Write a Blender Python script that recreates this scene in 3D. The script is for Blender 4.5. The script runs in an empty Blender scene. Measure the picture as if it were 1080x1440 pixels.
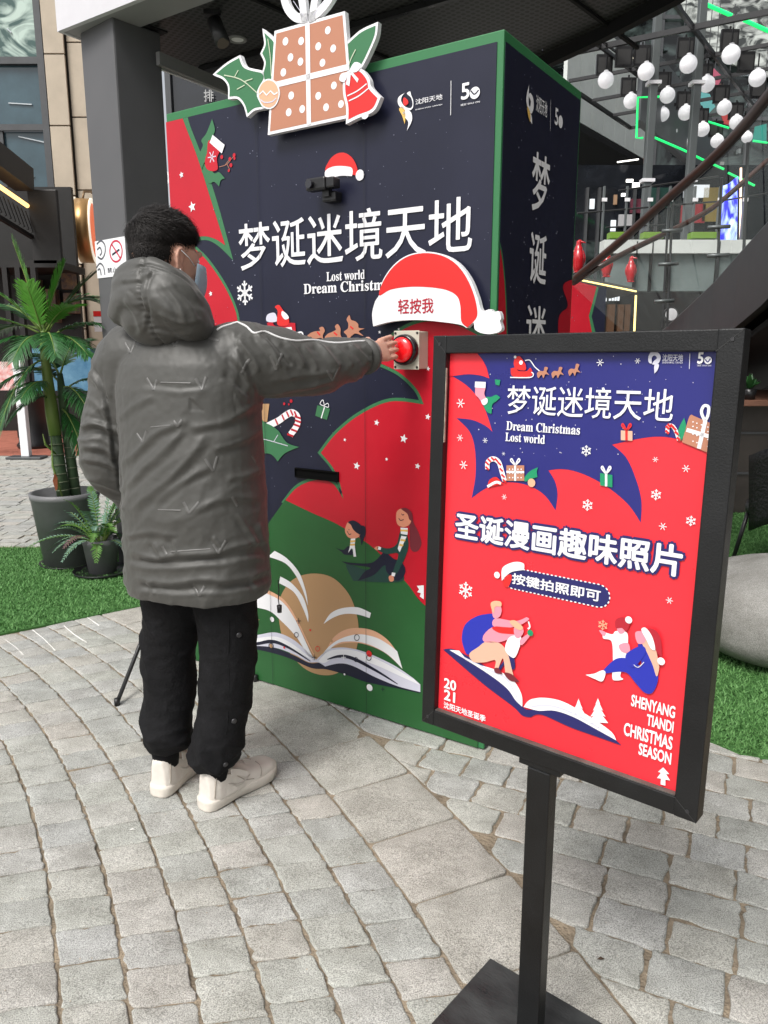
import bpy, bmesh, math, random
import numpy as np
from mathutils import Vector, Matrix, noise
from mathutils.geometry import tessellate_polygon
random.seed(7); rng = np.random.default_rng(7)
S = bpy.context.scene
COL = S.collection

# ------------------------------------------------------------------ camera
FPX, VPX, CH = 1072.0, 222.0, 1.4           # focal length and horizon offset in photo pixels, eye height in metres
PIT = math.atan(VPX / FPX); CP, SP = math.cos(PIT), math.sin(PIT)
cam = bpy.data.objects.new('camera', bpy.data.cameras.new('camera')); COL.objects.link(cam)
cam.data.sensor_fit = 'VERTICAL'; cam.data.sensor_height = 36; cam.data.lens = 36 * FPX / 1440
cam.location = (0, 0, CH); cam.rotation_euler = (math.pi / 2 - PIT, 0, 0)
cam.data.clip_start = .05; cam.data.clip_end = 400
S.camera = cam

# ------------------------------------------------------------------ world, sun, exposure
SUN_EL, SUN_ROT = math.radians(52), math.radians(215)
w = bpy.data.worlds.new('World'); S.world = w; w.use_nodes = True
nt = w.node_tree; nt.nodes.clear()
sky = nt.nodes.new('ShaderNodeTexSky'); sky.sky_type = 'NISHITA'; sky.sun_disc = False
sky.sun_elevation = SUN_EL; sky.sun_rotation = SUN_ROT; sky.air_density = 1.0; sky.dust_density = 4.0; sky.ozone_density = 1
hs = nt.nodes.new('ShaderNodeHueSaturation'); hs.inputs['Saturation'].default_value = .22
bg = nt.nodes.new('ShaderNodeBackground'); bg.inputs['Strength'].default_value = .105
wo = nt.nodes.new('ShaderNodeOutputWorld')
nt.links.new(sky.outputs[0], hs.inputs['Color']); nt.links.new(hs.outputs[0], bg.inputs['Color']); nt.links.new(bg.outputs[0], wo.inputs['Surface'])
sl = bpy.data.lights.new('overcast_sun', 'SUN'); sl.energy = 1.5; sl.angle = math.radians(22); sl.color = (1, .965, .92)
so = bpy.data.objects.new('overcast_sun', sl); COL.objects.link(so)
_d = Vector((math.sin(SUN_ROT) * math.cos(SUN_EL), math.cos(SUN_ROT) * math.cos(SUN_EL), math.sin(SUN_EL)))
so.rotation_euler = _d.to_track_quat('Z', 'Y').to_euler(); so.location = (0, 0, 8)
S.view_settings.view_transform = 'Standard'; S.view_settings.look = 'None'; S.view_settings.gamma = 1
S.view_settings.use_curve_mapping = False; S.view_settings.exposure = 0.77

# ------------------------------------------------------------------ survey helpers: where a line of sight from the surveyor's point meets a real plane
def ray(x, y):
    a = (x - 540) / FPX; b = (720 - y) / FPX
    return Vector((a, CP + b * SP, -SP + b * CP))
def G(x, y, z=0.0):
    v = ray(x, y); t = (z - CH) / v.z
    return Vector((v.x * t, v.y * t, z))
def AT(x, y, Y):
    v = ray(x, y); t = Y / v.y
    return Vector((v.x * t, Y, CH + v.z * t))

# ------------------------------------------------------------------ materials
MATS = {}
def srgb(r, g, b):
    f = lambda c: (c / 255 / 12.92) if c / 255 <= .04045 else ((c / 255 + .055) / 1.055) ** 2.4
    return (f(r), f(g), f(b))
def mat(name, col, rough=.6, spec=.5, metal=0, var=0, vscale=8, bump=0, bscale=60, emit=0, trans=0, alpha=1, coat=0, rvar=0, col2=None, sheen=0, ecol=None, stretch=None):
    if name in MATS: return MATS[name]
    m = bpy.data.materials.new(name); m.use_nodes = True; MATS[name] = m
    N = m.node_tree.nodes; L = m.node_tree.links; b = N['Principled BSDF']
    b.inputs['Base Color'].default_value = (*col, 1); b.inputs['Roughness'].default_value = rough
    b.inputs['Specular IOR Level'].default_value = spec; b.inputs['Metallic'].default_value = metal
    b.inputs['Coat Weight'].default_value = coat; b.inputs['Coat Roughness'].default_value = .15
    if sheen: b.inputs['Sheen Weight'].default_value = sheen
    if emit:
        b.inputs['Emission Color'].default_value = (*(ecol or col), 1); b.inputs['Emission Strength'].default_value = emit
    if trans: b.inputs['Transmission Weight'].default_value = trans
    if alpha < 1: b.inputs['Alpha'].default_value = alpha
    co = N.new('ShaderNodeTexCoord'); src = co.outputs['Object']
    if stretch:
        mp = N.new('ShaderNodeMapping'); mp.inputs['Scale'].default_value = stretch; L.new(src, mp.inputs['Vector']); src = mp.outputs[0]
    if var or rvar or col2:
        n = N.new('ShaderNodeTexNoise'); n.inputs['Scale'].default_value = vscale; n.inputs['Detail'].default_value = 6; n.inputs['Roughness'].default_value = .65
        L.new(src, n.inputs['Vector'])
        if var or col2:
            r = N.new('ShaderNodeValToRGB'); r.color_ramp.elements[0].position = .3; r.color_ramp.elements[1].position = .7
            c2 = col2 or tuple(min(1, c * (1 + var)) for c in col)
            c1 = col if col2 else tuple(c * (1 - var) for c in col)
            r.color_ramp.elements[0].color = (*c1, 1); r.color_ramp.elements[1].color = (*c2, 1)
            L.new(n.outputs['Fac'], r.inputs['Fac']); L.new(r.outputs[0], b.inputs['Base Color'])
        if rvar:
            mr = N.new('ShaderNodeMapRange'); mr.inputs['From Min'].default_value = .3; mr.inputs['From Max'].default_value = .7
            mr.inputs['To Min'].default_value = max(.02, rough - rvar); mr.inputs['To Max'].default_value = min(1, rough + rvar)
            L.new(n.outputs['Fac'], mr.inputs['Value']); L.new(mr.outputs[0], b.inputs['Roughness'])
    if bump:
        n2 = N.new('ShaderNodeTexNoise'); n2.inputs['Scale'].default_value = bscale; n2.inputs['Detail'].default_value = 4
        L.new(src, n2.inputs['Vector'])
        bp = N.new('ShaderNodeBump'); bp.inputs['Strength'].default_value = bump; bp.inputs['Distance'].default_value = .01
        L.new(n2.outputs['Fac'], bp.inputs['Height']); L.new(bp.outputs[0], b.inputs['Normal'])
    return m

# ------------------------------------------------------------------ objects
def tag(o, label=None, cat=None, group=None, kind=None):
    if label: o['label'] = label
    if cat: o['category'] = cat
    if group: o['group'] = group
    if kind: o['kind'] = kind
    return o
def empty(name, loc, rz=0.0, label=None, cat=None, group=None, M=None):
    o = bpy.data.objects.new(name, None); COL.objects.link(o); o.empty_display_size = .1
    if M is not None: o.matrix_world = M
    else: o.location = loc; o.rotation_euler = (0, 0, rz)
    return tag(o, label, cat, group)
def link(name, me, m, parent=None, smooth=False):
    o = bpy.data.objects.new(name, me); COL.objects.link(o)
    for mm in (m if isinstance(m, (list, tuple)) else [m]): me.materials.append(mm)
    if smooth: me.polygons.foreach_set('use_smooth', [True] * len(me.polygons))
    if parent: o.parent = parent
    return o
def mobj(name, V, F, m, parent=None, smooth=False):
    me = bpy.data.meshes.new(name); me.from_pydata([tuple(v) for v in V], [], F); me.update()
    return link(name, me, m, parent, smooth)
class MB:
    def __init__(s): s.v = []; s.f = []
    def add(s, V, F):
        k = len(s.v); s.v += [tuple(v) for v in V]; s.f += [tuple(i + k for i in f) for f in F]; return s
    def box(s, x0, x1, y0, y1, z0, z1, bev=0.0, M=None):
        if bev:
            bm = bmesh.new(); bmesh.ops.create_cube(bm, size=1)
            for v in bm.verts: v.co = Vector(((x0 + x1) / 2 + v.co.x * (x1 - x0), (y0 + y1) / 2 + v.co.y * (y1 - y0), (z0 + z1) / 2 + v.co.z * (z1 - z0)))
            bmesh.ops.bevel(bm, geom=bm.edges[:], offset=bev, segments=2, affect='EDGES', profile=.5)
            V = [v.co.copy() for v in bm.verts]; F = [[v.index for v in f.verts] for f in bm.faces]; bm.free()
        else:
            V = [Vector((x, y, z)) for z in (z0, z1) for y in (y0, y1) for x in (x0, x1)]
            F = [(0, 2, 3, 1), (4, 5, 7, 6), (0, 1, 5, 4), (2, 6, 7, 3), (0, 4, 6, 2), (1, 3, 7, 5)]
        if M: V = [M @ v for v in V]
        return s.add(V, F)
    def tube(s, P, r, n=8, cap=True):
        P = [Vector(p) for p in P]; R = r if isinstance(r, (list, tuple)) else [r] * len(P)
        up = Vector((0, 0, 1)); V = []; F = []; side = None
        for i, p in enumerate(P):
            t = (P[min(i + 1, len(P) - 1)] - P[max(i - 1, 0)]).normalized()
            if side is None:
                side = t.cross(up);  side = side if side.length > .1 else t.cross(Vector((0, 1, 0)))
            side = (side - t * side.dot(t)).normalized(); o = t.cross(side)
            for k in range(n):
                a = 2 * math.pi * k / n; V.append(p + (side * math.cos(a) + o * math.sin(a)) * R[i])
        for i in range(len(P) - 1):
            for k in range(n):
                F.append((i * n + k, i * n + (k + 1) % n, (i + 1) * n + (k + 1) % n, (i + 1) * n + k))
        if cap: F.append(tuple(range(n))[::-1]); F.append(tuple((len(P) - 1) * n + k for k in range(n)))
        return s.add(V, F)
    def lathe(s, prof, n=24, M=None, ring=False):
        V = []; F = []
        for r, z in prof:
            for k in range(n):
                a = 2 * math.pi * k / n; V.append(Vector((r * math.cos(a), r * math.sin(a), z)))
        for i in range(len(prof) - 1):
            for k in range(n): F.append((i * n + k, i * n + (k + 1) % n, (i + 1) * n + (k + 1) % n, (i + 1) * n + k))
        if ring:
            q = len(prof) - 1
            for k in range(n): F.append((q * n + k, q * n + (k + 1) % n, (k + 1) % n, k))
        else: F.append(tuple(range(n))[::-1]); F.append(tuple((len(prof) - 1) * n + k for k in range(n)))
        if M: V = [M @ v for v in V]
        return s.add(V, F)
    def quadbar(s, a, b, w, h):                    # straight bar with rectangular section
        a, b = Vector(a), Vector(b); t = (b - a).normalized(); sd = t.cross(Vector((0, 0, 1)))
        sd = sd.normalized() if sd.length > .05 else Vector((1, 0, 0)); u = sd.cross(t)
        V = [p + sd * (i * w / 2) + u * (j * h / 2) for p in (a, b) for i, j in ((-1, -1), (1, -1), (1, 1), (-1, 1))]
        return s.add(V, [(0, 1, 5, 4), (1, 2, 6, 5), (2, 3, 7, 6), (3, 0, 4, 7), (3, 2, 1, 0), (4, 5, 6, 7)])
    def build(s, name, m, parent=None, smooth=False):
        return mobj(name, s.v, s.f, m, parent, smooth)
def prism(poly, h0, h1):                            # poly in x,y ; extruded in z
    n = len(poly); V = [(x, y, h0) for x, y in poly] + [(x, y, h1) for x, y in poly]
    T = tessellate_polygon([[Vector((x, y, 0)) for x, y in poly]])
    return V, [tuple(t)[::-1] for t in T] + [tuple(i + n for i in t) for t in T] + [(i, (i + 1) % n, n + (i + 1) % n, n + i) for i in range(n)]
def copy_tree(o, parent=None):
    c = o.copy(); COL.objects.link(c); c.parent = parent
    for ch in list(o.children): copy_tree(ch, c)
    return c

# ------------------------------------------------------------------ flat print on a face: outlines in the plane of the face
def spline(pts, closed=True, n=6):
    """points (x,y) are smooth, (x,y,1) are corners"""
    N = len(pts); out = []
    rngi = range(N if closed else N - 1)
    for i in rngi:
        p1, p2 = pts[i], pts[(i + 1) % N]
        p0 = pts[(i - 1) % N] if (closed or i > 0) else p1
        p3 = pts[(i + 2) % N] if (closed or i + 2 < N) else p2
        if len(p1) > 2: p0 = p1
        if len(p2) > 2: p3 = p2
        if len(p1) > 2 and len(p2) > 2: out.append(p1[:2]); continue
        for k in range(n):
            t = k / n; q = []
            for c in (0, 1):
                a, b, c_, d = p0[c], p1[c], p2[c], p3[c]
                q.append(.5 * (2 * b + (c_ - a) * t + (2 * a - 5 * b + 4 * c_ - d) * t * t + (3 * b - a - 3 * c_ + d) * t ** 3))
            out.append(tuple(q))
    if not closed: out.append(pts[-1][:2])
    return out
class Face:
    """a face of a thing. local x = right along the face, local z = up, local -y = out of it"""
    def __init__(s, root, off=0.0, zoom=None):
        bpy.context.view_layer.update(); s.root = root; s.M = root.matrix_world.copy(); s.Mi = s.M.inverted(); s.off = off
        s.zm = (lambda x, y: (x, y))
    def z(s, ox, oy, k): s.zm = lambda x, y: (ox + x / k, oy + y / k); return s
    def uv(s, x, y, off=None):
        off = s.off if off is None else off
        x, y = s.zm(x, y); v = s.Mi.to_3x3() @ ray(x, y); o = s.Mi @ Vector((0, 0, CH))
        t = (-off - o.y) / v.y; p = o + v * t
        return (p.x, p.z)
    def sheet(s, name, loops, m, L=1, parent=None, thick=0, off=None):
        """loops of (u,v): a flat printed shape at layer L, or a cut-out board when thick"""
        off = s.off if off is None else off
        y = -(off + L * .0006)
        V = []; F = []
        for lp in loops:
            n = len(lp); T = tessellate_polygon([[Vector((a, b, 0)) for a, b in lp]]); k = len(V)
            V += [(a, y, b) for a, b in lp]
            ar = sum(lp[i][0] * lp[(i + 1) % n][1] - lp[(i + 1) % n][0] * lp[i][1] for i in range(n))
            for t in T:
                A, B, C = [lp[i] for i in t]; cr = (B[0] - A[0]) * (C[1] - A[1]) - (B[1] - A[1]) * (C[0] - A[0])
                t = tuple(t) if cr > 0 else tuple(t)[::-1]
                F.append(tuple(i + k for i in t))
            if thick:
                V += [(a, y + thick, b) for a, b in lp]
                for t in [f for f in F if all(k <= i < k + n for i in f)][:len(T)]: F.append(tuple(i + n for i in t)[::-1])
                for i in range(n):
                    q = (k + i, k + i + n, k + (i + 1) % n + n, k + (i + 1) % n)
                    F.append(q if ar > 0 else q[::-1])
        return mobj(name, V, F, m, parent or s.root)
    def art(s, name, pts, m, L=1, parent=None, thick=0, n=6, off=None):
        lp = [s.uv(*p[:2], off=off) + tuple(p[2:]) for p in pts]
        return s.sheet(name, [spline(lp, True, n)], m, L, parent, thick, off)
    def arts(s, name, many, m, L=1, parent=None, n=4):
        for pts in many: r = s.sheet(name, [spline([s.uv(*p[:2]) + tuple(p[2:]) for p in pts], True, n)], m, L, parent)
        return r
    def ribbon(s, pts, w, closed=False, smooth=True):
        """loops for a stroke of width w (metres) along pixel points"""
        lp = [s.uv(*p[:2]) + tuple(p[2:]) for p in pts]
        lp = spline(lp, closed, 6) if smooth else [p[:2] for p in lp]
        if closed: lp = lp + [lp[0]]
        Ls = []; R = []; n = len(lp); ww = w if callable(w) else (lambda t: w)
        for i, p in enumerate(lp):
            a = lp[max(i - 1, 0)]; b = lp[min(i + 1, n - 1)]; dx, dy = b[0] - a[0], b[1] - a[1]; l = math.hypot(dx, dy) or 1
            h = ww(i / (n - 1)) / 2; Ls.append((p[0] - dy / l * h, p[1] + dx / l * h)); R.append((p[0] + dy / l * h, p[1] - dx / l * h))
        return [[Ls[i], R[i], R[i + 1], Ls[i + 1]] for i in range(n - 1)]
    def stroke(s, name, many, w, m, L=1, parent=None, closed=False, smooth=True):
        r = None
        for pts in many:
            q = s.ribbon(pts, w, closed, smooth); y = -(s.off + L * .0006); V = []; F = []
            for a, b, c, d in q:
                if not V: V += [(a[0], y, a[1]), (b[0], y, b[1])]
                V += [(d[0], y, d[1]), (c[0], y, c[1])]; k = len(V); F.append((k - 4, k - 3, k - 1, k - 2))
            r = mobj(name, V, F, m, parent or s.root)
        return r
    def dots(s, name, many, m, L=1, parent=None, n=12):
        """(x, y, r in pixels)"""
        lo = []
        for x, y, r in many:
            u, v = s.uv(x, y); u1, v1 = s.uv(x + r, y); rr = math.hypot(u1 - u, v1 - v)
            lo.append([(u + rr * math.cos(6.2832 * k / n), v + rr * math.sin(6.2832 * k / n)) for k in range(n)])
        if len(lo) > 20: return tag(s.sheet(name, lo, m, L, parent), kind='stuff')
        for l in lo: r = s.sheet(name, [l], m, L, parent)
        return r
    def star(s, name, x, y, r, m, L=1, parent=None, rot=0):
        u, v = s.uv(x, y); u1, v1 = s.uv(x, y + r); rr = math.hypot(u1 - u, v1 - v)
        lp = [(u + rr * (1 if k % 2 == 0 else .45) * math.sin(rot + math.pi * k / 5), v + rr * (1 if k % 2 == 0 else .45) * math.cos(rot + math.pi * k / 5)) for k in range(10)]
        return s.sheet(name, [lp], m, L, parent)
    def flake(s, name, x, y, r, m, L=1, parent=None, fancy=False):
        u, v = s.uv(x, y); u1, v1 = s.uv(x, y + r); R = math.hypot(u1 - u, v1 - v); lo = []
        def bar(a, r0, r1, w, base=(0, 0)):
            c, q = math.cos(a), math.sin(a)
            lo.append([(u + base[0] + c * t - q * h, v + base[1] + q * t + c * h) for t, h in ((r0, -w), (r1, -w), (r1, w), (r0, w))])
        for k in range(6):
            a = math.pi / 6 + k * math.pi / 3 + (math.pi / 6 if not fancy else math.pi/3)
            bar(a, R * .12, R, R * .09)
            if fancy:
                b = (R * .55 * math.cos(a), R * .55 * math.sin(a))
                for sg in (-1, 1): bar(a + sg * .9, 0, R * .36, R * .07, b)
        if fancy: lo.append([(u + R * .3 * math.cos(k * math.pi / 3), v + R * .3 * math.sin(k * math.pi / 3)) for k in range(6)])
        return s.sheet(name, lo, m, L, parent)
    def text(s, txt, p0, p1, m, L=1, parent=None, bold=0.0, name='lettering', skew=0, vertical=False, off=None):
        """fit the letters into the box whose lower left corner is seen at p0 and upper right at p1"""
        u0, v0 = s.uv(*p0, off=off); u1, v1 = s.uv(*p1, off=off)
        return s.textuv(txt, u0, v0, u1, v1, m, L, parent, bold, name, off)
    def textuv(s, txt, u0, v0, u1, v1, m, L=1, parent=None, bold=0.0, name='lettering', off=None, fit=0.0):
        c = bpy.data.curves.new('t', 'FONT'); c.body = txt; c.size = 1; c.resolution_u = 3
        c.fill_mode = 'FRONT'
        o = bpy.data.objects.new('t', c); COL.objects.link(o)
        bpy.context.view_layer.update()
        me = bpy.data.meshes.new_from_object(o.evaluated_get(bpy.context.evaluated_depsgraph_get()))
        bpy.data.objects.remove(o); bpy.data.curves.remove(c)
        n = len(me.vertices); co = np.empty(n * 3); me.vertices.foreach_get('co', co); co = co.reshape(-1, 3)
        polys = [tuple(p.vertices) for p in me.polygons]; bpy.data.meshes.remove(me)
        a0, b0 = co[:, 0].min(), co[:, 1].min(); a1, b1 = co[:, 0].max(), co[:, 1].max()
        of = s.off if off is None else off
        ku, kv = (u1 - u0) / (a1 - a0 + 2 * bold), (v1 - v0) / (b1 - b0 + 2 * bold); V = []; F = []
        dirs = [(0, 0)] if not (bold or fit) else [(math.cos(i * math.pi / 4), math.sin(i * math.pi / 4)) for i in range(8)]
        for i, (dx, dy) in enumerate(dirs):
            out = np.empty_like(co); out[:, 0] = u0 + (co[:, 0] - a0 + bold * (1 + dx)) * ku + fit * dx
            out[:, 2] = v0 + (co[:, 1] - b0 + bold * (1 + dy)) * kv + fit * dy; out[:, 1] = -(of + L * .0006 + i * .00004)
            k = len(V); V += out.tolist(); F += [tuple(q + k for q in p) for p in polys]
        return mobj(name, V, F, m, parent or s.root)
# ------------------------------------------------------------------ ground
def stone_mat(name, base, joint=False, speck=1.0, dark=.5):
    m = bpy.data.materials.new(name); m.use_nodes = True; N = m.node_tree.nodes; L = m.node_tree.links; b = N['Principled BSDF']
    co = N.new('ShaderNodeTexCoord')
    at = N.new('ShaderNodeAttribute'); at.attribute_name = 'rnd'
    n1 = N.new('ShaderNodeTexNoise'); n1.inputs['Scale'].default_value = 330; n1.inputs['Detail'].default_value = 3; n1.inputs['Roughness'].default_value = .7
    n2 = N.new('ShaderNodeTexNoise'); n2.inputs['Scale'].default_value = 9; n2.inputs['Detail'].default_value = 6; n2.inputs['Roughness'].default_value = .65
    v = N.new('ShaderNodeTexVoronoi'); v.inputs['Scale'].default_value = 420
    for n in (n1, n2, v): L.new(co.outputs['Object'], n.inputs['Vector'])
    r1 = N.new('ShaderNodeValToRGB'); e = r1.color_ramp.elements
    e[0].position = .36; e[0].color = (*[c * dark for c in base], 1); e[1].position = .62; e[1].color = (*[min(1, c * 1.38) for c in base], 1)
    L.new(n1.outputs['Fac'], r1.inputs['Fac'])
    r2 = N.new('ShaderNodeValToRGB'); e = r2.color_ramp.elements
    e[0].position = .3; e[0].color = (.74, .735, .72, 1); e[1].position = .66; e[1].color = (1.12, 1.12, 1.13, 1); L.new(n2.outputs['Fac'], r2.inputs['Fac'])
    mx = N.new('ShaderNodeMix'); mx.data_type = 'RGBA'; mx.blend_type = 'MULTIPLY'; mx.inputs['Factor'].default_value = 1
    L.new(r1.outputs[0], mx.inputs['A']); L.new(r2.outputs[0], mx.inputs['B'])
    r3 = N.new('ShaderNodeValToRGB'); cr = r3.color_ramp; cr.elements[0].color = (.88, .90, .91, 1); cr.elements[1].color = (1.08, 1.06, 1.03, 1)
    q = cr.elements.new(.35); q.color = (1.0, 1.015, .985, 1); q = cr.elements.new(.6); q.color = (1.04, .995, .965, 1); q = cr.elements.new(.8); q.color = (.95, .965, .99, 1)
    L.new(at.outputs['Fac'], r3.inputs['Fac'])
    m2 = N.new('ShaderNodeMix'); m2.data_type = 'RGBA'; m2.blend_type = 'MULTIPLY'; m2.inputs['Factor'].default_value = 1
    L.new(mx.outputs['Result'], m2.inputs['A']); L.new(r3.outputs[0], m2.inputs['B'])
    L.new(m2.outputs['Result'], b.inputs['Base Color']); b.inputs['Roughness'].default_value = .75; b.inputs['Specular IOR Level'].default_value = .35
    ad = N.new('ShaderNodeMath'); ad.operation = 'ADD'; L.new(n1.outputs['Fac'], ad.inputs[0])
    n3 = N.new('ShaderNodeTexNoise'); n3.inputs['Scale'].default_value = 45; n3.inputs['Detail'].default_value = 5; L.new(co.outputs['Object'], n3.inputs['Vector'])
    ml = N.new('ShaderNodeMath'); ml.operation = 'MULTIPLY'; ml.inputs[1].default_value = 1.8; L.new(n3.outputs['Fac'], ml.inputs[0]); L.new(ml.outputs[0], ad.inputs[1])
    bp = N.new('ShaderNodeBump'); bp.inputs['Strength'].default_value = .55 * speck; bp.inputs['Distance'].default_value = .004
    L.new(ad.outputs[0], bp.inputs['Height']); L.new(bp.outputs[0], b.inputs['Normal'])
    return m
M_set = stone_mat('granite_sett', (.425, .423, .395))
M_slab = stone_mat('granite_slab', (.43, .425, .395), speck=1.2, dark=.45)
M_mort = mat('mortar_sand', (.15, .125, .095), .95, .1, var=.45, vscale=11, bump=.9, bscale=120, col2=(.38, .31, .225))
def ground_sheet(name, pts, z, m):
    return tag(mobj(name, [(x, y, z) for x, y in pts], [tuple(range(len(pts)))], m), kind='structure')
# joint bed under the stones, reaches the horizon
V = []; F = []; nx, ny = 90, 110
for j in range(ny + 1):
    for i in range(nx + 1):
        x = -3.2 + 6.4 * i / nx; y = .4 + 7.2 * j / ny
        V.append((x, y, -.0058 + .0022 * noise.noise(Vector((x * 9, y * 9, 3))) + .0013 * noise.noise(Vector((x * 40, y * 40, 1)))))
for j in range(ny):
    for i in range(nx):
        a = j * (nx + 1) + i; F.append((a, a + 1, a + nx + 2, a + nx + 1))
bed = tag(mobj('joint_bed', V, F, M_mort, None, True), kind='structure')
M_far = mat('far_paving', (.33, .325, .305), .8, .3, var=.22, vscale=2.5, bump=.3, bscale=20)
ground_sheet('ground', [(-90, -40), (90, -40), (90, 160), (-90, 160)], -.035, M_far)

CEN = (-6.0, -.94); R_IN, R_OUT = 6.635, 6.935
def pol(r, a): return (CEN[0] + r * math.cos(a), CEN[1] + r * math.sin(a))
stones = []            # (distance, outline, height, kind)
def jitter_outline(pts, amp, sub):
    out = []; n = len(pts)
    for i in range(n):
        a, b = pts[i], pts[(i + 1) % n]; k = sub
        for j in range(k):
            t = j / k
            if j == 0: q = random.uniform(.05, .09); t = 0
            x = a[0] + (b[0] - a[0]) * t; y = a[1] + (b[1] - a[1]) * t
            jx, jy = random.gauss(0, amp), random.gauss(0, amp)
            out.append((x + jx, y + jy))
    # soften the corners
    m = len(out); res = []
    for i in range(m):
        p = out[i]
        if i % sub == 0:
            a, b = out[i - 1], out[(i + 1) % m]
            res.append((p[0] * .80 + a[0] * .20, p[1] * .80 + a[1] * .20)); res.append((p[0] * .80 + b[0] * .20, p[1] * .80 + b[1] * .20))
        else: res.append(p)
    return res
def clipband(pts, lo=None, hi=None):
    out = []
    for x, y in pts:
        dx, dy = x - CEN[0], y - CEN[1]; r = math.hypot(dx, dy); a = math.atan2(dy, dx)
        if lo and r < lo: out.append(pol(lo + random.uniform(0, .002), a))
        elif hi and r > hi: out.append(pol(hi - random.uniform(0, .002), a))
        else: out.append((x, y))
    return out
def area(p): return abs(sum(p[i][0] * p[(i + 1) % len(p)][1] - p[(i + 1) % len(p)][0] * p[i][1] for i in range(len(p)))) / 2
def vis(x, y):
    if y < 1.15: return False
    zc = y * CP + CH * SP; px = 540 + FPX * x / zc; yc = y * SP - CH * CP; py = 720 - FPX * yc / zc
    return -80 < px < 1160 and py < 1530
# left field: arcs round one centre, straight-through long joints
dr = .1405
k = 0; r = R_IN - .004
while r > 2.2:
    r0, r1 = r - dr + .0055, r - .0020
    da = .124 / (r - dr / 2); off = random.random() * da; a = -.1 + off
    while a < 1.9:
        L_ = da * random.uniform(.88, 1.14); skew = -.016 / (r)
        g = .0016 / r * random.uniform(.3, 2.2)
        q = [pol(r0, a + g - skew), pol(r1, a + g + skew), pol(r1, a + L_ - g + skew), pol(r0, a + L_ - g - skew)]
        cx = sum(p[0] for p in q) / 4; cy = sum(p[1] for p in q) / 4
        # skew the course: radial joints lean
        if vis(cx, cy) and cy < 8: stones.append((math.hypot(cx, cy), cx, cy, jitter_outline(q, .0021, 6), 's'))
        a += L_
    r -= dr
# slab band
a = -.1
while a < .95:
    da = .292 / 6.78 * random.uniform(.97, 1.03)
    q = [pol(R_IN + .004, a + .0006), pol(R_OUT - .004, a + .0006), pol(R_OUT - .004, a + da - .0006), pol(R_IN + .004, a + da - .0006)]
    cx = sum(p[0] for p in q) / 4; cy = sum(p[1] for p in q) / 4
    if vis(cx, cy): stones.append((math.hypot(cx, cy), cx, cy, jitter_outline(q, .0012, 6), 'b'))
    a += da
# right field: running bond
t = Vector((.905, -.425)).normalized(); nn = Vector((.425, .905)).normalized()
o = Vector((.461, 1.815))
for row in range(-14, 45):
    s = -2.2 + (row % 2) * .085 + random.uniform(-.02, .02); base = o + nn * (row * .1335)
    while s < 4.5:
        l = random.uniform(.150, .184); g = random.uniform(.003, .0055)
        c = [base + t * (s + g) + nn * .003, base + t * (s + l - g) + nn * .003, base + t * (s + l - g) + nn * (.1335 - .0035), base + t * (s + g) + nn * (.1335 - .0035)]
        q = [(p.x, p.y) for p in c]; cx = sum(p[0] for p in q) / 4; cy = sum(p[1] for p in q) / 4
        rr = [math.hypot(p[0] - CEN[0], p[1] - CEN[1]) for p in q]
        if max(rr) > R_OUT + .03 and vis(cx, cy) and cy < 4.2:
            qq = clipband(jitter_outline(q, .0027, 6), lo=R_OUT + .004)
            if area(qq) > .003: stones.append((math.hypot(cx, cy), cx, cy, qq, 'r'))
        s += l
# far field beyond the turf on the left
stones.sort(key=lambda s: s[0])
def stone_geo(out, h, seed):
    n = len(out); cx = sum(p[0] for p in out) / n; cy = sum(p[1] for p in out) / n
    tx, ty = random.gauss(0, .012), random.gauss(0, .012)
    V = [(x, y, -.03) for x, y in out]
    def ring(f, z): return [(x + (cx - x) * f, y + (cy - y) * f, z + (x - cx) * tx + (y - cy) * ty + random.gauss(0, .0005)) for x, y in out]
    s = .004 / max(.04, math.sqrt(area(out)) / 2)
    V += ring(0, h - .005) + ring(s * .35, h - .0007) + ring(s * 1.2, h) + [(cx, cy, h + .0006)]
    F = []
    for k in range(3):
        for i in range(n): F.append((k * n + i, k * n + (i + 1) % n, (k + 1) * n + (i + 1) % n, (k + 1) * n + i))
    for i in range(n): F.append((3 * n + i, 3 * n + (i + 1) % n, 4 * n))
    return V, F
pave = tag(empty('cobbled_pavement', (0, 0, 0)), 'grey granite setts and a diagonal band of larger slabs', None, kind='structure')
pave['kind'] = 'structure'
M_chalk = mat('white_filler', (.7, .69, .66), .9, .2)
for pts in (((8, 900), (22, 910), (33, 921)), ((46, 886), (60, 897), (78, 915)), ((90, 880), (104, 892), (122, 904)), ((121, 867), (140, 880))):
    q = [G(x, y) + Vector((0, 0, .0005)) for x, y in pts]
    MB().tube(q, [random.uniform(.0012, .0034) for _ in q], 6).build('white_joint_filler', M_chalk, pave)
def set_rnd(me, vals):
    at = me.attributes.new('rnd', 'FLOAT', 'POINT'); at.data.foreach_set('value', vals)
nobj = 0; restS = MB(); restR = []
TURF_L = [(-1.955, 3.673), (-1.402, 4.094)]
def in_turf_left(x, y): return y > 3.673 + (x + 1.955) * .761 + .04 and y < 5.44 and x < -.9
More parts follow.
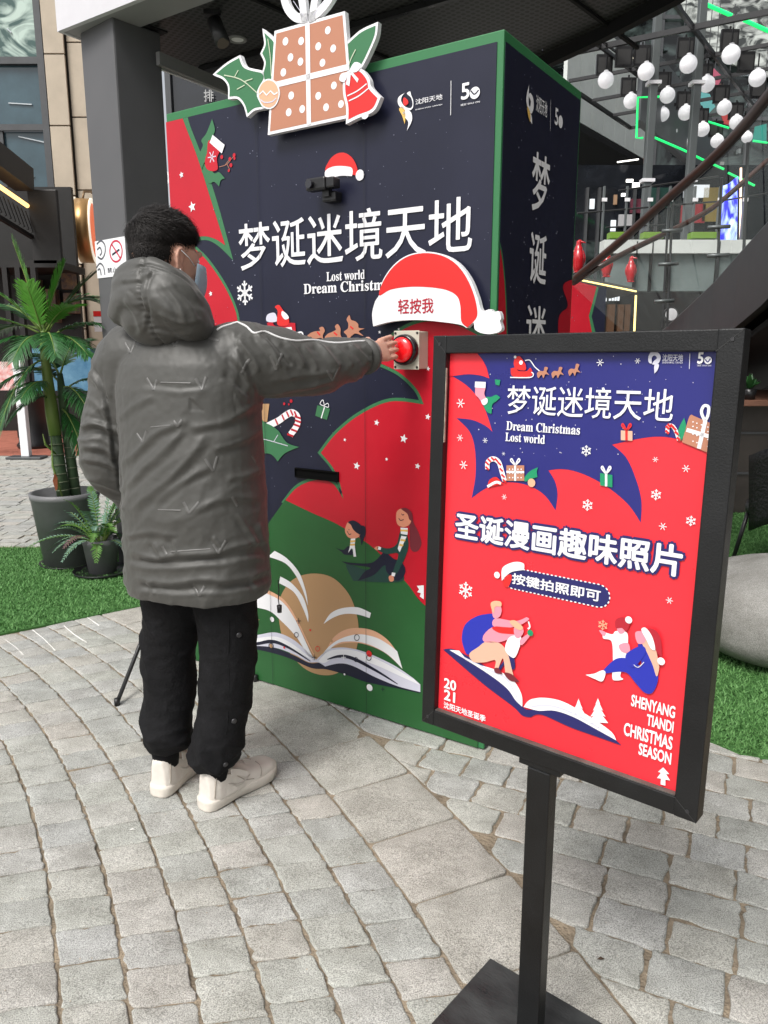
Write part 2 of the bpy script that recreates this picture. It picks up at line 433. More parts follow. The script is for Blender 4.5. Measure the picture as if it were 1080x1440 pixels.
for dist, cx, cy, out, kd in stones:
    if in_turf_left(cx, cy): continue
    if cx > 1.25 and cy > 2.75: continue
    h = random.gauss(0, .0013) if kd != 'b' else random.gauss(.001, .0006)
    V, F = stone_geo(out, h, 0)
    rv = random.random() if kd != 'b' else random.uniform(.35, .65)
    if nobj < 298:
        nm = 'paving_slab' if kd == 'b' else 'paving_stone'
        ob = mobj(nm, V, F, M_slab if kd == 'b' else M_set, pave, False); set_rnd(ob.data, [rv] * len(V)); nobj += 1
        ob.data.polygons.foreach_set('use_smooth', [True] * len(ob.data.polygons))
    else:
        restS.add(V, F); restR += [rv] * len(V)
ob = restS.build('distant_paving', M_set, pave, True); set_rnd(ob.data, restR); ob['kind'] = 'stuff'
# grit and a dry leaf or two on the paving
M_grit = mat('grit', (.42, .37, .30), .9, .2, var=.4, vscale=30)
gm = MB()
for i in range(260):
    p = G(random.uniform(0, 1080), random.uniform(960, 1438)); r = random.uniform(.0008, .0026)
    if p.y > 3.2: continue
    gm.add([(p.x + r * math.cos(k * 1.256 + i), p.y + r * math.sin(k * 1.256 + i) * .8, .0005) for k in range(5)] + [(p.x, p.y, .001 + r * .8)], [(k, (k + 1) % 5, 5) for k in range(5)])
go = gm.build('grit', M_grit, pave); go['kind'] = 'stuff'
for (x, y), lab in (((845, 1349), 'small dark dry leaf lying on the large slab beside the sign post'), ((186, 1167), 'tiny pale paper scrap lying in a joint left of the shoes')):
    p = G(x, y, .003); s_ = .010
    tag(mobj('dry_leaf' if y > 1200 else 'paper_scrap', [(-s_, 0, 0), (0, -s_ * .4, .003), (s_, 0, .001), (0, s_ * .45, .004)], [(0, 1, 3), (1, 2, 3)], mat('dark_leaf_litter', (.06, .035, .02), .8) if y > 1200 else M_chalk), lab, 'leaf' if y > 1200 else 'litter').location = p
# far setts (flat strips of paving beyond the turf)
far = MB(); fr = []
y = 5.5
while y < 10.6:
    x = -9 + random.random() * .2; hgt = .12
    while x < -.6:
        wd = random.uniform(.2, .28)
        if abs(x / y) < .62:
            far.box(x + .006, x + wd - .006, y + .006, y + hgt - .006, -.03, random.gauss(0, .002)); fr += [random.random()] * 8
        x += wd
    y += hgt
ob = far.build('far_setts', M_set, None); set_rnd(ob.data, fr); tag(ob, kind='stuff'); ob.parent = pave
M_redb = mat('red_brick_paving', (.36, .13, .09), .85, .2, var=.25, vscale=6, bump=.3)
V, F = prism([(-16, 10.7), (-.4, 10.7), (-.4, 15.4), (-16, 15.4)], -.034, .004)
tag(mobj('red_paving', V, F, M_redb), kind='structure')

# ------------------------------------------------------------------ artificial turf
M_grass = mat('turf_blade', (.065, .185, .045), .6, .3, var=.35, vscale=60, col2=(.16, .33, .11))
M_turfb = mat('turf_backing', (.06, .15, .045), .95, .1)
def turf(name, poly, count, bias, label):
    V, F = prism(poly, -.004, .006)
    root = tag(mobj(name + '_mat', V, F, M_turfb), kind='stuff', label=label)
    xs = [p[0] for p in poly]; ys = [p[1] for p in poly]
    P = []
    def inside(x, y):
        c = False; j = len(poly) - 1
        for i in range(len(poly)):
            xi, yi = poly[i]; xj, yj = poly[j]
            if (yi > y) != (yj > y) and x < (xj - xi) * (y - yi) / (yj - yi) + xi: c = not c
            j = i
        return c
    while len(P) < count:
        x = random.uniform(min(xs), max(xs)); y = min(ys) + (max(ys) - min(ys)) * random.random() ** bias
        if inside(x, y): P.append((x, y))
    P = np.array(P); n = len(P); a = rng.uniform(0, 6.283, n); h = rng.uniform(.010, .021, n); w = rng.uniform(.0018, .0034, n)
    ln = rng.normal(0, .012, (n, 2)); V = np.zeros((n, 5, 3)); z0 = .004
    ca, sa = np.cos(a) * w, np.sin(a) * w
    V[:, 0] = np.c_[P[:, 0] - ca, P[:, 1] - sa, np.full(n, z0)]; V[:, 1] = np.c_[P[:, 0] + ca, P[:, 1] + sa, np.full(n, z0)]
    V[:, 2] = np.c_[P[:, 0] + ca * .8 + ln[:, 0] * .4, P[:, 1] + sa * .8 + ln[:, 1] * .4, z0 + h * .6]; V[:, 3] = np.c_[P[:, 0] - ca * .8 + ln[:, 0] * .4, P[:, 1] - sa * .8 + ln[:, 1] * .4, z0 + h * .6]
    V[:, 4] = np.c_[P[:, 0] + ln[:, 0], P[:, 1] + ln[:, 1], z0 + h]
    b = np.arange(n)[:, None] * 5
    me = bpy.data.meshes.new(name)
    me.vertices.add(n * 5); me.vertices.foreach_set('co', V.ravel())
    loops = np.concatenate([b + [0, 1, 2, 3], b + [3, 2, 4]], 1).ravel()
    me.loops.add(len(loops)); me.loops.foreach_set('vertex_index', loops)
    me.polygons.add(n * 2); st = np.stack([np.arange(n) * 7, np.arange(n) * 7 + 4], 1).ravel(); me.polygons.foreach_set('loop_start', st)
    me.polygons.foreach_set('loop_total', np.tile([4, 3], n)); me.update(calc_edges=True); me.validate()
    o = link(name, me, M_grass); o.parent = root; tag(o, kind='stuff')
turf('artificial_grass', [(-4.6, 1.66), (-1.955, 3.673), (-1.402, 4.094), (-.75, 4.55), (-.75, 5.443), (-6, 5.443)], 110000, .8, 'bright green artificial grass under the potted plants')
turf('artificial_grass_right', [(1.18, 2.60), (1.267, 2.485), (1.354, 2.456), (2.6, 2.3), (3.4, 7.5), (1.0, 7.5), (.95, 3.6)], 90000, 1.6, 'dark green artificial grass around the grey stone seat')
for o in list(COL.objects):
    if o.name.startswith('artificial_grass_right'): o.name = o.name.replace('_right', '')
# ------------------------------------------------------------------ the photo kiosk
M_navy = mat('navy_vinyl', (.0105, .012, .030), .38, .40, var=.14, vscale=3, rvar=.09, bump=.05, bscale=5)
M_kred = mat('red_vinyl', (.50, .008, .022), .36, .45, var=.07, vscale=3, rvar=.09, bump=.05, bscale=5)
M_kgreen = mat('green_vinyl', (.02, .105, .028), .38, .45, var=.12, vscale=3, rvar=.09, bump=.05, bscale=5)
M_edge = mat('green_trim', (.03, .17, .06), .45, .5)
M_white = mat('white_print', (.82, .82, .84), .4, .5)
M_tan = mat('tan_print', (.46, .27, .13), .4, .5)
M_peach = mat('peach_print', (.75, .42, .26), .4, .5)
M_skinp = mat('skin_print', (.72, .28, .17), .4, .5)
M_brown = mat('kraft_print', (.46, .20, .12), .45, .5)
M_leaf = mat('leaf_print', (.04, .17, .07), .4, .5)
M_dleaf = mat('dark_leaf_print', (.012, .055, .045), .4, .5)
M_pale = mat('pale_print', (.62, .62, .72), .4, .5)
M_snow = mat('faint_snow_print', (.26, .27, .36), .5)
M_black = mat('black_plastic', (.012, .012, .013), .35, .5, rvar=.1)
M_hatred = mat('hat_red', (.68, .02, .018), .45, .5)
M_dred = mat('dark_red_print', (.16, .02, .03), .4, .5)
M_gold = mat('yellow_print', (.8, .5, .12), .4, .5)
KW, KD, KH = 1.488, .675, 2.35
kA = Vector((.358, 2.515)); kx = Vector((.8327, -.5538))
kB = kA - kx * KW; KROT = math.atan2(kx.y, kx.x)
kiosk = empty('photo_kiosk', (kB.x, kB.y, 0), KROT, 'tall navy and red Christmas photo booth with a gift box cutout on its top edge', 'photo booth')
MB().box(0, KW, .002, KD, .004, KH, .004).build('body', M_edge, kiosk)
fp = MB().box(.0, KW - .022, -.0012, .01, .006, KH - .032).build('front_panel', M_navy, kiosk)
K = Face(kiosk, off=.0012)
for u_ in (.49, .98): K.sheet('panel_joint', [[(u_, .006), (u_ + .0016, .006), (u_ + .0016, KH - .033), (u_, KH - .033)]], mat('vinyl_seam', (.006, .007, .014), .6), 14, fp)  # thin dark seam between the vinyl panels
def grow(lp, d):
    n = len(lp); ar = sum(lp[i][0] * lp[(i + 1) % n][1] - lp[(i + 1) % n][0] * lp[i][1] for i in range(n)); sg = 1 if ar > 0 else -1; out = []
    for i in range(n):
        a, b, c = lp[i - 1], lp[i], lp[(i + 1) % n]
        e1 = Vector((b[0] - a[0], b[1] - a[1])); e2 = Vector((c[0] - b[0], c[1] - b[1]))
        e1 = e1.normalized() if e1.length > 1e-9 else Vector((1, 0)); e2 = e2.normalized() if e2.length > 1e-9 else e1
        nn_ = Vector((e1.y, -e1.x)) + Vector((e2.y, -e2.x)); l = nn_.length
        nn_ = nn_ / l if l > .2 else Vector((e1.y, -e1.x)); k_ = d / max(.45, nn_.dot(Vector((e1.y, -e1.x))))
        out.append((b[0] + nn_.x * k_ * sg, b[1] + nn_.y * k_ * sg))
    return out
def clipbox(lp, u0, u1, v0, v1):
    """clip a loop to the panel"""
    def cut(P, f, inter):
        out = []
        for i in range(len(P)):
            a, b = P[i - 1], P[i]
            if f(b):
                if not f(a): out.append(inter(a, b))
                out.append(b)
            elif f(a): out.append(inter(a, b))
        return out
    def ix(c, k): return lambda a, b: tuple(a[j] + (b[j] - a[j]) * ((c - a[k]) / (b[k] - a[k])) for j in (0, 1))
    for c, k, sgn in ((u0, 0, 1), (u1, 0, -1), (v0, 1, 1), (v1, 1, -1)):
        lp = cut(lp, lambda p: (p[k] - c) * sgn >= 0, ix(c, k))
        if not lp: return lp
    return lp
def panel_shape(Fc, name, pts, m, L, box, parent=None, g=0, n=6):
    lp = spline([Fc.uv(*p[:2]) + tuple(p[2:]) for p in pts], True, n)
    if g: lp = grow(lp, g)
    lp = clipbox(lp, *box)
    if not lp: print('EMPTY', name, pts[0]); return None
    d = [lp[0]]
    for p in lp[1:]:
        if math.hypot(p[0] - d[-1][0], p[1] - d[-1][1]) > 1e-4: d.append(p)
    return Fc.sheet(name, [d], m, L, parent)
KBOX = (.001, KW - .022, .007, KH - .033)
K.z(0, 0, 1)
# red swirls upper left
r1 = [(225, 150, 1), (254, 158, 1), (262, 180), (278, 222), (298, 285), (317, 345, 1), (300, 335), (278, 333), (225, 345, 1)]
r2 = [(225, 352, 1), (262, 345), (283, 358), (300, 378), (316, 403), (328, 428), (334, 450), (334, 480), (318, 505, 1), (225, 500, 1)]
panel_shape(K, 'printed_swirl_edge', [(225, 140, 1), (262, 156, 1), (268, 178), (285, 222), (306, 285), (328, 366, 1), (303, 343), (280, 338), (225, 350, 1)], M_leaf, 1, KBOX, fp)
panel_shape(K, 'printed_swirl', r1, M_kred, 2, KBOX, fp)
panel_shape(K, 'printed_swirl_edge', r2, M_leaf, 1, KBOX, fp, .012)
panel_shape(K, 'printed_swirl', r2, M_kred, 2, KBOX, fp)
# green hill and big central swirl
K.z(300, 350, 2.571)
hill = [(-330, 1290), (-100, 1230), (100, 1130), (205, 985), (262, 905, 1), (360, 955), (458, 1000), (585, 1085), (700, 1205), (780, 1300), (1100, 1500, 1), (1100, 2100, 1), (-400, 2100, 1)]
panel_shape(K, 'printed_hill', hill, M_kgreen, 3, KBOX, fp)
red = [(585, 405, 1), (630, 335), (700, 285), (780, 262), (870, 272), (940, 303), (1040, 360, 1), (1040, 1480, 1), (780, 1300), (700, 1207), (585, 1085), (458, 1000), (360, 955), (262, 908, 1), (305, 862), (370, 836), (430, 846), (472, 905, 1),
       (455, 835), (430, 785), (390, 737, 1), (445, 668), (530, 600), (640, 552), (762, 562, 1), (735, 505), (670, 445)]
panel_shape(K, 'printed_swirl_edge', red[:7] + [(1040, 1480, 1), (472, 1000, 1), (262, 912, 1)] + red[14:], M_leaf, 2, KBOX, fp, .012)
panel_shape(K, 'printed_swirl', red, M_kred, 4, KBOX, fp)
for i, (x, y, r) in enumerate([(592, 628, 12), (690, 686, 17), (520, 784, 15), (628, 760, 7), (740, 785, 12), (477, 690, 7), (778, 433, 9), (777, 607, 12), (603, 301, 7), (672, 290, 6)]):
    K.star('printed_star', x, y, r, M_white, 5, fp, rot=.2)
K.z(0, 0, 1)
for x, y, r in [(256, 246, 5), (271, 291, 8), (297, 413, 4)]: K.star('printed_star', x, y, r, M_white, 5, fp, rot=-.2)
K.flake('printed_snowflake', 345, 412, 17, M_white, 5, fp, fancy=True)
# falling snow specks
sp = []
for _ in range(190):
    x, y = random.uniform(300, 690), random.uniform(150, 690); sp.append((x, y, random.uniform(.25, .62)))
def inpoly(x, y, poly):
    c = False; j = len(poly) - 1
    for i in range(len(poly)):
        if (poly[i][1] > y) != (poly[j][1] > y) and x < (poly[j][0] - poly[i][0]) * (y - poly[i][1]) / (poly[j][1] - poly[i][1]) + poly[i][0]: c = not c
        j = i
    return c
redpx = [(300 + p[0] / 2.571, 350 + p[1] / 2.571) for p in red]; hillpx = [(300 + p[0] / 2.571, 350 + p[1] / 2.571) for p in hill]
sp = [q for q in sp if not inpoly(q[0], q[1], redpx) and not inpoly(q[0], q[1], hillpx)]
K.dots('printed_snow', sp, M_snow, 5, fp, 6)
# lettering
K.text('梦诞迷境天地', (338, 381), (666, 274), M_white, 6, fp, bold=.007)
K.text('\U0001d40b\U0001d428\U0001d42c\U0001d42d \U0001d430\U0001d428\U0001d42b\U0001d425\U0001d41d', (460, 396), (514, 379), M_white, 6, fp, bold=.008)
K.text('\U0001d403\U0001d42b\U0001d41e\U0001d41a\U0001d426 \U0001d402\U0001d421\U0001d42b\U0001d422\U0001d42c\U0001d42d\U0001d426\U0001d41a\U0001d42c', (428, 414), (557, 391), M_white, 6, fp, bold=.01)
def logo(Fc, par, z=(540, 0, 2.0)):
    """phoenix-like swirl mark, mall name, dividing line and the 50 mark, in the pixels of the enlarged crop"""
    Fc.z(*z)
    Fc.arts('printed_emblem', [[(60, 262, 1), (52, 272), (50, 285), (60, 300), (76, 305), (82, 295), (78, 276), (66, 264), (75, 258), (78, 268), (84, 285), (82, 305), (70, 312), (55, 308), (42, 295), (42, 275)], [(66, 310), (78, 318), (80, 340), (66, 368, 1), (70, 345), (60, 330), (54, 318)]], M_white, 6, par)
    Fc.arts('printed_emblem', [[(54, 300), (62, 318), (60, 350, 1), (52, 325), (44, 308)]], M_gold, 6, par)
    Fc.arts('printed_emblem', [[(58, 275), (68, 282), (70, 292), (60, 298), (55, 288)]], M_hatred, 7, par)
def fifty(Fc, par, z):
    Fc.z(*z)
    u0, v0 = Fc.uv(218, 282); 
    Fc.text('5', (218, 283), (243, 231), M_white, 6, par, bold=.02)
    Fc.dots('printed_ring', [(257, 262, 14)], M_white, 6, par, 20)
    Fc.stroke('printed_bird', [[(246, 256, 1), (256, 266), (268, 254)]], .004, M_navy, 7, par)
logo(K, fp)
K.z(540, 0, 2.0)
K.text('沈阳天地', (90, 296), (166, 264), M_white, 6, fp, bold=.004); K.text('SHENYANG TIANDI', (90, 308), (165, 296), M_white, 6, fp, bold=.004)
K.stroke('printed_rule', [[(190, 228, 1), (189, 325, 1)]], .0018, M_white, 6, fp, smooth=False)
fifty(K, fp, (540, 0, 2.0)); K.text('瑞安 SHUI ON', (217, 300), (271, 283), M_white, 6, fp, bold=.004)
# stocking with holly, upper left
K.z(0, 0, 2.0)
K.art('printed_holly', [(598, 335, 1), (606, 365), (600, 385), (604, 400), (590, 420), (588, 440), (575, 460), (568, 478, 1), (566, 455), (560, 440), (572, 410), (568, 395), (582, 375)], M_leaf, 5, fp)
K.art('printed_holly', [(568, 482, 1), (590, 475), (605, 488), (618, 485), (634, 502, 1), (622, 508), (618, 525, 1), (604, 512), (590, 516), (580, 500)], M_leaf, 5, fp)
K.art('printed_stocking', [(590, 395), (622, 415), (612, 445), (614, 475), (600, 482), (583, 475), (578, 455), (584, 430)], M_kred, 6, fp)
K.art('printed_stocking_cuff', [(600, 380, 1), (634, 408, 1), (626, 432, 1), (592, 402, 1)], M_white, 7, fp)
K.flake('printed_snowflake', 598, 442, 17, M_pale, 7, fp)
K.dots('printed_berry', [(625, 442, 4), (648, 448, 4), (660, 437, 4), (651, 465, 4), (661, 446, 3), (645, 480, 3)], M_kred, 5, fp)
K.stroke('printed_twig', [[(618, 470), (640, 462), (658, 440)], [(640, 462), (648, 478)], [(635, 464), (646, 450)]], .002, M_brown, 5, fp)
# small santa hat above the camera
K.art('printed_hat', [(920, 485), (926, 455), (945, 435), (968, 430), (990, 442), (1004, 466), (1008, 492), (990, 492)], M_hatred, 6, fp)
K.art('printed_hat_brim', [(916, 502, 1), (918, 480), (945, 468), (985, 470), (994, 480), (992, 496, 1), (960, 495), (930, 502)], M_white, 7, fp)
K.dots('printed_pompom', [(1014, 493, 12)], M_white, 7, fp)
# sleigh and reindeer
K.z(300, 350, 2.571)
K.art('printed_sleigh', [(196, 268, 1), (215, 262), (225, 278), (262, 280), (275, 268), (298, 268, 1), (300, 300), (295, 318), (212, 322), (204, 300)], M_kred, 6, fp)
K.art('printed_santa', [(232, 262), (235, 225), (225, 210), (240, 203), (255, 222), (275, 250), (272, 275), (240, 278)], M_hatred, 7, fp)
K.art('printed_beard', [(252, 225), (268, 235), (276, 250), (262, 255), (250, 240)], M_white, 8, fp)
K.arts('printed_sack', [[(196, 262), (198, 238), (225, 232), (232, 262)]], M_pale, 7, fp)
K.art('printed_muff', [(262, 285, 1), (285, 282, 1), (288, 300), (268, 298)], M_white, 8, fp)
K.stroke('printed_runner', [[(300, 322), (305, 306), (322, 302), (330, 320)]], .006, M_white, 7, fp)
for dx, dy in ((0, 0), (62, -8)):
    K.art('printed_reindeer', [(340, 318), (352, 305), (370, 298), (388, 296), (385, 286), (398, 282), (405, 296), (398, 312), (400, 330), (392, 322), (378, 324), (362, 330), (356, 318)] if not dx else [(405, 322), (415, 308), (432, 300), (445, 292), (442, 280), (452, 272), (462, 288), (462, 310), (470, 328), (455, 318), (440, 330), (425, 322)], M_brown, 6, fp)
K.art('printed_reindeer', [(474, 300), (488, 288), (490, 270), (484, 255), (494, 240), (500, 256), (515, 262), (526, 272), (528, 285), (550, 288, 1), (528, 298), (545, 315) , (518, 306), (505, 312), (490, 326), (484, 312)], M_brown, 6, fp)
K.stroke('printed_collar', [[(378, 300), (388, 312)], [(438, 302), (450, 312)], [(497, 280), (508, 290)]], .006, M_hatred, 7, fp)
# gift, candy cane, holly below the arm
K.art('printed_gift', [(378, 565, 1), (424, 578, 1), (412, 618, 1), (370, 603, 1)], M_leaf, 5, fp)
K.stroke('printed_gift_ribbon', [[(404, 572, 1), (392, 612, 1)]], .005, M_white, 6, fp, smooth=False)
K.stroke('printed_gift_ribbon', [[(402, 568), (388, 560), (398, 546), (404, 568)], [(402, 568), (418, 572), (416, 558), (402, 566)]], .003, M_white, 6, fp)
cane = [(150, 662), (230, 625), (262, 603), (285, 592), (304, 602), (308, 622), (300, 645), (280, 672)]
K.stroke('printed_candy_cane', [cane], .027, M_white, 5, fp)
cs = spline(cane, False, 6)
K.stroke('printed_candy_stripe', [[(cs[i][0] - 4, cs[i][1] - 10), (cs[i][0] + 5, cs[i][1] + 10)] if i < 26 else [(cs[i][0] - 11, cs[i][1] - 3), (cs[i][0] + 11, cs[i][1] + 5)] for i in range(2, len(cs), 4)], .008, M_kred, 6, fp, smooth=False)
K.art('printed_holly', [(90, 700, 1), (110, 640), (160, 600), (185, 625), (215, 640), (240, 660, 1), (268, 700), (312, 716, 1), (262, 738), (235, 768, 1), (205, 740), (140, 740)], M_leaf, 6, fp)
K.stroke('printed_leaf_vein', [[(140, 680), (195, 690), (272, 712)], [(220, 698), (236, 672)]], .003, M_pale, 7, fp)
K.art('printed_gift', [(100, 560, 1), (204, 560, 1), (196, 625, 1), (100, 620, 1)], M_tan, 4, fp)
K.dots('printed_berry', [(283, 550, 5), (258, 560, 4), (275, 562, 3)], M_kred, 5, fp)
# people sitting on the hill
K.z(340, 700, 3.176)
K.art('printed_ponytail', [(530, 125), (552, 128), (556, 155), (545, 190), (536, 212, 1), (532, 185), (526, 160)], M_navy, 6, fp)
K.art('printed_face', [(466, 130), (478, 108), (505, 110), (530, 140), (530, 168), (505, 182), (478, 175), (464, 152)], M_skinp, 6, fp)
K.art('printed_hair', [(478, 108), (500, 100), (525, 112), (538, 130), (538, 160), (520, 158), (500, 140), (490, 120)], M_navy, 7, fp)
K.art('printed_scarf', [(490, 182, 1), (510, 180, 1), (508, 215), (514, 262, 1), (502, 262, 1), (496, 225), (478, 245, 1), (486, 215)], M_white, 7, fp)
K.arts('printed_scarf_stripe', [[(488, 190, 1), (510, 188, 1), (510, 196, 1), (487, 198, 1)], [(488, 205, 1), (508, 204, 1), (508, 212, 1), (486, 212, 1)]], M_gold, 8, fp, 1)
K.art('printed_dress', [(420, 222, 1), (455, 232), (480, 215), (500, 245), (495, 255, 1), (460, 252), (448, 240)], M_navy, 6, fp)
K.art('printed_long_hair', [(735, 50), (762, 70), (770, 110), (790, 150), (805, 200), (790, 235), (765, 238), (752, 210), (752, 150), (745, 90)], M_dred, 6, fp)
K.art('printed_face', [(692, 95), (695, 62), (715, 48), (745, 55), (760, 90), (752, 118), (725, 130), (700, 120)], M_skinp, 7, fp)
K.art('printed_hair', [(715, 48), (738, 45), (762, 65), (766, 100), (752, 96), (742, 70)], M_dred, 8, fp)
K.stroke('printed_features', [[(704, 90), (712, 100), (726, 96)], [(716, 70), (722, 76), (728, 72)]], .0025, M_navy, 8, fp)
K.stroke('printed_features', [[(474, 148), (482, 162), (492, 160)], [(480, 140), (484, 143)]], .0025, M_navy, 8, fp)
K.art('printed_coat', [(712, 150), (740, 165), (748, 210), (735, 260), (700, 330), (682, 350), (676, 335), (700, 265), (695, 245), (650, 250), (612, 232), (615, 218), (660, 225), (695, 205)], M_dleaf, 8, fp)
K.arts('printed_scarf', [[(712, 132, 1), (745, 134, 1), (744, 165, 1), (714, 160, 1)], [(716, 168, 1), (740, 172, 1), (708, 242, 1), (700, 225, 1)]], M_white, 9, fp, 1)
K.arts('printed_scarf_stripe', [[(712, 140, 1), (745, 142, 1), (744, 150, 1), (713, 148, 1)], [(715, 182, 1), (736, 186, 1), (732, 194, 1), (712, 190, 1)], [(709, 204, 1), (727, 208, 1), (722, 216, 1), (706, 212, 1)]], M_gold, 10, fp, 1)
K.art('printed_trousers', [(448, 282, 1), (500, 290), (585, 288), (640, 236, 1), (680, 270), (715, 285), (734, 320), (720, 358), (690, 368), (650, 330), (640, 300), (590, 345), (520, 370, 1), (550, 330), (575, 310), (480, 296)], M_navy, 7, fp)
K.art('printed_shadow_patch', [(470, 296), (560, 320), (640, 300), (720, 340), (700, 376), (500, 370, 1)], M_dleaf, 6, fp)
K.arts('printed_hand', [[(595, 225), (608, 215), (622, 222), (610, 234)], [(660, 350), (678, 345), (682, 368), (665, 372)]], M_skinp, 8, fp)
K.arts('printed_cuff', [[(614, 215, 1), (626, 220, 1), (624, 232, 1), (612, 230, 1)], [(674, 332, 1), (690, 334, 1), (686, 350, 1), (672, 347, 1)]], M_white, 9, fp, 1)
K.art('printed_paper', [(784, 392, 1), (815, 390, 1), (815, 452, 1), (798, 440, 1), (802, 425, 1), (786, 420, 1), (794, 408, 1)], M_white, 6, fp)
# the open book
K.art('printed_sun', [(165, 500), (180, 430), (230, 365), (310, 338), (400, 352), (470, 415), (510, 500), (524, 600), (505, 700), (450, 770), (380, 792), (300, 772), (235, 715), (185, 630)], M_tan, 5, fp)
K.art('printed_page', [(60, 420), (130, 425), (200, 480), (250, 560), (318, 705), (340, 725, 1), (300, 705), (250, 625), (180, 550), (110, 498), (-40, 478, 1), (-60, 420, 1)], M_white, 7, fp)
K.stroke('printed_page_edge', [[(118, 418), (190, 460), (245, 540), (300, 650), (328, 705)]], lambda t: .018 * (1 - t * .8), M_peach, 8, fp)
K.art('printed_page', [(150, 236, 1), (205, 270), (260, 335), (290, 420), (298, 480, 1), (275, 410), (240, 340), (195, 290), (120, 262, 1)], M_white, 7, fp)
K.art('printed_page', [(175, 350, 1), (225, 380), (275, 440), (298, 510), (300, 556, 1), (275, 490), (235, 420), (170, 380, 1)], M_white, 7, fp)
K.art('printed_page', [(368, 562, 1), (400, 515), (450, 492), (520, 488), (580, 513, 1), (574, 536, 1), (520, 520), (460, 518), (410, 535)], M_white, 7, fp)
K.art('printed_cover', [(-60, 650, 1), (40, 648), (120, 660), (230, 700), (300, 735), (345, 735), (400, 722), (480, 716), (560, 735), (700, 800), (800, 866, 1), (800, 872, 1), (700, 850), (560, 822), (470, 790), (380, 765), (310, 758), (200, 710), (60, 675), (-60, 670, 1)], M_navy, 6, fp)
K.art('printed_pages', [(-60, 605, 1), (60, 612), (150, 600), (230, 630), (300, 690), (335, 722, 1), (370, 690), (400, 672), (470, 668), (560, 690), (680, 745), (770, 805, 1), (800, 832, 1), (800, 866, 1), (700, 840), (600, 800), (500, 750), (440, 738), (375, 752, 1), (345, 734), (300, 732), (240, 700), (150, 668), (50, 660), (-60, 665, 1)], M_pale, 7, fp)
K.art('printed_pages', [(345, 728, 1), (380, 690), (430, 676), (520, 684), (640, 735), (770, 808, 1), (800, 835, 1), (700, 790), (600, 745), (500, 712), (430, 704), (375, 735)], M_white, 8, fp)
K.art('printed_pages', [(-60, 620, 1), (60, 625), (150, 618), (220, 645), (300, 705), (318, 724, 1), (240, 680), (150, 645), (60, 642), (-60, 645, 1)], M_white, 8, fp)
K.stroke('printed_page_line', [[(-40, 655), (60, 652), (140, 640), (215, 668), (310, 728)], [(385, 720), (440, 706), (500, 716), (600, 768), (700, 830)]], lambda t: .003 + .012 * math.sin(3.14 * t), M_navy, 9, fp)
K.art('printed_page_back', [(380, 680, 1), (410, 625), (460, 590), (520, 580), (590, 592), (650, 630), (694, 684, 1), (720, 762, 1), (640, 690), (540, 650), (450, 650)], M_peach, 6, fp)
K.art('printed_page', [(348, 722, 1), (385, 670), (440, 630), (520, 608), (600, 622), (660, 655), (697, 684, 1), (720, 762, 1), (650, 695), (560, 650), (480, 640), (420, 655)], M_white, 7, fp)
ringpx = [(248, 610, 9), (518, 622, 11), (514, 720, 8), (572, 712, 10), (135, 660, 10)]
for x, y, r in ringpx: K.stroke('printed_ring', [[(x + r * math.cos(k * .785), y + r * 1.2 * math.sin(k * .785)) for k in range(8)]], .0028, M_navy, 11, fp, closed=True)
K.stroke('printed_ring', [[(343 + 9 * math.cos(k * .785), 672 + 11 * math.sin(k * .785)) for k in range(8)]], .0028, M_hatred, 11, fp, closed=True)
K.dots('printed_dot', [(140, 541, 9), (575, 845, 13), (463, 786, 4)], M_white, 11, fp); K.dots('printed_dot', [(310, 589, 4), (573, 694, 12), (194, 667, 4)], M_hatred, 11, fp); K.dots('printed_dot', [(404, 636, 6), (135, 660, 7)], M_tan, 10, fp)
cr = lambda x, y, r: [[(x - r, y, 1), (x + r, y, 1)], [(x, y - r * 1.2, 1), (x, y + r * 1.2, 1)]]
K.stroke('printed_cross', cr(258, 548, 11) + cr(328, 710, 11) + cr(634, 852, 8) , .0025, M_navy, 11, fp, smooth=False)
K.stroke('printed_cross', cr(74, 543, 10), .0025, M_brown, 11, fp, smooth=False); K.stroke('printed_cross', cr(459, 710, 10), .0025, M_white, 11, fp, smooth=False)
# slot for the photographs
K.z(300, 350, 2.571)
ua, va = K.uv(302, 812); ub, vb = K.uv(454, 830); vc = K.uv(302, 793)[1]; vd = K.uv(302, 822)[1]
sl_ = MB(); h0, h1 = min(va, vb) - .006, max(vc, vb) + .0
h1 = vc; h0 = vd
M_slot = mat('slot_black', (.003, .003, .003), .8, .1)
st = MB().box(ua, ub, -.012, -.002, h1 - .002, h1 + .003).box(ua, ub, -.012, -.002, h0 - .003, h0 + .002).box(ua - .003, ua, -.012, -.002, h0 - .003, h1 + .003).box(ub, ub + .003, -.012, -.002, h0 - .003, h1 + .003).box(ua, ub, -.0065, -.006, h0, h1).build('photo_slot', M_slot, kiosk)
# camera on the front
K.z(0, 0, 2.0)
u, v = K.uv(930, 535)
wc = MB().box(u - .055, u + .03, -.075, -.035, v - .01, v + .032, .006).build('webcam', M_black, kiosk)
MB().box(u + .03, u + .065, -.07, -.03, v - .006, v + .028, .004).box(u - .01, u + .05, -.04, 0, v - .045, v - .012, .005).box(u + .0, u + .028, -.05, -.03, v - .03, v + .0).build('webcam_bracket', M_black, wc)
MB().lathe([(.014, 0), (.014, .012), (.010, .012)], 16, Matrix.Translation((u - .03, -.078, v + .01)) @ Matrix.Rotation(math.pi / 2, 4, 'X')).build('lens', mat('lens_glass', (.01, .01, .015), .08, .8), wc)
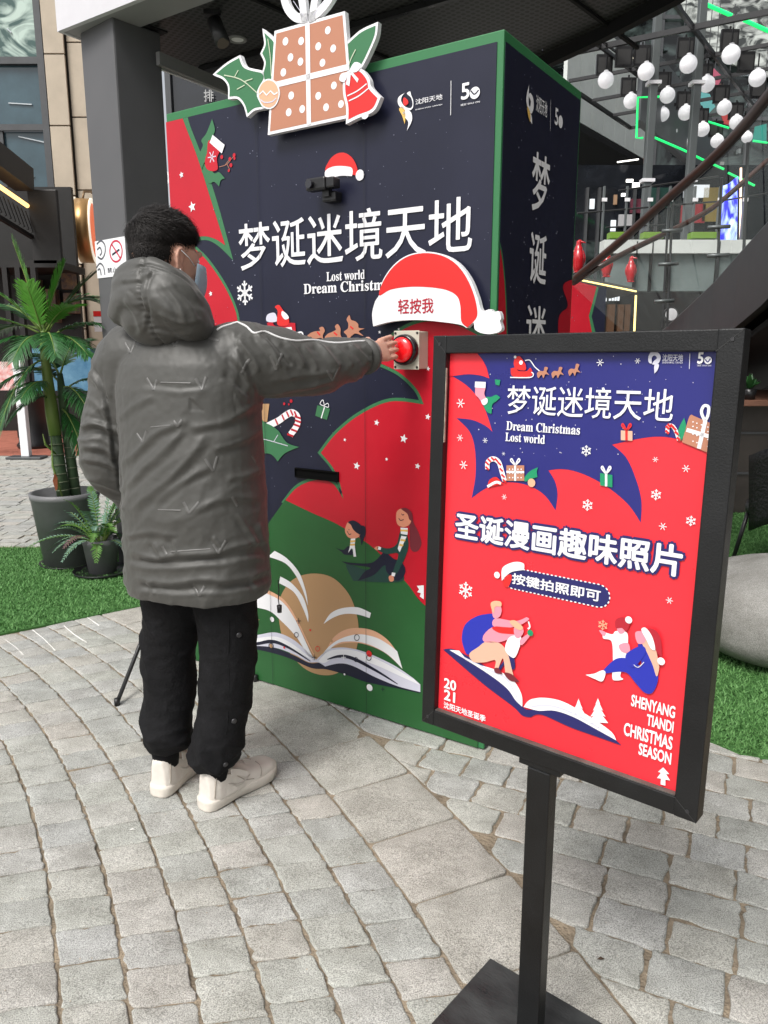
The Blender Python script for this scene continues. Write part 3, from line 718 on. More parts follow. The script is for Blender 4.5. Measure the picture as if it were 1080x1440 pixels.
# santa hat board above the button
Hh = Face(kiosk, off=.05); Hh.z(300, 350, 2.571)
hb = [(578, 280, 1), (574, 235), (585, 190), (600, 165), (612, 115), (650, 60), (700, 24), (765, 10), (830, 20), (885, 52), (928, 108), (955, 175), (970, 222), (1000, 218), (1012, 228), (1032, 226), (1040, 250), (1036, 262), (1042, 290), (1025, 303), (995, 308), (965, 303), (945, 290), (940, 268), (915, 286, 1), (895, 275), (840, 266), (740, 257), (650, 262)]
hat = Hh.art('hat_cutout', hb, M_white, 0, kiosk, thick=.022)
Hh.art('hat_crown', [(600, 168), (614, 118), (652, 64), (702, 28), (765, 15), (828, 25), (880, 57), (920, 112), (946, 178), (955, 235), (942, 262), (918, 284, 1), (897, 262), (893, 205), (880, 170), (840, 148), (770, 138), (700, 138), (640, 148)], M_hatred, 1, hat)
Hh.text('轻按我', (668, 236), (797, 176), mat('hat_lettering', (.42, .01, .03), .4), 2, hat, bold=.012)
hu, hv = Hh.uv(760, 90); MB().box(hu - .05, hu + .05, -.028, -.002, hv - .02, hv + .02).build('standoff', M_black, hat)
# the button box
Bb = Face(kiosk, off=.06); Bb.z(0, 0, 1)
u, v = Bb.uv(573, 492)
M_cream = mat('cream_plastic', (.56, .52, .43), .45, .5, rvar=.05)
bx = MB().box(u - .049, u + .047, -.062, -.0005, v - .063, v + .061, .004).build('button_box', M_cream, kiosk)
MB().box(u - .051, u + .049, -.066, -.062, v - .065, v + .063, .0015).build('box_lid', M_cream, bx)
for sx in (-1, 1):
    for sz in (-1, 1):
        MB().lathe([(.0042, 0), (.0042, .002), (.002, .0025)], 10, Matrix.Translation((u - .001 + sx * .043, -.066, v - .001 + sz * .056)) @ Matrix.Rotation(math.pi / 2, 4, 'X')).build('screw', M_black, bx)
Tb = Matrix.Translation((u - .002, -.066, v)) @ Matrix.Rotation(math.pi / 2, 4, 'X') @ Matrix.Scale(.76, 4)
MB().lathe([(.066, 0), (.068, .008), (.066, .028), (.061, .034), (.055, .034), (.055, .02)], 40, Tb).build('button_collar', mat('gloss_black', (.01, .01, .012), .15, .6), bx, True)
pr = [(.054, .018), (.054, .040)] + [(.054 * math.cos(a), .040 + .020 * math.sin(a)) for a in [i * .157 for i in range(1, 10)]] + [(.002, .06)]
BTN_U, BTN_V = u - .002, v
MB().lathe(pr, 40, Tb).build('push_button', mat('red_button', (.75, .006, .01), .18, .6, emit=.12, coat=.6), bx, True)
# gift cut-out on the top edge
T = Face(kiosk, off=.045); T.z(0, 0, 2.0)
def cut(name, pts, m, L, par, g=.012, white=True):
    lp = spline([T.uv(*p[:2]) + tuple(p[2:]) for p in pts], True, 5)
    if white:
        par = T.sheet(name + '_board', [grow(lp, g)], M_white, L, par, thick=.02)
        T.sheet(name, [lp], m, L + 1, par)
        return par
    return T.sheet(name, [lp], m, L, par)
tu, tv = T.uv(872, 215); topper = MB().box(tu - .06, tu + .06, -.024, -.003, KH - .10, KH + .1).build('topper_batten', M_black, kiosk)
def vein(pts): T.stroke('leaf_vein', pts, .0035, mat('vein_print', (.55, .62, .45), .4), 6, topper)
cut('holly_leaf', [(608, 208, 1), (640, 182), (673, 163, 1), (688, 192), (735, 205, 1), (742, 220), (722, 262), (738, 300, 1), (715, 305), (697, 320, 1), (688, 292), (670, 272), (646, 272, 1), (645, 240), (630, 218)], M_leaf, 1, topper, .008)
cut('holly_leaf', [(744, 92, 1), (776, 128), (778, 180), (770, 235, 1), (748, 232), (742, 205, 1), (748, 175), (738, 150, 1), (748, 125)], M_leaf, 1, topper, .008)
cut('holly_leaf', [(978, 125, 1), (1015, 92), (1057, 72, 1), (1050, 110), (1010, 192), (985, 196, 1)], M_leaf, 1, topper, .008)
vein([[(632, 212), (680, 225), (725, 262)], [(660, 220), (672, 198)], [(690, 230), (712, 222)], [(755, 110), (762, 160), (765, 215)], [(1002, 140), (988, 168), (982, 190)], [(690, 240), (668, 252)]])
gb = cut('gift', [(780, 96, 1), (966, 44, 1), (988, 322, 1), (762, 371, 1)], M_brown, 8, topper, .010)
T.dots('gift_dot', [(x, y, 8) for x, y in [(806, 118), (850, 117), (820, 163), (848, 175), (800, 205), (925, 87), (898, 132), (940, 138), (910, 178), (822, 270), (815, 317), (853, 308), (898, 271), (942, 242), (920, 303), (962, 294)]], M_white, 10, gb)
T.stroke('gift_ribbon', [[(868, 66, 1), (872, 352, 1)], [(778, 240, 1), (984, 190, 1)]], .019, M_white, 11, gb, smooth=False)
for lp in ([(868, 66, 1), (830, 62), (800, 25), (790, -40), (815, -75), (845, -50), (862, 0)], [(872, 66, 1), (905, 45), (940, 0), (962, -60), (935, -85), (900, -55), (880, 0)]):
    q = spline([T.uv(*p[:2]) + tuple(p[2:]) for p in lp], True, 6)
    inner = grow(q, -.028)
    T.sheet('bow_loop', [[q[i], q[(i + 1) % len(q)], inner[(i + 1) % len(q)], inner[i]] for i in range(len(q))], M_white, 12, gb, thick=.018)
    T.stroke('bow_crease', [[(lp[0][0] + (lp[3][0] - lp[0][0]) * .15, 45), (lp[0][0] + (lp[3][0] - lp[0][0]) * .5, 5)]], .002, M_pale, 13, gb)
bl = cut('bell', [(1000, 205), (1018, 205), (1036, 228), (1042, 252), (1066, 278, 1), (1050, 308), (1010, 325), (984, 338, 1), (984, 300), (976, 262), (978, 225)], M_hatred, 14, topper, .010)
T.stroke('bell_stripe', [[(982, 272), (1010, 258), (1036, 238)], [(986, 286), (1014, 272), (1042, 250)]], .004, M_white, 17, bl)
T.arts('bell_bow', [[(986, 205, 1), (965, 210), (960, 228), (975, 232)], [(986, 205, 1), (1002, 178), (1022, 185), (1008, 205)], [(984, 208, 1), (978, 240, 1), (988, 245, 1), (992, 210, 1)], [(990, 208, 1), (1010, 235, 1), (1014, 225, 1), (996, 205, 1)]], M_white, 18, bl, 3)
T.dots('bell_clapper', [(1030, 322, 11)], M_white, 13, bl)
ob_ = cut('ornament', [(732, 265), (740, 240), (758, 228), (778, 236), (788, 262), (780, 292), (762, 304), (742, 295)], M_peach, 14, topper, .005)
T.stroke('ornament_zigzag', [[(735, 268), (745, 258), (755, 270), (766, 258), (777, 268), (786, 262)]], .005, M_white, 17, ob_, smooth=False)
T.stroke('ornament_zigzag', [[(738, 282), (750, 290), (770, 288), (782, 278)]], .004, M_pale, 17, ob_)
# right side
sp_ = empty('side_frame', (0, 0, 0))
bpy.data.objects.remove(sp_)
side = MB().box(.012, KD - .012, -.0012, .002, .006, KH - .032).build('side_panel', M_navy, kiosk)
side.location = (KW, 0, 0); side.rotation_euler = (0, 0, math.pi / 2)
bpy.context.view_layer.update()
R_ = Face(side, off=.0012)
R_.z(540, 0, 2.0)
R_.arts('printed_emblem', [[(405, 238, 1), (398, 270), (398, 290), (404, 312), (412, 320), (418, 302), (416, 275), (408, 262), (404, 270), (410, 285), (408, 300), (404, 290)], [(404, 318), (412, 325), (414, 350, 1), (406, 335)]], M_white, 6, side)
R_.arts('printed_emblem', [[(400, 300), (408, 318), (408, 345, 1), (402, 325)]], M_gold, 7, side)
R_.text('沈阳天地', (424, 312), (457, 288), M_white, 6, side, bold=.004)
R_.stroke('printed_rule', [[(466, 281, 1), (465, 368, 1)]], .0018, M_white, 6, side, smooth=False)
R_.text('5', (477, 350), (488, 308), M_white, 6, side, bold=.02); R_.dots('printed_ring', [(494, 343, 6)], M_white, 6, side, 16)
R_.text('梦', (410, 590), (466, 448), M_white, 6, side, bold=.012)
R_.text('诞', (404, 795), (457, 665), M_white, 6, side, bold=.012)
R_.z(0, 0, 1)
R_.text('迷', (737, 487), (768, 432), M_white, 6, side, bold=.012)
u0, v0 = R_.uv(737, 487); u1, v1 = R_.uv(768, 432); hh = v1 - v0
R_.textuv('境', u0, v0 - hh * 1.35, u1, v0 - hh * .35, M_white, 6, side, .012)
bpx = (.012, KD - .012, .007, KH - .033)
panel_shape(R_, 'printed_swirl_edge', [(690, 330, 1), (702, 345), (709, 400), (712, 470, 1), (690, 500, 1)], M_leaf, 1, bpx, side, .01)
panel_shape(R_, 'printed_swirl', [(690, 330, 1), (702, 345), (709, 400), (712, 470, 1), (690, 500, 1)], M_kred, 2, bpx, side)
panel_shape(R_, 'printed_swirl', [(818, 390, 1), (792, 400), (798, 430), (785, 450), (790, 520), (820, 560, 1)], M_kred, 2, bpx, side)
sp = [(random.uniform(716, 812), random.uniform(70, 520), random.uniform(.2, .5)) for _ in range(90)]
R_.dots('printed_snow', sp, M_snow, 5, side, 6)
# ------------------------------------------------------------------ the poster on its stand
M_frame = mat('black_powder_coat', (.008, .0085, .009), .40, .42, var=.35, vscale=5, rvar=.12, bump=.12, bscale=300)
M_plate = mat('scuffed_steel_plate', (.018, .02, .021), .38, .5, rvar=.16, vscale=7, col2=(.055, .058, .058), bump=.15, bscale=90, stretch=(1, 2.4, 1))
M_pred = mat('poster_red', (.78, .028, .042), .34, .5, rvar=.10, vscale=4, var=.03, bump=.05, bscale=4)
M_pblue = mat('poster_blue', (.018, .020, .17), .34, .5, rvar=.1, vscale=4, var=.06, bump=.05, bscale=4)
M_pnavy = mat('poster_outline', (.02, .02, .12), .38, .45)
M_blue2 = mat('print_royal', (.02, .03, .38), .4)
M_pink = mat('print_pink', (.8, .28, .36), .4)
M_flesh = mat('print_flesh', (.70, .42, .30), .4)
M_pgreen = mat('print_green', (.01, .27, .12), .4)
SY, SPT, SRL = -.6970916, -.03823729, -.0051556
Ms = Matrix.Translation((.2905, 1.28, 0)) @ Matrix.Rotation(SY, 4, 'Z')
stand = empty('poster_stand', (0, 0, 0), 0, 'black framed red and blue Christmas poster on a square post with a steel base plate', 'sign stand', M=Ms)
bpy.context.view_layer.update()
SW, SH, SZ = .556, .780, .65625
Mf = Matrix.Rotation(SPT, 4, 'X') @ Matrix.Rotation(SRL, 4, 'Y')
fr = empty('frame_pivot', (0, 0, 0)); bpy.data.objects.remove(fr)
b = .033; dp = .034
fm = MB()
def bar(x0, x1, z0, z1): fm.box(x0, x1, 0, dp, z0, z1, .0025)
bar(-SW / 2, -SW / 2 + b * .92, 0, SH); bar(SW / 2 - b * 1.15, SW / 2, 0, SH); 
fm.box(-SW / 2 + b * .92 - .001, SW / 2 - b * 1.15 + .001, .0006, dp - .001, 0.0006, b, .002); fm.box(-SW / 2 + b * .92 - .001, SW / 2 - b * 1.15 + .001, .0006, dp - .001, SH - b, SH - .0006, .002)
frame = fm.build('frame', M_frame, stand)
frame.location = (0, 0, SZ); frame.rotation_euler = Mf.to_euler()
bpy.context.view_layer.update()
PO = -.016
poster = MB().box(-SW / 2 + b * .92 - .004, SW / 2 - b * 1.15 + .004, -PO, -PO + .003, b - .004, SH - b + .004).build('poster', M_pred, stand)
poster.location = frame.location; poster.rotation_euler = frame.rotation_euler
MB().box(-SW / 2 + .01, SW / 2 - .01, .021, dp + .001, .01, SH - .01).build('backing_board', M_frame, frame)
bpy.context.view_layer.update()
P = Face(poster, off=PO)
PB = (-SW / 2 + b * .92, SW / 2 - b * 1.15, b, SH - b)
P.z(590, 450, 2.204)
sky_ = [(60, 60, 1), (1000, 60, 1), (1000, 500, 1), (900, 412), (830, 378), (760, 362), (690, 366), (597, 386, 1), (640, 425), (670, 490), (688, 560), (686, 628, 1), (650, 575), (600, 530), (540, 492), (480, 468), (435, 462), (400, 466, 1), (420, 500), (428, 540), (422, 590, 1), (390, 545), (350, 518), (300, 504), (240, 506), (195, 528), (162, 552, 1), (174, 480), (172, 400), (155, 345), (115, 304, 1), (165, 310), (205, 328), (226, 346, 1), (200, 270), (155, 210), (103, 174, 1), (150, 168), (190, 172), (217, 181, 1), (205, 140), (185, 118), (165, 95, 1), (60, 60, 1)]
panel_shape(P, 'printed_night_sky', sky_[:-1], M_pblue, 1, PB, poster, n=5)
panel_shape(P, 'printed_swirl', [(60, 60, 1), (172, 95, 1), (200, 130), (217, 181, 1), (190, 172), (150, 168), (103, 174, 1), (60, 170, 1)], M_pred, 2, PB, poster, n=5)
def ptext(t, p0, p1, m=M_white, L=5, bold=.0, name='lettering', fit=0):
    u0, v0 = P.uv(*p0); u1, v1 = P.uv(*p1)
    return P.textuv(t, u0, v0, u1, v1, m, L, poster, bold, name, fit=fit)
ptext('梦诞迷境天地', (272, 291), (794, 214), bold=.005)
bold_serif = lambda s: ''.join(chr(0x1d400 + ord(c) - 65) if c.isupper() else chr(0x1d41a + ord(c) - 97) if c.islower() else c for c in s)
ptext(bold_serif('Dream Christmas'), (271, 341), (501, 326), bold=.008)
ptext(bold_serif('Lost world'), (268, 375), (392, 357), bold=.008)
# heading with dark outline
def heading(p0, p1, txt):
    ptext(txt, p0, p1, M_pnavy, 4, .085, 'lettering_outline', fit=.0038); ptext(txt, p0, p1, M_white, 6, .030)

u0, v0 = P.uv(112, 678); u1, _ = P.uv(818, 740); _, v1 = P.uv(112, 598); _, vb = P.uv(800, 792); _, vt = P.uv(810, 690)
P.textuv('圣诞漫画趣味照片', u0, (v0 + vb) / 2, u1, (v1 + vt) / 2, M_pnavy, 4, poster, .026, 'lettering_outline', fit=.0045)
P.textuv('圣诞漫画趣味照片', u0, (v0 + vb) / 2, u1, (v1 + vt) / 2, M_white, 6, poster, .026)
for x, y, r in [(130, 258, 15), (128, 365, 11), (139, 449, 14), (206, 373, 9), (263, 414, 6), (265, 548, 9), (523, 573, 18), (519, 405, 17), (733, 432, 9), (828, 460, 12), (735, 541, 17), (843, 622, 16), (756, 639, 12), (562, 132, 12), (678, 127, 9)]:
    P.flake('printed_snowflake', x, y, r, M_white, 5, poster, fancy=r > 15)
sn = [(random.uniform(180, 900), random.uniform(110, 430), random.uniform(.6, 1.8)) for _ in range(90)]
skp = [p[:2] for p in sky_]
P.dots('printed_snow', [q for q in sn if inpoly(q[0], q[1], skp)], M_pale, 3, poster, 6)
# sleigh and reindeer
P.art('printed_sleigh', [(285, 150, 1), (300, 148), (310, 158), (335, 158), (345, 148), (352, 160), (345, 175), (292, 175)], M_hatred, 5, poster)
P.art('printed_santa', [(300, 150), (296, 125), (310, 112), (322, 122), (332, 140), (330, 156)], M_hatred, 6, poster)
P.dots('printed_beard', [(318, 132, 6), (300, 115, 4)], M_white, 7, poster)
P.stroke('printed_runner', [[(284, 178), (345, 178), (356, 168), (350, 162)], [(330, 126), (345, 125), (360, 145), (375, 158)]], .0018, M_white, 6, poster)
for x, y, tx in ((385, 162, 0), (430, 162, 0), (482, 155, -8)):
    P.art('printed_reindeer', [(x - 18, y + 4), (x - 10, y - 4), (x + 2, y - 4), (x + 6, y - 16 + tx * .3), (x + 16, y - 14 + tx * .3), (x + 12, y - 2), (x + 20, y + 8), (x + 8, y + 6), (x + 2, y + 18), (x - 4, y + 8), (x - 14, y + 18)], M_brown, 6, poster)
# logo
P.arts('printed_emblem', [[(712, 112), (722, 98), (740, 100), (750, 115), (742, 135), (724, 138), (728, 128), (738, 118), (730, 110), (722, 118), (722, 135), (712, 130)], [(730, 140), (744, 138), (740, 155), (730, 166, 1)]], M_pale, 5, poster)
ptext('沈阳天地', (754, 128), (820, 106), M_pale, bold=.01); ptext('SHENYANG TIANDI', (754, 135), (818, 129), M_pale, bold=0)
P.stroke('printed_rule', [[(840, 104, 1), (838, 152, 1)]], .001, M_pale, 5, poster, smooth=False)
ptext('5', (862, 136), (884, 100), M_white, bold=.03); P.dots('printed_ring', [(896, 125, 12)], M_white, 5, poster); P.stroke('printed_bird', [[(888, 122, 1), (895, 130), (904, 120)]], .0016, M_pblue, 6, poster)
ptext('瑞安 SHUI ON', (862, 144), (906, 138), M_pale)
# stocking, little gifts
P.art('printed_holly', [(205, 240), (225, 238), (240, 232), (253, 240, 1), (240, 252), (228, 262), (226, 290, 1), (212, 285), (200, 262)], M_pgreen, 5, poster)
P.art('printed_stocking', [(176, 208, 1), (208, 210, 1), (204, 230), (212, 250), (200, 258), (185, 240), (176, 230)], M_pink, 6, poster); P.art('printed_stocking_toe', [(195, 250), (212, 242), (214, 256), (202, 264)], M_white, 7, poster)
P.art('printed_stocking_cuff', [(176, 191, 1), (209, 192, 1), (208, 211, 1), (175, 209, 1)], M_white, 7, poster)
P.art('printed_gift', [(236, 184, 1), (253, 186, 1), (250, 203, 1), (238, 200, 1)], M_pgreen, 5, poster)
def gift(x0, y0, x1, y1, m, mr, sk=0, bow=1):
    P.art('printed_gift', [(x0, y0, 1), (x1, y0 + sk, 1), (x1, y1 + sk, 1), (x0, y1, 1)], m, 5, poster)
    cx = (x0 + x1) / 2; P.stroke('printed_gift_ribbon', [[(cx, y0 + sk / 2, 1), (cx, y1 + sk / 2, 1)]], .004, mr, 6, poster, smooth=False)
    if bow: P.stroke('printed_bow', [[(cx, y0 + sk / 2), (cx - 14, y0 - 14), (cx - 10, y0 - 20), (cx, y0 + sk / 2)], [(cx, y0 + sk / 2), (cx + 14, y0 - 14), (cx + 10, y0 - 20), (cx, y0 + sk / 2)]], .0025, mr, 6, poster)
gift(626, 342, 662, 372, M_flesh, M_hatred, 2); gift(272, 450, 327, 498, M_brown, M_white, 0); gift(562, 474, 600, 512, M_pgreen, M_white, 6)
P.dots('printed_dots', [(x, y, 2.2) for x in (282, 292, 308, 318) for y in (462, 474, 488)], M_white, 6, poster, 6)
P.stroke('printed_gift_ribbon', [[(272, 470, 1), (327, 471, 1)]], .004, M_white, 6, poster, smooth=False)
P.art('printed_gift', [(838, 300), (852, 297, 1), (905, 320, 1), (903, 414, 1), (815, 378, 1)], M_brown, 5, poster)
P.stroke('printed_gift_ribbon', [[(888, 312, 1), (868, 398, 1)], [(830, 340, 1), (905, 362, 1)]], .006, M_white, 6, poster, smooth=False)
P.stroke('printed_bow', [[(886, 312), (876, 285), (884, 266), (898, 270), (896, 295), (888, 312)]], .0045, M_white, 6, poster)
P.dots('printed_dots', [(x, y + (x - 840) * .35, 2.5) for x in (850, 862, 876, 896) for y in (312, 326, 350, 372)], M_white, 6, poster, 6)
P.art('printed_holly', [(806, 372), (804, 340), (822, 303, 1), (828, 330), (820, 360), (812, 374, 1)], M_pgreen, 5, poster)
P.art('printed_holly', [(328, 488), (345, 468), (370, 456, 1), (366, 470), (368, 486, 1), (350, 492), (330, 500)], M_pgreen, 5, poster)
def cane2(pts, w):
    P.stroke('printed_candy_cane', [pts], w, M_white, 5, poster); c2 = spline(pts, False, 5)
    P.stroke('printed_candy_stripe', [[(c2[i][0] - 5, c2[i][1] - 5), (c2[i][0] + 5, c2[i][1] + 5)] for i in range(1, len(c2), 3)], .0035, M_hatred, 6, poster, smooth=False)
cane2([(213, 462), (214, 440), (230, 430), (248, 440), (258, 470), (266, 498)], .0095)
cane2([(770, 350), (772, 330), (785, 328), (797, 345), (806, 372)], .006)
P.art('printed_hat', [(216, 515), (220, 495), (240, 486), (256, 500), (262, 506), (240, 512)], M_hatred, 6, poster); P.stroke('printed_hat_brim', [[(214, 516), (240, 502), (256, 506)]], .005, M_white, 7, poster)
P.dots('printed_ornament', [(350, 504, 12)], M_peach, 6, poster)
# ---- lower half
P.z(590, 780, 2.204)
ub0, vb0 = P.uv(264, 98); ub1, vb1 = P.uv(586, 162); _, vt0 = P.uv(264, 45); _, vt1 = P.uv(586, 92)
lo, hi = (vb0 + vb1) / 2, (vt0 + vt1) / 2; rr = (hi - lo) / 2
def pill(e): 
    c = [(ub0 + rr, (lo + hi) / 2, 1), (ub1 - rr, (lo + hi) / 2, 0)]
    return [(ub0 + rr + (rr + e) * math.cos(a), (lo + hi) / 2 + (rr + e) * math.sin(a)) for a in [math.pi / 2 + i * math.pi / 10 for i in range(11)]] + [(ub1 - rr + (rr + e) * math.cos(a), (lo + hi) / 2 + (rr + e) * math.sin(a)) for a in [-math.pi / 2 + i * math.pi / 10 for i in range(11)]]
pl = pill(.0); P.sheet('printed_pill', [pill(.002)], M_pnavy, 3, poster)
seg = []; pts_ = pill(.002); 
per = []
for i in range(len(pts_)):
    a, b2 = pts_[i], pts_[(i + 1) % len(pts_)]; l = math.hypot(b2[0] - a[0], b2[1] - a[1]); k = max(1, int(l / .002))
    for j in range(k): per.append((a[0] + (b2[0] - a[0]) * j / k, a[1] + (b2[1] - a[1]) * j / k))
for i in range(0, len(per) - 3, 4):
    a, b2 = per[i], per[i + 2]; dx, dy = b2[0] - a[0], b2[1] - a[1]; l = math.hypot(dx, dy) or 1; nx_, ny_ = -dy / l * .0011, dx / l * .0011
    seg.append([(a[0] - nx_, a[1] - ny_), (b2[0] - nx_, b2[1] - ny_), (b2[0] + nx_, b2[1] + ny_), (a[0] + nx_, a[1] + ny_)])
P.sheet('printed_stitching', seg, M_white, 4, poster)
P.textuv('按键拍照即可', ub0 + rr * .9, lo + rr * .42, ub1 - rr * .8, hi - rr * .42, M_white, 5, poster, .022)
P.art('printed_hat', [(262, 92), (268, 68), (285, 60), (288, 75), (276, 100)], M_hatred, 5, poster)
P.art('printed_hat_brim', [(258, 80, 1), (260, 40), (295, 22), (325, 26), (327, 46, 1), (290, 52), (270, 66)], M_white, 6, poster); P.dots('printed_pompom', [(243, 62, 9)], M_white, 6, poster)
P.flake('printed_snowflake', 145, 110, 26, M_white, 4, poster, fancy=True); P.flake('printed_snowflake', 776, 141, 11, M_white, 4, poster)
# book
P.art('printed_book_cover', [(75, 293, 1), (110, 293), (180, 330), (260, 380), (310, 440), (322, 470), (345, 480), (400, 475), (480, 492), (560, 530), (628, 590, 1), (560, 566), (470, 534), (380, 495), (345, 503, 1), (320, 497), (290, 468), (200, 400)], M_pnavy, 4, poster)
P.art('printed_page', [(95, 294, 1), (125, 296, 1), (160, 330), (240, 356), (290, 385), (318, 430), (321, 470, 1), (300, 450), (270, 410), (200, 358)], M_white, 5, poster)
P.art('printed_page', [(325, 470, 1), (345, 448), (390, 442), (450, 455), (530, 500), (595, 546), (612, 574, 1), (560, 545), (480, 502), (420, 482), (370, 482)], M_white, 5, poster)
P.stroke('printed_page_line', [[(130, 312), (210, 352), (270, 382), (305, 440)], [(350, 468), (410, 466), (480, 490), (560, 535)]], .003, M_pale, 6, poster)
# father
P.art('printed_torso', [(145, 300), (134, 260), (145, 215), (185, 188), (240, 180, 1), (236, 210), (215, 260), (180, 300), (155, 308)], M_blue2, 6, poster)
P.art('printed_legs', [(158, 306), (185, 285), (210, 268), (250, 272), (275, 300), (290, 355), (296, 378, 1), (270, 370, 1), (262, 320), (248, 350, 1), (236, 350, 1), (238, 325), (205, 332), (170, 330)], M_flesh, 7, poster)
P.arts('printed_arm', [[(238, 196), (300, 204), (335, 192, 1), (342, 200), (300, 222), (235, 222)], [(204, 245), (240, 220), (300, 236), (300, 250), (250, 270), (204, 268)]], M_pink, 7, poster)
P.arts('printed_sleeve', [[(230, 222), (300, 225, 1), (302, 245, 1), (250, 240)]], M_hatred, 8, poster)
P.art('printed_head', [(228, 150), (250, 150), (258, 172), (250, 192), (232, 192)], M_pink, 7, poster); P.art('printed_hair', [(224, 152), (235, 142), (255, 144), (257, 158), (238, 160), (234, 180)], M_peach, 8, poster)
P.art('printed_child', [(275, 265), (290, 250), (318, 252), (312, 290), (296, 318), (270, 296)], M_white, 8, poster); P.art('printed_child_head', [(298, 224), (322, 222), (326, 240), (312, 256), (300, 250)], M_pink, 9, poster)
P.art('printed_hair', [(284, 205), (302, 202), (325, 222), (318, 232), (300, 224)], M_peach, 10, poster)
P.arts('printed_child_arm', [[(316, 262), (345, 240, 1), (348, 248, 1), (322, 278)]], M_pink, 9, poster); P.dots('printed_toy', [(348, 240, 9)], M_pgreen, 10, poster)
P.stroke('printed_twig', [[(342, 205), (346, 222), (340, 228)]], .003, M_white, 9, poster)
P.arts('printed_boot', [[(266, 364), (290, 368), (315, 392, 1), (285, 388)], [(236, 350), (250, 350), (262, 368, 1), (240, 364)]], M_dred, 9, poster)
P.art('printed_trousers', [(282, 302, 1), (296, 318), (298, 352), (286, 352, 1), (278, 325), (250, 362, 1), (246, 352, 1)], M_pnavy, 6, poster)
# mother and child
P.art('printed_body', [(680, 278), (700, 280), (712, 310), (735, 345), (742, 385), (725, 425), (700, 425), (672, 395), (640, 362), (580, 366, 1), (570, 358, 1), (610, 322), (650, 320), (690, 340)], M_blue2, 7, poster)
P.art('printed_shoe', [(518, 370, 1), (545, 366), (570, 356), (580, 364), (570, 390), (545, 382)], M_white, 8, poster)
P.art('printed_long_hair', [(700, 232), (728, 240), (738, 300), (746, 345), (738, 375), (726, 340), (708, 300), (692, 268)], M_flesh, 8, poster)
P.art('printed_head', [(672, 240), (692, 235), (706, 250), (700, 270), (680, 272)], M_pink, 9, poster)
P.art('printed_hat', [(712, 226), (738, 234), (752, 262), (756, 320, 1), (740, 300), (725, 270), (708, 250)], mat('hat_dark_red', (.42, .015, .03), .4), 10, poster)
P.art('printed_hat_brim', [(692, 230), (706, 224), (726, 252), (735, 290), (722, 288), (708, 262)], M_white, 11, poster); P.dots('printed_pompom', [(753, 327, 12)], M_white, 11, poster)
P.art('printed_child', [(574, 240), (600, 245), (612, 235), (645, 240), (648, 280), (640, 320), (625, 372), (634, 384), (612, 388), (600, 380), (602, 330), (598, 268), (572, 258)], M_white, 6, poster)
P.art('printed_child_head', [(612, 215), (635, 220), (638, 238), (622, 242)], M_pink, 7, poster); P.art('printed_cap', [(612, 225), (612, 200), (635, 192), (656, 205), (645, 235), (630, 225)], mat('hat_dark_red', (.42, .015, .03)), 8, poster); P.dots('printed_pompom', [(652, 200, 11)], M_white, 9, poster)
P.arts('printed_arm', [[(622, 278), (650, 272), (655, 300), (630, 298)], [(560, 232), (580, 238), (574, 250)]], M_pink, 8, poster)
P.art('printed_arm', [(645, 305), (690, 280), (705, 300), (670, 345), (648, 335)], M_blue2, 9, poster)
P.flake('printed_snowflake', 572, 216, 16, M_peach, 9, poster, fancy=True)
P.stroke('printed_crease', [[(668, 338), (682, 346), (700, 330)]], .0014, M_pale, 10, poster)
def fir(x, y, w, h, n):
    pts = [(x, y - h, 1)]
    for i in range(n):
        f = (i + 1) / n; pts += [(x + w * f * .5, y - h + h * f * .92 + 2, 1), (x + w * f * .28, y - h + h * f * .92 - 3, 1)]
    pts = pts[:-1] + [(x + 3, y - 6, 1), (x + 4, y + 6, 1), (x - 4, y + 6, 1), (x - 3, y - 6, 1)]
    for i in range(n - 1, -1, -1):
        f = (i + 1) / n; pts += ([(x - w * f * .28, y - h + h * f * .92 - 3, 1)] if i < n - 1 else []) + [(x - w * f * .5, y - h + h * f * .92 + 2, 1)]
    P.art('printed_fir', pts, M_white, 7, poster, n=1)
fir(496, 494, 40, 50, 3); fir(556, 524, 64, 82, 4)
P.art('printed_tree_mark', [(757, 657, 1), (776, 678, 1), (766, 678, 1), (779, 698, 1), (764, 695, 1), (764, 714, 1), (749, 710, 1), (750, 692, 1), (738, 690, 1), (750, 674, 1), (741, 671, 1)], M_white, 5, poster, n=1)
M_pw = M_white
ptext('SHENYANG', (657, 467), (796, 469), bold=.03); ptext('TIANDI', (705, 526), (791, 516), bold=.03); ptext('CHRISTMAS', (634, 557), (788, 563), bold=.03); ptext('SEASON', (680, 617), (784, 613), bold=.03)
ptext('20', (78, 411), (117, 391), bold=.03); ptext('21', (78, 447), (114, 426), bold=.03)
u0, v0 = P.uv(77, 476); u1, v1 = P.uv(208, 494)
_, vt = P.uv(77, 456)
P.textuv('沈阳天地圣诞季', u0, (v0 + P.uv(208, 516)[1]) / 2, u1, (vt + v1) / 2, M_white, 5, poster, .02)
M_lip = mat('lip_grey', (.10, .095, .085), .5, .4, var=.4, vscale=20)  # lighter mottled grey for the bottom lip
MB().box(-SW / 2 + b * .92 + .001, SW / 2 - b * 1.15 - .001, .003, .0145, b + .0002, b + .0022).build('bottom_lip', M_lip, frame)
MB().box(-SW / 2 + b * .92 + .0002, -SW / 2 + b * .92 + .0016, .002, .006, SH - .20, SH - .06).build('chipped_edge', mat('bare_edge', (.34, .30, .24), .6, var=.4, vscale=60), frame)
for sx_ in (-1, 1):
    for zz_ in (.016, SH - .016): MB().lathe([(.0035, 0), (.003, .0012)], 8, Matrix.Translation((sx_ * (SW / 2 - .016), -.0002, zz_)) @ Matrix.Rotation(math.pi / 2, 4, 'X')).build('rivet', mat('rivet_dark', (.03, .03, .032), .35), frame)
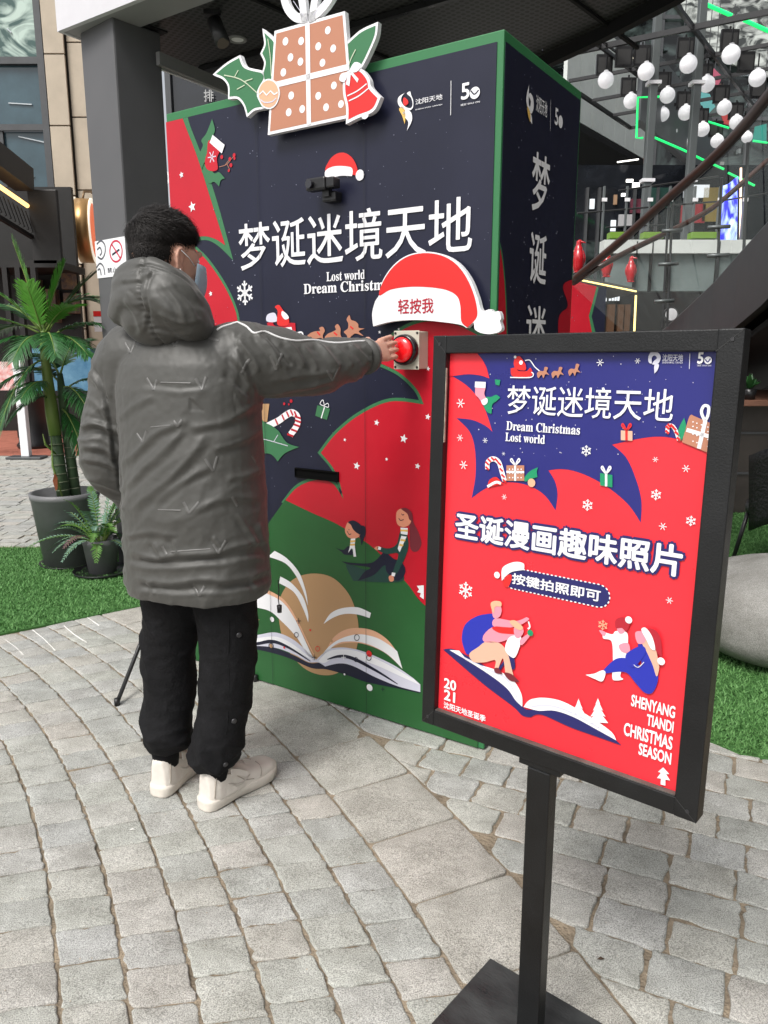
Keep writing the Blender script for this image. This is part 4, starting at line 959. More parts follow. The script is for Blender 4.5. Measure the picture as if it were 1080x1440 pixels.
for (xa, za, xb, zb_) in ((SW / 2 - b * 1.15, SH - b, SW / 2 - .001, SH - .001), (-SW / 2 + b * .92, SH - b, -SW / 2 + .001, SH - .001), (SW / 2 - b * 1.15, b, SW / 2 - .001, .001), (-SW / 2 + b * .92, b, -SW / 2 + .001, .001)):
    MB().quadbar((xa, -.0001, za), (xb, -.0001, zb_), .0010, .0010).build('mitre_joint', mat('mitre_grey', (.03, .03, .03), .6), frame)
# post, bracket, base plate
MB().box(-.031, .016, .002, .034, .012, SZ - .012, .0025).build('post', M_frame, stand)
MB().box(-.05, .035, .004, .032, SZ - .012, SZ + .0015, .001).build('bracket', M_frame, stand)
pc = Ms.inverted() @ Vector((.275, 1.261, 0))
MB().box(pc.x - .2, pc.x + .2, pc.y - .2, pc.y + .2, .004, .010, .002).build('base_plate', M_plate, stand)
MB().box(-.045, .03, -.012, .048, .010, .016, .001).build('foot_flange', M_frame, stand)
# ------------------------------------------------------------------ the man at the button
M_coat = mat('coat_grey', (.066, .0655, .060), .50, .42, var=.06, vscale=5, bump=.12, bscale=26, rvar=.06, sheen=.12)
M_trouser = mat('black_fleece', (.008, .008, .009), .85, .2, var=.3, vscale=30, bump=.25, bscale=150)
M_skin = mat('skin', (.60, .34, .25), .5, .45, var=.08, vscale=14, bump=.06, bscale=260)
M_skin.node_tree.nodes['Principled BSDF'].inputs['Subsurface Weight'].default_value = .08
M_skin.node_tree.nodes['Principled BSDF'].inputs['Subsurface Radius'].default_value = (.01, .004, .002)
M_hair = mat('black_hair', (.013, .011, .010), .62, .25, var=.3, vscale=40)
M_shoe = mat('white_leather', (.72, .67, .61), .42, .5, var=.08, vscale=9, bump=.08, bscale=180)
M_sole = mat('rubber_sole', (.68, .63, .56), .6, .4, var=.1, vscale=15)
PO_ = Vector((-.575, 2.27, 0)); PHI = math.radians(20)
man = empty('person', PO_, -PHI, 'man in a long grey hooded puffer coat and black trousers pressing the red button', 'person')
bpy.context.view_layer.update()
PM = man.matrix_world.copy(); PI_ = PM.inverted()
def W(x, y, z): return PI_ @ Vector((x, y, z))          # world to the man's own frame

def loft(rings, n=28, ex=2.3):
    """rings: (centre, half width vec, half depth vec)"""
    V = []; F = []
    for c, a, b in rings:
        for k in range(n):
            t = 2 * math.pi * k / n; ct, st = math.cos(t), math.sin(t)
            V.append(c + a * (abs(ct) ** (2 / ex) * (1 if ct >= 0 else -1)) + b * (abs(st) ** (2 / ex) * (1 if st >= 0 else -1)))
    for i in range(len(rings) - 1):
        for k in range(n): F.append((i * n + k, i * n + (k + 1) % n, (i + 1) * n + (k + 1) % n, (i + 1) * n + k))
    F.append(tuple(range(n))[::-1]); F.append(tuple((len(rings) - 1) * n + k for k in range(n)))
    return V, F
def limb(P, R, n=20, sub=4, flat=1.0, side=None):
    """a tapering limb along smooth path P with radii R"""
    P = [Vector(p) for p in P]; Q = []; S_ = []
    for i in range(len(P) - 1):
        p0, p1, p2, p3 = P[max(i - 1, 0)], P[i], P[i + 1], P[min(i + 2, len(P) - 1)]
        for k in range(sub):
            t = k / sub; Q.append(.5 * (2 * p1 + (p2 - p0) * t + (2 * p0 - 5 * p1 + 4 * p2 - p3) * t * t + (3 * p1 - p0 - 3 * p2 + p3) * t ** 3)); S_.append(R[i] + (R[i + 1] - R[i]) * (3 * t * t - 2 * t ** 3))
    Q.append(P[-1]); S_.append(R[-1]); rings = []; sd = Vector(side) if side else None
    for i, q in enumerate(Q):
        t = (Q[min(i + 1, len(Q) - 1)] - Q[max(i - 1, 0)]).normalized()
        if sd is None: sd = t.cross(Vector((0, 1, 0))) if abs(t.y) < .8 else t.cross(Vector((0, 0, 1)))
        sd = (sd - t * sd.dot(t)).normalized(); u = t.cross(sd)
        rings.append((q, sd * S_[i], u * S_[i] * flat))
    return loft(rings, n, 2.0)
def ball(c, r, n=16):
    c = Vector(c); rx, ry, rz = (r, r, r) if not isinstance(r, (tuple, list)) else r; rings = []
    for i in range(n + 1):
        t = -math.pi / 2 + math.pi * (i + .02) / (n + .04); rings.append((c + Vector((0, 0, rz * math.sin(t))), Vector((rx * math.cos(t), 0, 0)), Vector((0, ry * math.cos(t), 0))))
    return loft(rings, 24, 2.0)
def fuse(name, geos, voxel, m, parent, smooth_it=6, disp=None, field=None):
    mb = MB()
    for V, F in geos: mb.add(V, F)
    me = bpy.data.meshes.new(name); me.from_pydata(mb.v, [], mb.f); me.update()
    o = bpy.data.objects.new(name, me); COL.objects.link(o)
    bm = bmesh.new(); bm.from_mesh(me); bmesh.ops.recalc_face_normals(bm, faces=bm.faces[:]); bm.to_mesh(me); bm.free()
    r = o.modifiers.new('r', 'REMESH'); r.mode = 'VOXEL'; r.voxel_size = voxel; r.use_smooth_shade = True
    if smooth_it:
        s_ = o.modifiers.new('s', 'SMOOTH'); s_.iterations = smooth_it; s_.factor = .5
    bpy.context.view_layer.update()
    nm = bpy.data.meshes.new_from_object(o.evaluated_get(bpy.context.evaluated_depsgraph_get()))
    bpy.data.objects.remove(o)
    if disp:
        n = len(nm.vertices); co = np.empty(n * 3); nm.vertices.foreach_get('co', co); no = np.empty(n * 3)
        nm.vertex_normals.foreach_get('vector', no); co = co.reshape(-1, 3); no = no.reshape(-1, 3)
        dd = np.array([disp(Vector(c), Vector(q)) for c, q in zip(co, no)]); 
        if field: dd += field(co, no)
        co += no * dd[:, None]
        nm.vertices.foreach_set('co', co.ravel()); nm.update()
    return link(name, nm, m, parent, True)
def ridge(p): return (1 - abs(noise.noise(p) * 2)) 
# --- key joints (in the man's frame)
hitB = kiosk.matrix_world @ Vector((BTN_U + .006, -.066 - .051, BTN_V + .016))
bpy.context.view_layer.update()
hitB = kiosk.matrix_world @ Vector((BTN_U + .006, -.066 - .051, BTN_V + .016))
shR = W(*AT(345, 503, 2.24)); 
wrist = W(*AT(519, 499, 2.425)); elb = W(*AT(437, 517, 2.33))
shL = Vector((-.185, .0, 1.40)); elL = Vector((-.292, -.02, 1.09)); wrL = Vector((-.215, .12, .86))
# --- body: one surface
tip = PI_ @ hitB
hd = (tip - wrist); hl = hd.length; hdn = hd.normalized(); HS = max(.85, min(1.2, hl / .157)); print('hand', hl, HS)
kn = (PI_.to_3x3() @ (kiosk.matrix_world.to_3x3() @ Vector((0, -1, 0)))).normalized()      # out of the booth
up = Vector((0, 0, 1)); sidev = hdn.cross(up).normalized()
# the palm lies flat along the forearm, its back facing up and towards the camera
pn = (up * .38 + sidev * .92).normalized(); pn = (pn - hdn * pn.dot(hdn)).normalized(); pw = hdn.cross(pn).normalized()   # pw: across the palm
if pw.z < 0: pw = -pw
geos = []
palmc = wrist + hdn * .055
def palm(p0, L_, w0, w1, th):
    return loft([(p0 + hdn * (L_ * t), pw * (w0 + (w1 - w0) * t), pn * th * (1 - .25 * t)) for t in (0, .2, .45, .7, .9, 1.0)], 20, 2.6)
geos.append(palm(wrist - hdn * .01, .092 * HS, .026, .040, .0140))
for i, (o_, l_, dr) in enumerate([(.030, .073, .02), (.010, .082, .0), (-.010, .076, -.03), (-.029, .060, -.06)]):
    l_ *= HS; base = wrist + hdn * (.074 * HS - abs(i - 1) * .004) + pw * o_ * 1.05
    d1 = (hdn + pw * (o_ * 1.2)).normalized()
    d2 = (d1 - pn * .12).normalized(); d3 = (d1 - pn * .25).normalized()
    p = [base, base + d1 * l_ * .30, base + d1 * l_ * .52, base + d1 * l_ * .52 + d2 * l_ * .30, base + d1 * l_ * .52 + d2 * l_ * .30 + d3 * l_ * .26]
    geos.append(limb(p, [.0088, .0086, .0082, .0078, .0060], 12, 3))
b0 = wrist + hdn * .018 + pw * .018
geos.append(limb([b0, b0 + (hdn * .6 + pw * .7 - pn * .3).normalized() * .035, b0 + (hdn * .85 + pw * .5 - pn * .5).normalized() * .065, b0 + (hdn * 1.0 + pw * .35 - pn * .6).normalized() * .088], [.0155, .0125, .0105, .0075], 12, 3))
geos.append(limb([wrist + hdn * .02, wrist - hdn * .03, elb, shR], [.022, .026, .04, .05]))
# trunk and legs under the clothes
geos.append(loft([(Vector((0, 0, z)), Vector((a, 0, 0)), Vector((0, b_, 0))) for z, a, b_ in ((.80, .13, .09), (.95, .155, .105), (1.1, .14, .09), (1.28, .16, .10), (1.38, .15, .09), (1.44, .09, .07), (1.48, .05, .05))], 24))
geos.append(limb([shR, Vector((.08, 0, 1.38))], [.05, .06])); geos.append(limb([Vector((-.08, 0, 1.38)), shL, elL, wrL, wrL + Vector((.05, .06, -.02))], [.06, .05, .038, .027, .03]))
heelL = W(*G(227, 1117)); toeL = W(*G(268, 1068)); heelR = W(*G(292, 1136)); toeR = W(*G(370, 1090))
heelL.z = heelR.z = toeL.z = toeR.z = 0
def fdir(h, t): return (t - h).normalized()
fL = Vector((math.sin(math.radians(-2)), math.cos(math.radians(-2)), 0)); fR = fdir(heelR, toeR)
ankL = heelL + fL * .05 + Vector((0, 0, .10)); ankR = heelR + fR * .05 + Vector((0, 0, .10))
hipL, hipR = Vector((-.09, 0, .86)), Vector((.095, 0, .86))
knL = (hipL + ankL) / 2 + Vector((-.015, .03, -.0)); knR = (hipR + ankR) / 2 + Vector((.01, .03, 0))
for h_, k_, a_, f_ in ((hipL, knL, ankL, fL), (hipR, knR, ankR, fR)):
    geos.append(limb([h_, k_, a_ - Vector((0, 0, .02))], [.085, .055, .030])); geos.append(limb([a_ - Vector((0, 0, .04)), a_ + f_ * .1 - Vector((0, 0, .07))], [.028, .020]))
# head
HC = W(*AT(233, 365, 2.26)); HY = math.radians(-20)           # turned further right than the trunk
HM = Matrix.Translation(HC) @ Matrix.Rotation(HY, 4, 'Z') @ Matrix.Rotation(math.radians(-8), 4, 'X')
def hp(x, y, z): return HM @ Vector((x, y, z))
def hg(g): return ([HM @ v for v in g[0]], g[1])
geos.append(hg(ball((0, -.012, .028), (.077, .096, .092), 18)))
geos.append(hg(loft([(Vector((0, y, z)), Vector((a, 0, 0)), Vector((0, b_, 0))) for z, y, a, b_ in ((-.118, .062, .020, .018), (-.108, .05, .034, .036), (-.085, .034, .052, .058), (-.05, .022, .064, .070), (-.01, .012, .071, .082), (.03, .004, .073, .088))], 26)))
geos.append(hg(limb([(0, .092, .012), (0, .106, -.012), (0, .116, -.030), (0, .098, -.044)], [.009, .0105, .0135, .009], 12)))
geos.append(hg(limb([(-.045, .082, .030), (0, .094, .032), (.045, .082, .030)], [.009, .011, .009], 12)))       # brow
for s_ in (-1, 1):
    geos.append(hg(ball((s_ * .048, .062, -.022), (.016, .016, .016), 8)))     # cheekbone
    ear = [(s_ * .073, -.006, -.034), (s_ * .079, -.014, -.018), (s_ * .084, -.020, .004), (s_ * .083, -.012, .020), (s_ * .078, .001, .021), (s_ * .075, .007, .006)]
    geos.append(hg(limb(ear, [.006, .0055, .0050, .0050, .0048, .004], 10)))
    geos.append(hg(ball((s_ * .076, -.006, -.004), (.006, .013, .022), 8))); geos.append(hg(ball((s_ * .074, .001, -.032), (.006, .008, .010), 8)))
geos.append(hg(limb([(-.022, .094, -.070), (0, .100, -.069), (.022, .094, -.070)], [.005, .008, .005], 10)))
geos.append(limb([hp(0, -.03, -.02), hp(0, -.03, -.08), Vector((0, 0, 1.44))], [.060, .058, .062]))
body = fuse('body', geos, .0042, M_skin, man, 2)
# eyes
for s_ in (-1, 1):
    V, F = ball((s_ * .030, .078, .010), .0125, 10); e = mobj('eye', [HM @ v for v in V], F, mat('eye_white', (.7, .68, .65), .2), man, True)
    V, F = ball((s_ * .030, .0875, .010), (.0055, .004, .0055), 8); mobj('iris', [HM @ v for v in V], F, mat('iris_brown', (.03, .015, .008), .15), e, True)
# --- coat
def torso_c(z): return Vector((.010 * math.sin(z * 3), 0, z))
TR = ((.685, .224, .167), (.71, .233, .173), (.80, .228, .176), (.95, .222, .178), (1.08, .216, .172), (1.20, .218, .165), (1.30, .222, .158), (1.37, .212, .145), (1.42, .175, .120), (1.455, .12, .095), (1.48, .085, .08))
rings = [(Vector((-.0, 0, z)), Vector((a, 0, 0)), Vector((0, b_, 0))) for z, a, b_ in TR]
g = [loft(rings, 36, 2.25)]
g.append(limb([Vector((.06, 0, 1.345)), shR + Vector((-.03, 0, -.01)), shR * .62 + elb * .38, elb, wrist * .55 + elb * .45, wrist - hdn * .012], [.105, .112, .104, .088, .072, .050], 24, 5))
g.append(limb([Vector((-.06, 0, 1.35)), shL + Vector((.0, 0, -.01)), shL * .5 + elL * .5 + Vector((-.01, 0, 0)), elL, (elL + wrL) / 2, wrL], [.10, .105, .096, .086, .078, .062], 24, 5))
z3 = lambda pts: [(x / 2.4, 300 + y / 2.4) for x, y in pts]
z4 = lambda pts: [(300 + x / 2.571, 350 + y / 2.571) for x, y in pts]
CREASES = [  # fold lines read on the coat: (points, height in mm, half width in photo pixels)
 (z3([(300, 500), (345, 580), (375, 680), (385, 780), (415, 940)]), -7, 3.2),
 (z3([(400, 860), (480, 790), (560, 725), (640, 700)]), 4.5, 5), (z3([(415, 930), (500, 850), (580, 770), (620, 720)]), 5, 5),
 (z3([(395, 700), (450, 650), (520, 610)]), 3, 5), (z3([(430, 1010), (540, 920), (640, 820), (700, 740)]), 4.5, 6), (z3([(520, 980), (620, 900), (720, 850)]), 4, 5),
 (z3([(640, 730), (760, 700), (870, 640)]), 5, 5), (z3([(720, 800), (810, 770), (890, 720)]), 4, 4.5), (z3([(480, 570), (600, 590), (700, 580)]), -2.5, 3.5),
 (z3([(760, 900), (840, 880), (905, 850)]), 3.5, 4), (z3([(640, 1010), (760, 960), (880, 960)]), 3.5, 5), (z3([(420, 1090), (500, 1075), (600, 1090)]), 4, 4),
 (z3([(440, 1135), (520, 1165), (600, 1150), (700, 1150), (800, 1120), (905, 1105)]), 7, 4.5), (z3([(430, 1165), (560, 1185), (760, 1165), (915, 1140)]), -5, 3.5),
 (z3([(455, 1225), (560, 1250), (680, 1235), (800, 1232), (925, 1195)]), 7, 4.5), (z3([(460, 1258), (600, 1272), (800, 1262), (925, 1225)]), -4, 3),
 (z3([(800, 1010), (850, 1090), (870, 1120)]), 4, 3.5), (z3([(520, 1110), (545, 1160)]), 4, 3), (z3([(585, 1100), (600, 1150)]), 4, 3), (z3([(720, 1090), (750, 1130)]), 4, 3), (z3([(870, 1040), (890, 1110), (920, 1160)]), 5, 3.5),
 (z3([(500, 1240), (520, 1290)]), 3.5, 3), (z3([(650, 1250), (690, 1290)]), 3.5, 3), (z3([(850, 1220), (870, 1270)]), 3.5, 3),
 (z3([(560, 330), (700, 350), (830, 400)]), -2, 4), (z3([(780, 380), (800, 480), (790, 590)]), 3, 5), (z3([(840, 640), (800, 600), (740, 560)]), 5, 4), (z3([(860, 620), (830, 540), (800, 470)]), 4.5, 4),
 (z4([(85, 320), (140, 390), (160, 450)]), 5, 4), (z4([(60, 380), (110, 440), (130, 520)]), 4.5, 4), (z4([(150, 298), (215, 370), (240, 430)]), 6, 4), (z4([(190, 310), (250, 380), (285, 425)]), -5, 3),
 (z4([(255, 325), (305, 375), (330, 430)]), 6, 4), (z4([(320, 345), (360, 400), (375, 440)]), 4.5, 3.5), (z4([(370, 335), (430, 395), (455, 430)]), 6, 4), (z4([(430, 340), (485, 395), (500, 430)]), 4.5, 3.5),
 (z4([(490, 335), (545, 385), (560, 415)]), 5, 3.5), (z4([(180, 525), (300, 505), (440, 470)]), 5, 4), (z4([(200, 480), (320, 460), (430, 440)]), 4, 4), (z4([(160, 555), (240, 550)]), 5, 3.5), (z4([(540, 350), (585, 385)]), 4, 3),
 ([(110, 602), (140, 596), (166, 612)], 8, 4), ([(110, 614), (142, 612), (168, 628)], -6, 3), ([(112, 628), (145, 630), (170, 646)], 7, 4), ([(116, 645), (150, 652), (173, 668)], 5, 3.5), ([(122, 672), (150, 682), (176, 692)], 6, 4),
 ([(128, 700), (155, 712), (178, 716)], 5, 4), ([(118, 560), (140, 572), (158, 590)], 5, 4), ([(122, 530), (145, 545), (155, 560)], 3, 4), ([(118, 585), (150, 592)], -4, 3)]
def crease_field(co, no):
    """height added by the listed folds for points seen from the survey point"""
    Wm = np.array(PM); w_ = co @ Wm[:3, :3].T + Wm[:3, 3]; wn = no @ Wm[:3, :3].T
    r = w_ - np.array([0, 0, CH]); zc = r[:, 1] * CP - r[:, 2] * SP; yc = r[:, 1] * SP + r[:, 2] * CP
    px = 540 + FPX * r[:, 0] / zc; py = 720 - FPX * yc / zc
    face = np.clip(-(wn * r).sum(1) / np.linalg.norm(r, axis=1) * 3, 0, 1); out = np.zeros(len(co))
    # hand-drawn lines waver
    wob = np.array([noise.noise(Vector(c) * 14) for c in co]) * 3.0
    for pts, A, hw in CREASES:
        q = spline(pts, False, 5); best = np.full(len(co), 1e9); bt = np.zeros(len(co)); sgn = np.zeros(len(co)); m = len(q) - 1
        for i in range(m):
            ax, ay = q[i]; bx_, by_ = q[i + 1]; dx, dy = bx_ - ax, by_ - ay; l2 = dx * dx + dy * dy + 1e-9
            t = np.clip(((px - ax) * dx + (py - ay) * dy) / l2, 0, 1); ex, ey = px - ax - t * dx, py - ay - t * dy; d = np.hypot(ex, ey)
            k = d < best; best[k] = d[k]; bt[k] = (i + t[k]) / m; sgn[k] = np.sign(dx * ey - dy * ex)[k]
        s_ = best * sgn + wob; end = np.clip(np.sin(np.pi * np.clip(bt, .0, 1)) * 2.2, 0, 1) if True else 1
        far_ = (best < hw * 6)
        out += far_ * end * (A / 1000) * (np.exp(-(np.abs(s_) / hw) ** 1.5) - .75 * np.exp(-((s_ - 2.0 * hw) / (hw * 1.1)) ** 2)) * face
    return out
def fold_disp(p, n):
    d = 0.0
    if p.x > .20 and p.z > 1.24 or (p - shR).length > .22 and p.z > 1.25 and p.x > .1:
        ax = (wrist - shR).normalized(); t = (p - shR).dot(ax); w_ = p - shR - ax * t
        r1 = ridge(Vector((t * 13 + w_.z * 9, w_.z * 5 + 3, w_.y * 5))); d += .006 * (r1 ** 2 - .45)
    elif p.x < -.215 or (p.x < -.17 and p.z < 1.2):
        r1 = ridge(Vector((p.x * 5, p.y * 5 + p.z * 6, p.z * 12 + 4))); d += .006 * (r1 ** 2 - .45)
    else:
        u_ = p.x * .62 + p.z * .78; v_ = -p.x * .78 + p.z * .62
        r1 = ridge(Vector((u_ * 2.4, v_ * 7.5, p.y * 3))); k = min(1, max(.2, (1.40 - p.z) * 3)); d += k * .0055 * (r1 ** 2 - .45)
        d += .0022 * k * ridge(Vector((u_ * 9, v_ * 24, 4)))
    d += .0007 * noise.noise(p * 70)
    return d
coat = fuse('coat', g, .0048, M_coat, man, 6, fold_disp, field=crease_field)
# hood: a soft bag behind the neck with a raised rim round the collar
HB = W(*AT(226, 432, 2.19)); hr = []
hoodg = [([HB + Matrix.Rotation(math.radians(-12), 3, 'Y') @ v for v in ball((0, 0, 0), (.128, .088, .112), 18)[0]], ball((0, 0, 0), (.128, .088, .112), 18)[1])]
ncen = hp(0, .0, -.105)
rim = []; 
for k in range(15):
    a = math.radians(205 + k * 0 ) ; 
rimP = [W(*AT(172, 406, 2.24)), W(*AT(182, 385, 2.19)), W(*AT(208, 378, 2.15)), W(*AT(235, 387, 2.13)), W(*AT(258, 405, 2.14)), W(*AT(274, 424, 2.19)), W(*AT(282, 442, 2.27)), W(*AT(276, 456, 2.36))]
hoodg.append(limb(rimP, [.032, .033, .032, .030, .029, .028, .026, .024], 14, 4))
hoodg.append(limb([rimP[-1], W(*AT(262, 452, 2.44)), W(*AT(225, 450, 2.46)), W(*AT(185, 430, 2.42)), rimP[0]], [.026, .03, .034, .034, .032], 14, 4))
hoodg.append(limb([p + Vector((.0, -.0, -.035)) for p in rimP], [.042, .045, .048, .050, .050, .046, .042, .036], 14, 4))
hoodg.append(limb([p + Vector((-.0, -.004, -.072)) for p in rimP], [.046, .050, .056, .058, .058, .050, .044, .036], 14, 4))
def hood_disp(p, n):
    q = p - HB; d = .0045 * (ridge(Vector((q.x * 4 + q.z * 6, q.y * 5, q.z * 9 + 2))) ** 2 - .45) + .0012 * (ridge(Vector((q.x * 14, q.y * 12, q.z * 24))) ** 2 - .4)
    t = (q.x - .012 + q.z * .10) / .0045; d -= .006 * math.exp(-t * t)
    if abs(t) < 5: d += .0016 * math.sin(q.z * 420) * math.exp(-(t / 3) ** 2)
    t2 = (q.z + .055 - q.x * .1) / .006
    return d
BACK_CREASES = CREASES
CREASES = [([(180, 384), (203, 371), (231, 379), (262, 393), (282, 420)], -5, 2.2), ([(169, 395), (194, 392), (216, 381)], 4, 3), ([(217, 376), (209, 396), (206, 418), (209, 445), (205, 470)], -4, 2.0),
 ([(172, 420), (190, 440), (200, 470)], 4, 4), ([(225, 400), (250, 425), (262, 455)], 4, 4), ([(240, 396), (270, 425), (282, 450)], -3, 3), ([(180, 405), (195, 425), (203, 440)], -3, 3), ([(222, 440), (250, 452), (285, 450)], 4, 3), ([(215, 460), (240, 466), (270, 462)], -3, 3)]
hood = fuse('hood', hoodg, .0048, M_coat, man, 14, hood_disp, field=crease_field)
# pressed chevron marks on the shell
from mathutils.bvhtree import BVHTree
M_emb = mat('pressed_mark', (.108, .107, .102), .42, .5)
def on_coat(ob, pts, name, wd=.0042, h=.0012, m=None):
    bvh = BVHTree.FromObject(ob, bpy.context.evaluated_depsgraph_get()); o = PI_ @ Vector((0, 0, CH)); P3 = []
    for x, y in pts:
        v = (PI_.to_3x3() @ ray(x, y)).normalized(); hit, nn2, _, _ = bvh.ray_cast(o, v)
        if hit is None: return
        P3.append((hit, nn2, v))
    V = []; F = []
    for i, (h_, nn2, v) in enumerate(P3):
        t = (P3[min(i + 1, len(P3) - 1)][0] - P3[max(0, i - 1)][0]).normalized(); s_ = t.cross(nn2).normalized() * wd / 2
        V += [h_ - s_ - nn2 * .001, h_ - s_ * .6 + nn2 * h, h_ + s_ * .6 + nn2 * h, h_ + s_ - nn2 * .001]
        if i:
            k = len(V) - 8
            for j in range(3): F.append((k + j, k + j + 1, k + j + 5, k + j + 4))
    return mobj(name, V, F, m or M_emb, man, True)
bpy.context.view_layer.update()
def seg2(a, b, n=6): return [(a[0] + (b[0] - a[0]) * i / n, a[1] + (b[1] - a[1]) * i / n) for i in range(n + 1)]
for a, b, c in [((240, 473), (246, 487), (257, 463)), ((295, 457), (308, 479), (294, 475)), ((176, 482), (183, 496), (190, 480)), ((275, 532), (284, 548), (290, 530)), ((206, 532), (216, 548), (221, 534)), ((288, 645), (300, 662), (306, 642)), ((258, 706), (266, 722), (280, 706)), ((326, 698), (334, 712), None), ((300, 765), (308, 778), (318, 760)), ((228, 768), (234, 780), None), ((354, 640), (360, 650), None), ((272, 825), (280, 838), (288, 824)), ((340, 525), (346, 512), (352, 505)), ((380, 500), (388, 520), (397, 497)), ((460, 520), (468, 535), (478, 515)), ((192, 610), (200, 622), (206, 606)), ((244, 592), (250, 600), (256, 590))]:
    on_coat(coat, seg2(a, b), 'pressed_chevron', .0105, .0012)
    if c: on_coat(coat, seg2(b, c), 'pressed_chevron', .0105, .0012)
for a, b in [((262, 475), (288, 471)), ((226, 538), (268, 539)), ((212, 601), (240, 598)), ((222, 717), (254, 718)), ((240, 776), (296, 772))]:
    on_coat(coat, seg2(a, b, 9), 'pressed_line', .0060, .0010)
# shoulder piping, light edge on top of the sleeve
pipe = [(298, 447), (322, 449), (345, 458), (357, 468), (372, 466), (392, 474), (415, 479), (440, 478), (470, 482), (500, 480), (515, 479)]
M_pipe = mat('white_piping', (.72, .72, .72), .4)
bv = BVHTree.FromObject(coat, bpy.context.evaluated_depsgraph_get()); o0 = PI_ @ Vector((0, 0, CH)); Q = []
for x, y in spline(pipe, False, 4):
    Yd = 2.2 + (x - 322) / 193 * .30; q = W(*AT(x, y + .5, Yd)); hit, nn2, _, _ = bv.ray_cast(o0, (q - o0).normalized())
    if hit is None: hit, nn2, _, _ = bv.find_nearest(q)
    Q.append(hit + nn2 * .001)
MB().tube(Q, .0030, 8).build('sleeve_piping', M_pipe, man, True)
# cuff and hem details
mbc = MB(); mbc.tube([wrist - hdn * .030, wrist - hdn * .018, wrist - hdn * .006], [.057, .056, .053], 26); mbc.build('cuff', M_coat, man, True)
cd = W(*AT(391, 815, 2.24)); MB().tube([cd, cd + Vector((.002, 0, -.03)), cd + Vector((-.001, 0, -.065)), cd + Vector((.002, 0, -.085))], .0018, 6).build('drawcord', M_black, man)
MB().tube([cd + Vector((.002, 0, -.082)), cd + Vector((.002, 0, -.105))], [.008, .007], 10).build('cord_lock', M_black, man, True)
# --- trousers
g = []
hemL = ankL + Vector((0, -.006, .040)); hemR = ankR + Vector((-.002, -.006, .040))
for h_, k_, a_, sx in ((hipL, knL, hemL, -1), (hipR, knR, hemR, 1)):
    g.append(limb([h_ + Vector((0, 0, .04)), h_ - Vector((0, 0, .18)), k_ + Vector((sx * .004, -.010, 0)), (k_ + a_) / 2 + Vector((sx * .002, .004, 0)), a_ + Vector((0, 0, .05)), a_], [.112, .100, .088, .083, .081, .066], 24, 5))
g.append(loft([(Vector((0, 0, z)), Vector((a, 0, 0)), Vector((0, b_, 0))) for z, a, b_ in ((.70, .13, .1), (.78, .17, .12), (.95, .17, .12))], 24))
def tr_disp(p, n):
    r1 = ridge(Vector((p.x * 4.5, p.y * 4.5, p.z * 6.5 + p.x * 7))); r2 = ridge(Vector((p.x * 12, p.y * 12, p.z * 22))); k = 1 + 1.6 * max(0, min(1, (.32 - p.z) * 6))
    return k * (.0085 * (r1 ** 2 - .45) + .0022 * (r2 ** 2 - .4)) + .001 * noise.noise(p * 60)
trs = fuse('trousers', g, .0068, M_trouser, man, 4, tr_disp)
bpy.context.view_layer.update()
bvt = BVHTree.FromObject(trs, bpy.context.evaluated_depsgraph_get())
for x, y in ((336, 893), (329, 1014), (317, 1075)):
    v = (PI_.to_3x3() @ ray(x, y)).normalized(); hit, nn2, _, _ = bvt.ray_cast(o0, v)
    if hit: MB().lathe([(.0085, -.002), (.0085, .002), (.005, .0035)], 14, Matrix.Translation(hit) @ nn2.to_track_quat('Z', 'Y').to_matrix().to_4x4()).build('snap_button', mat('snap_grey', (.035, .035, .038), .3, .5), man, True)
on_coat(trs, [(322, 870), (321, 920), (322, 970), (320, 1020), (312, 1060)], 'side_seam', .003, .0006, M_trouser)
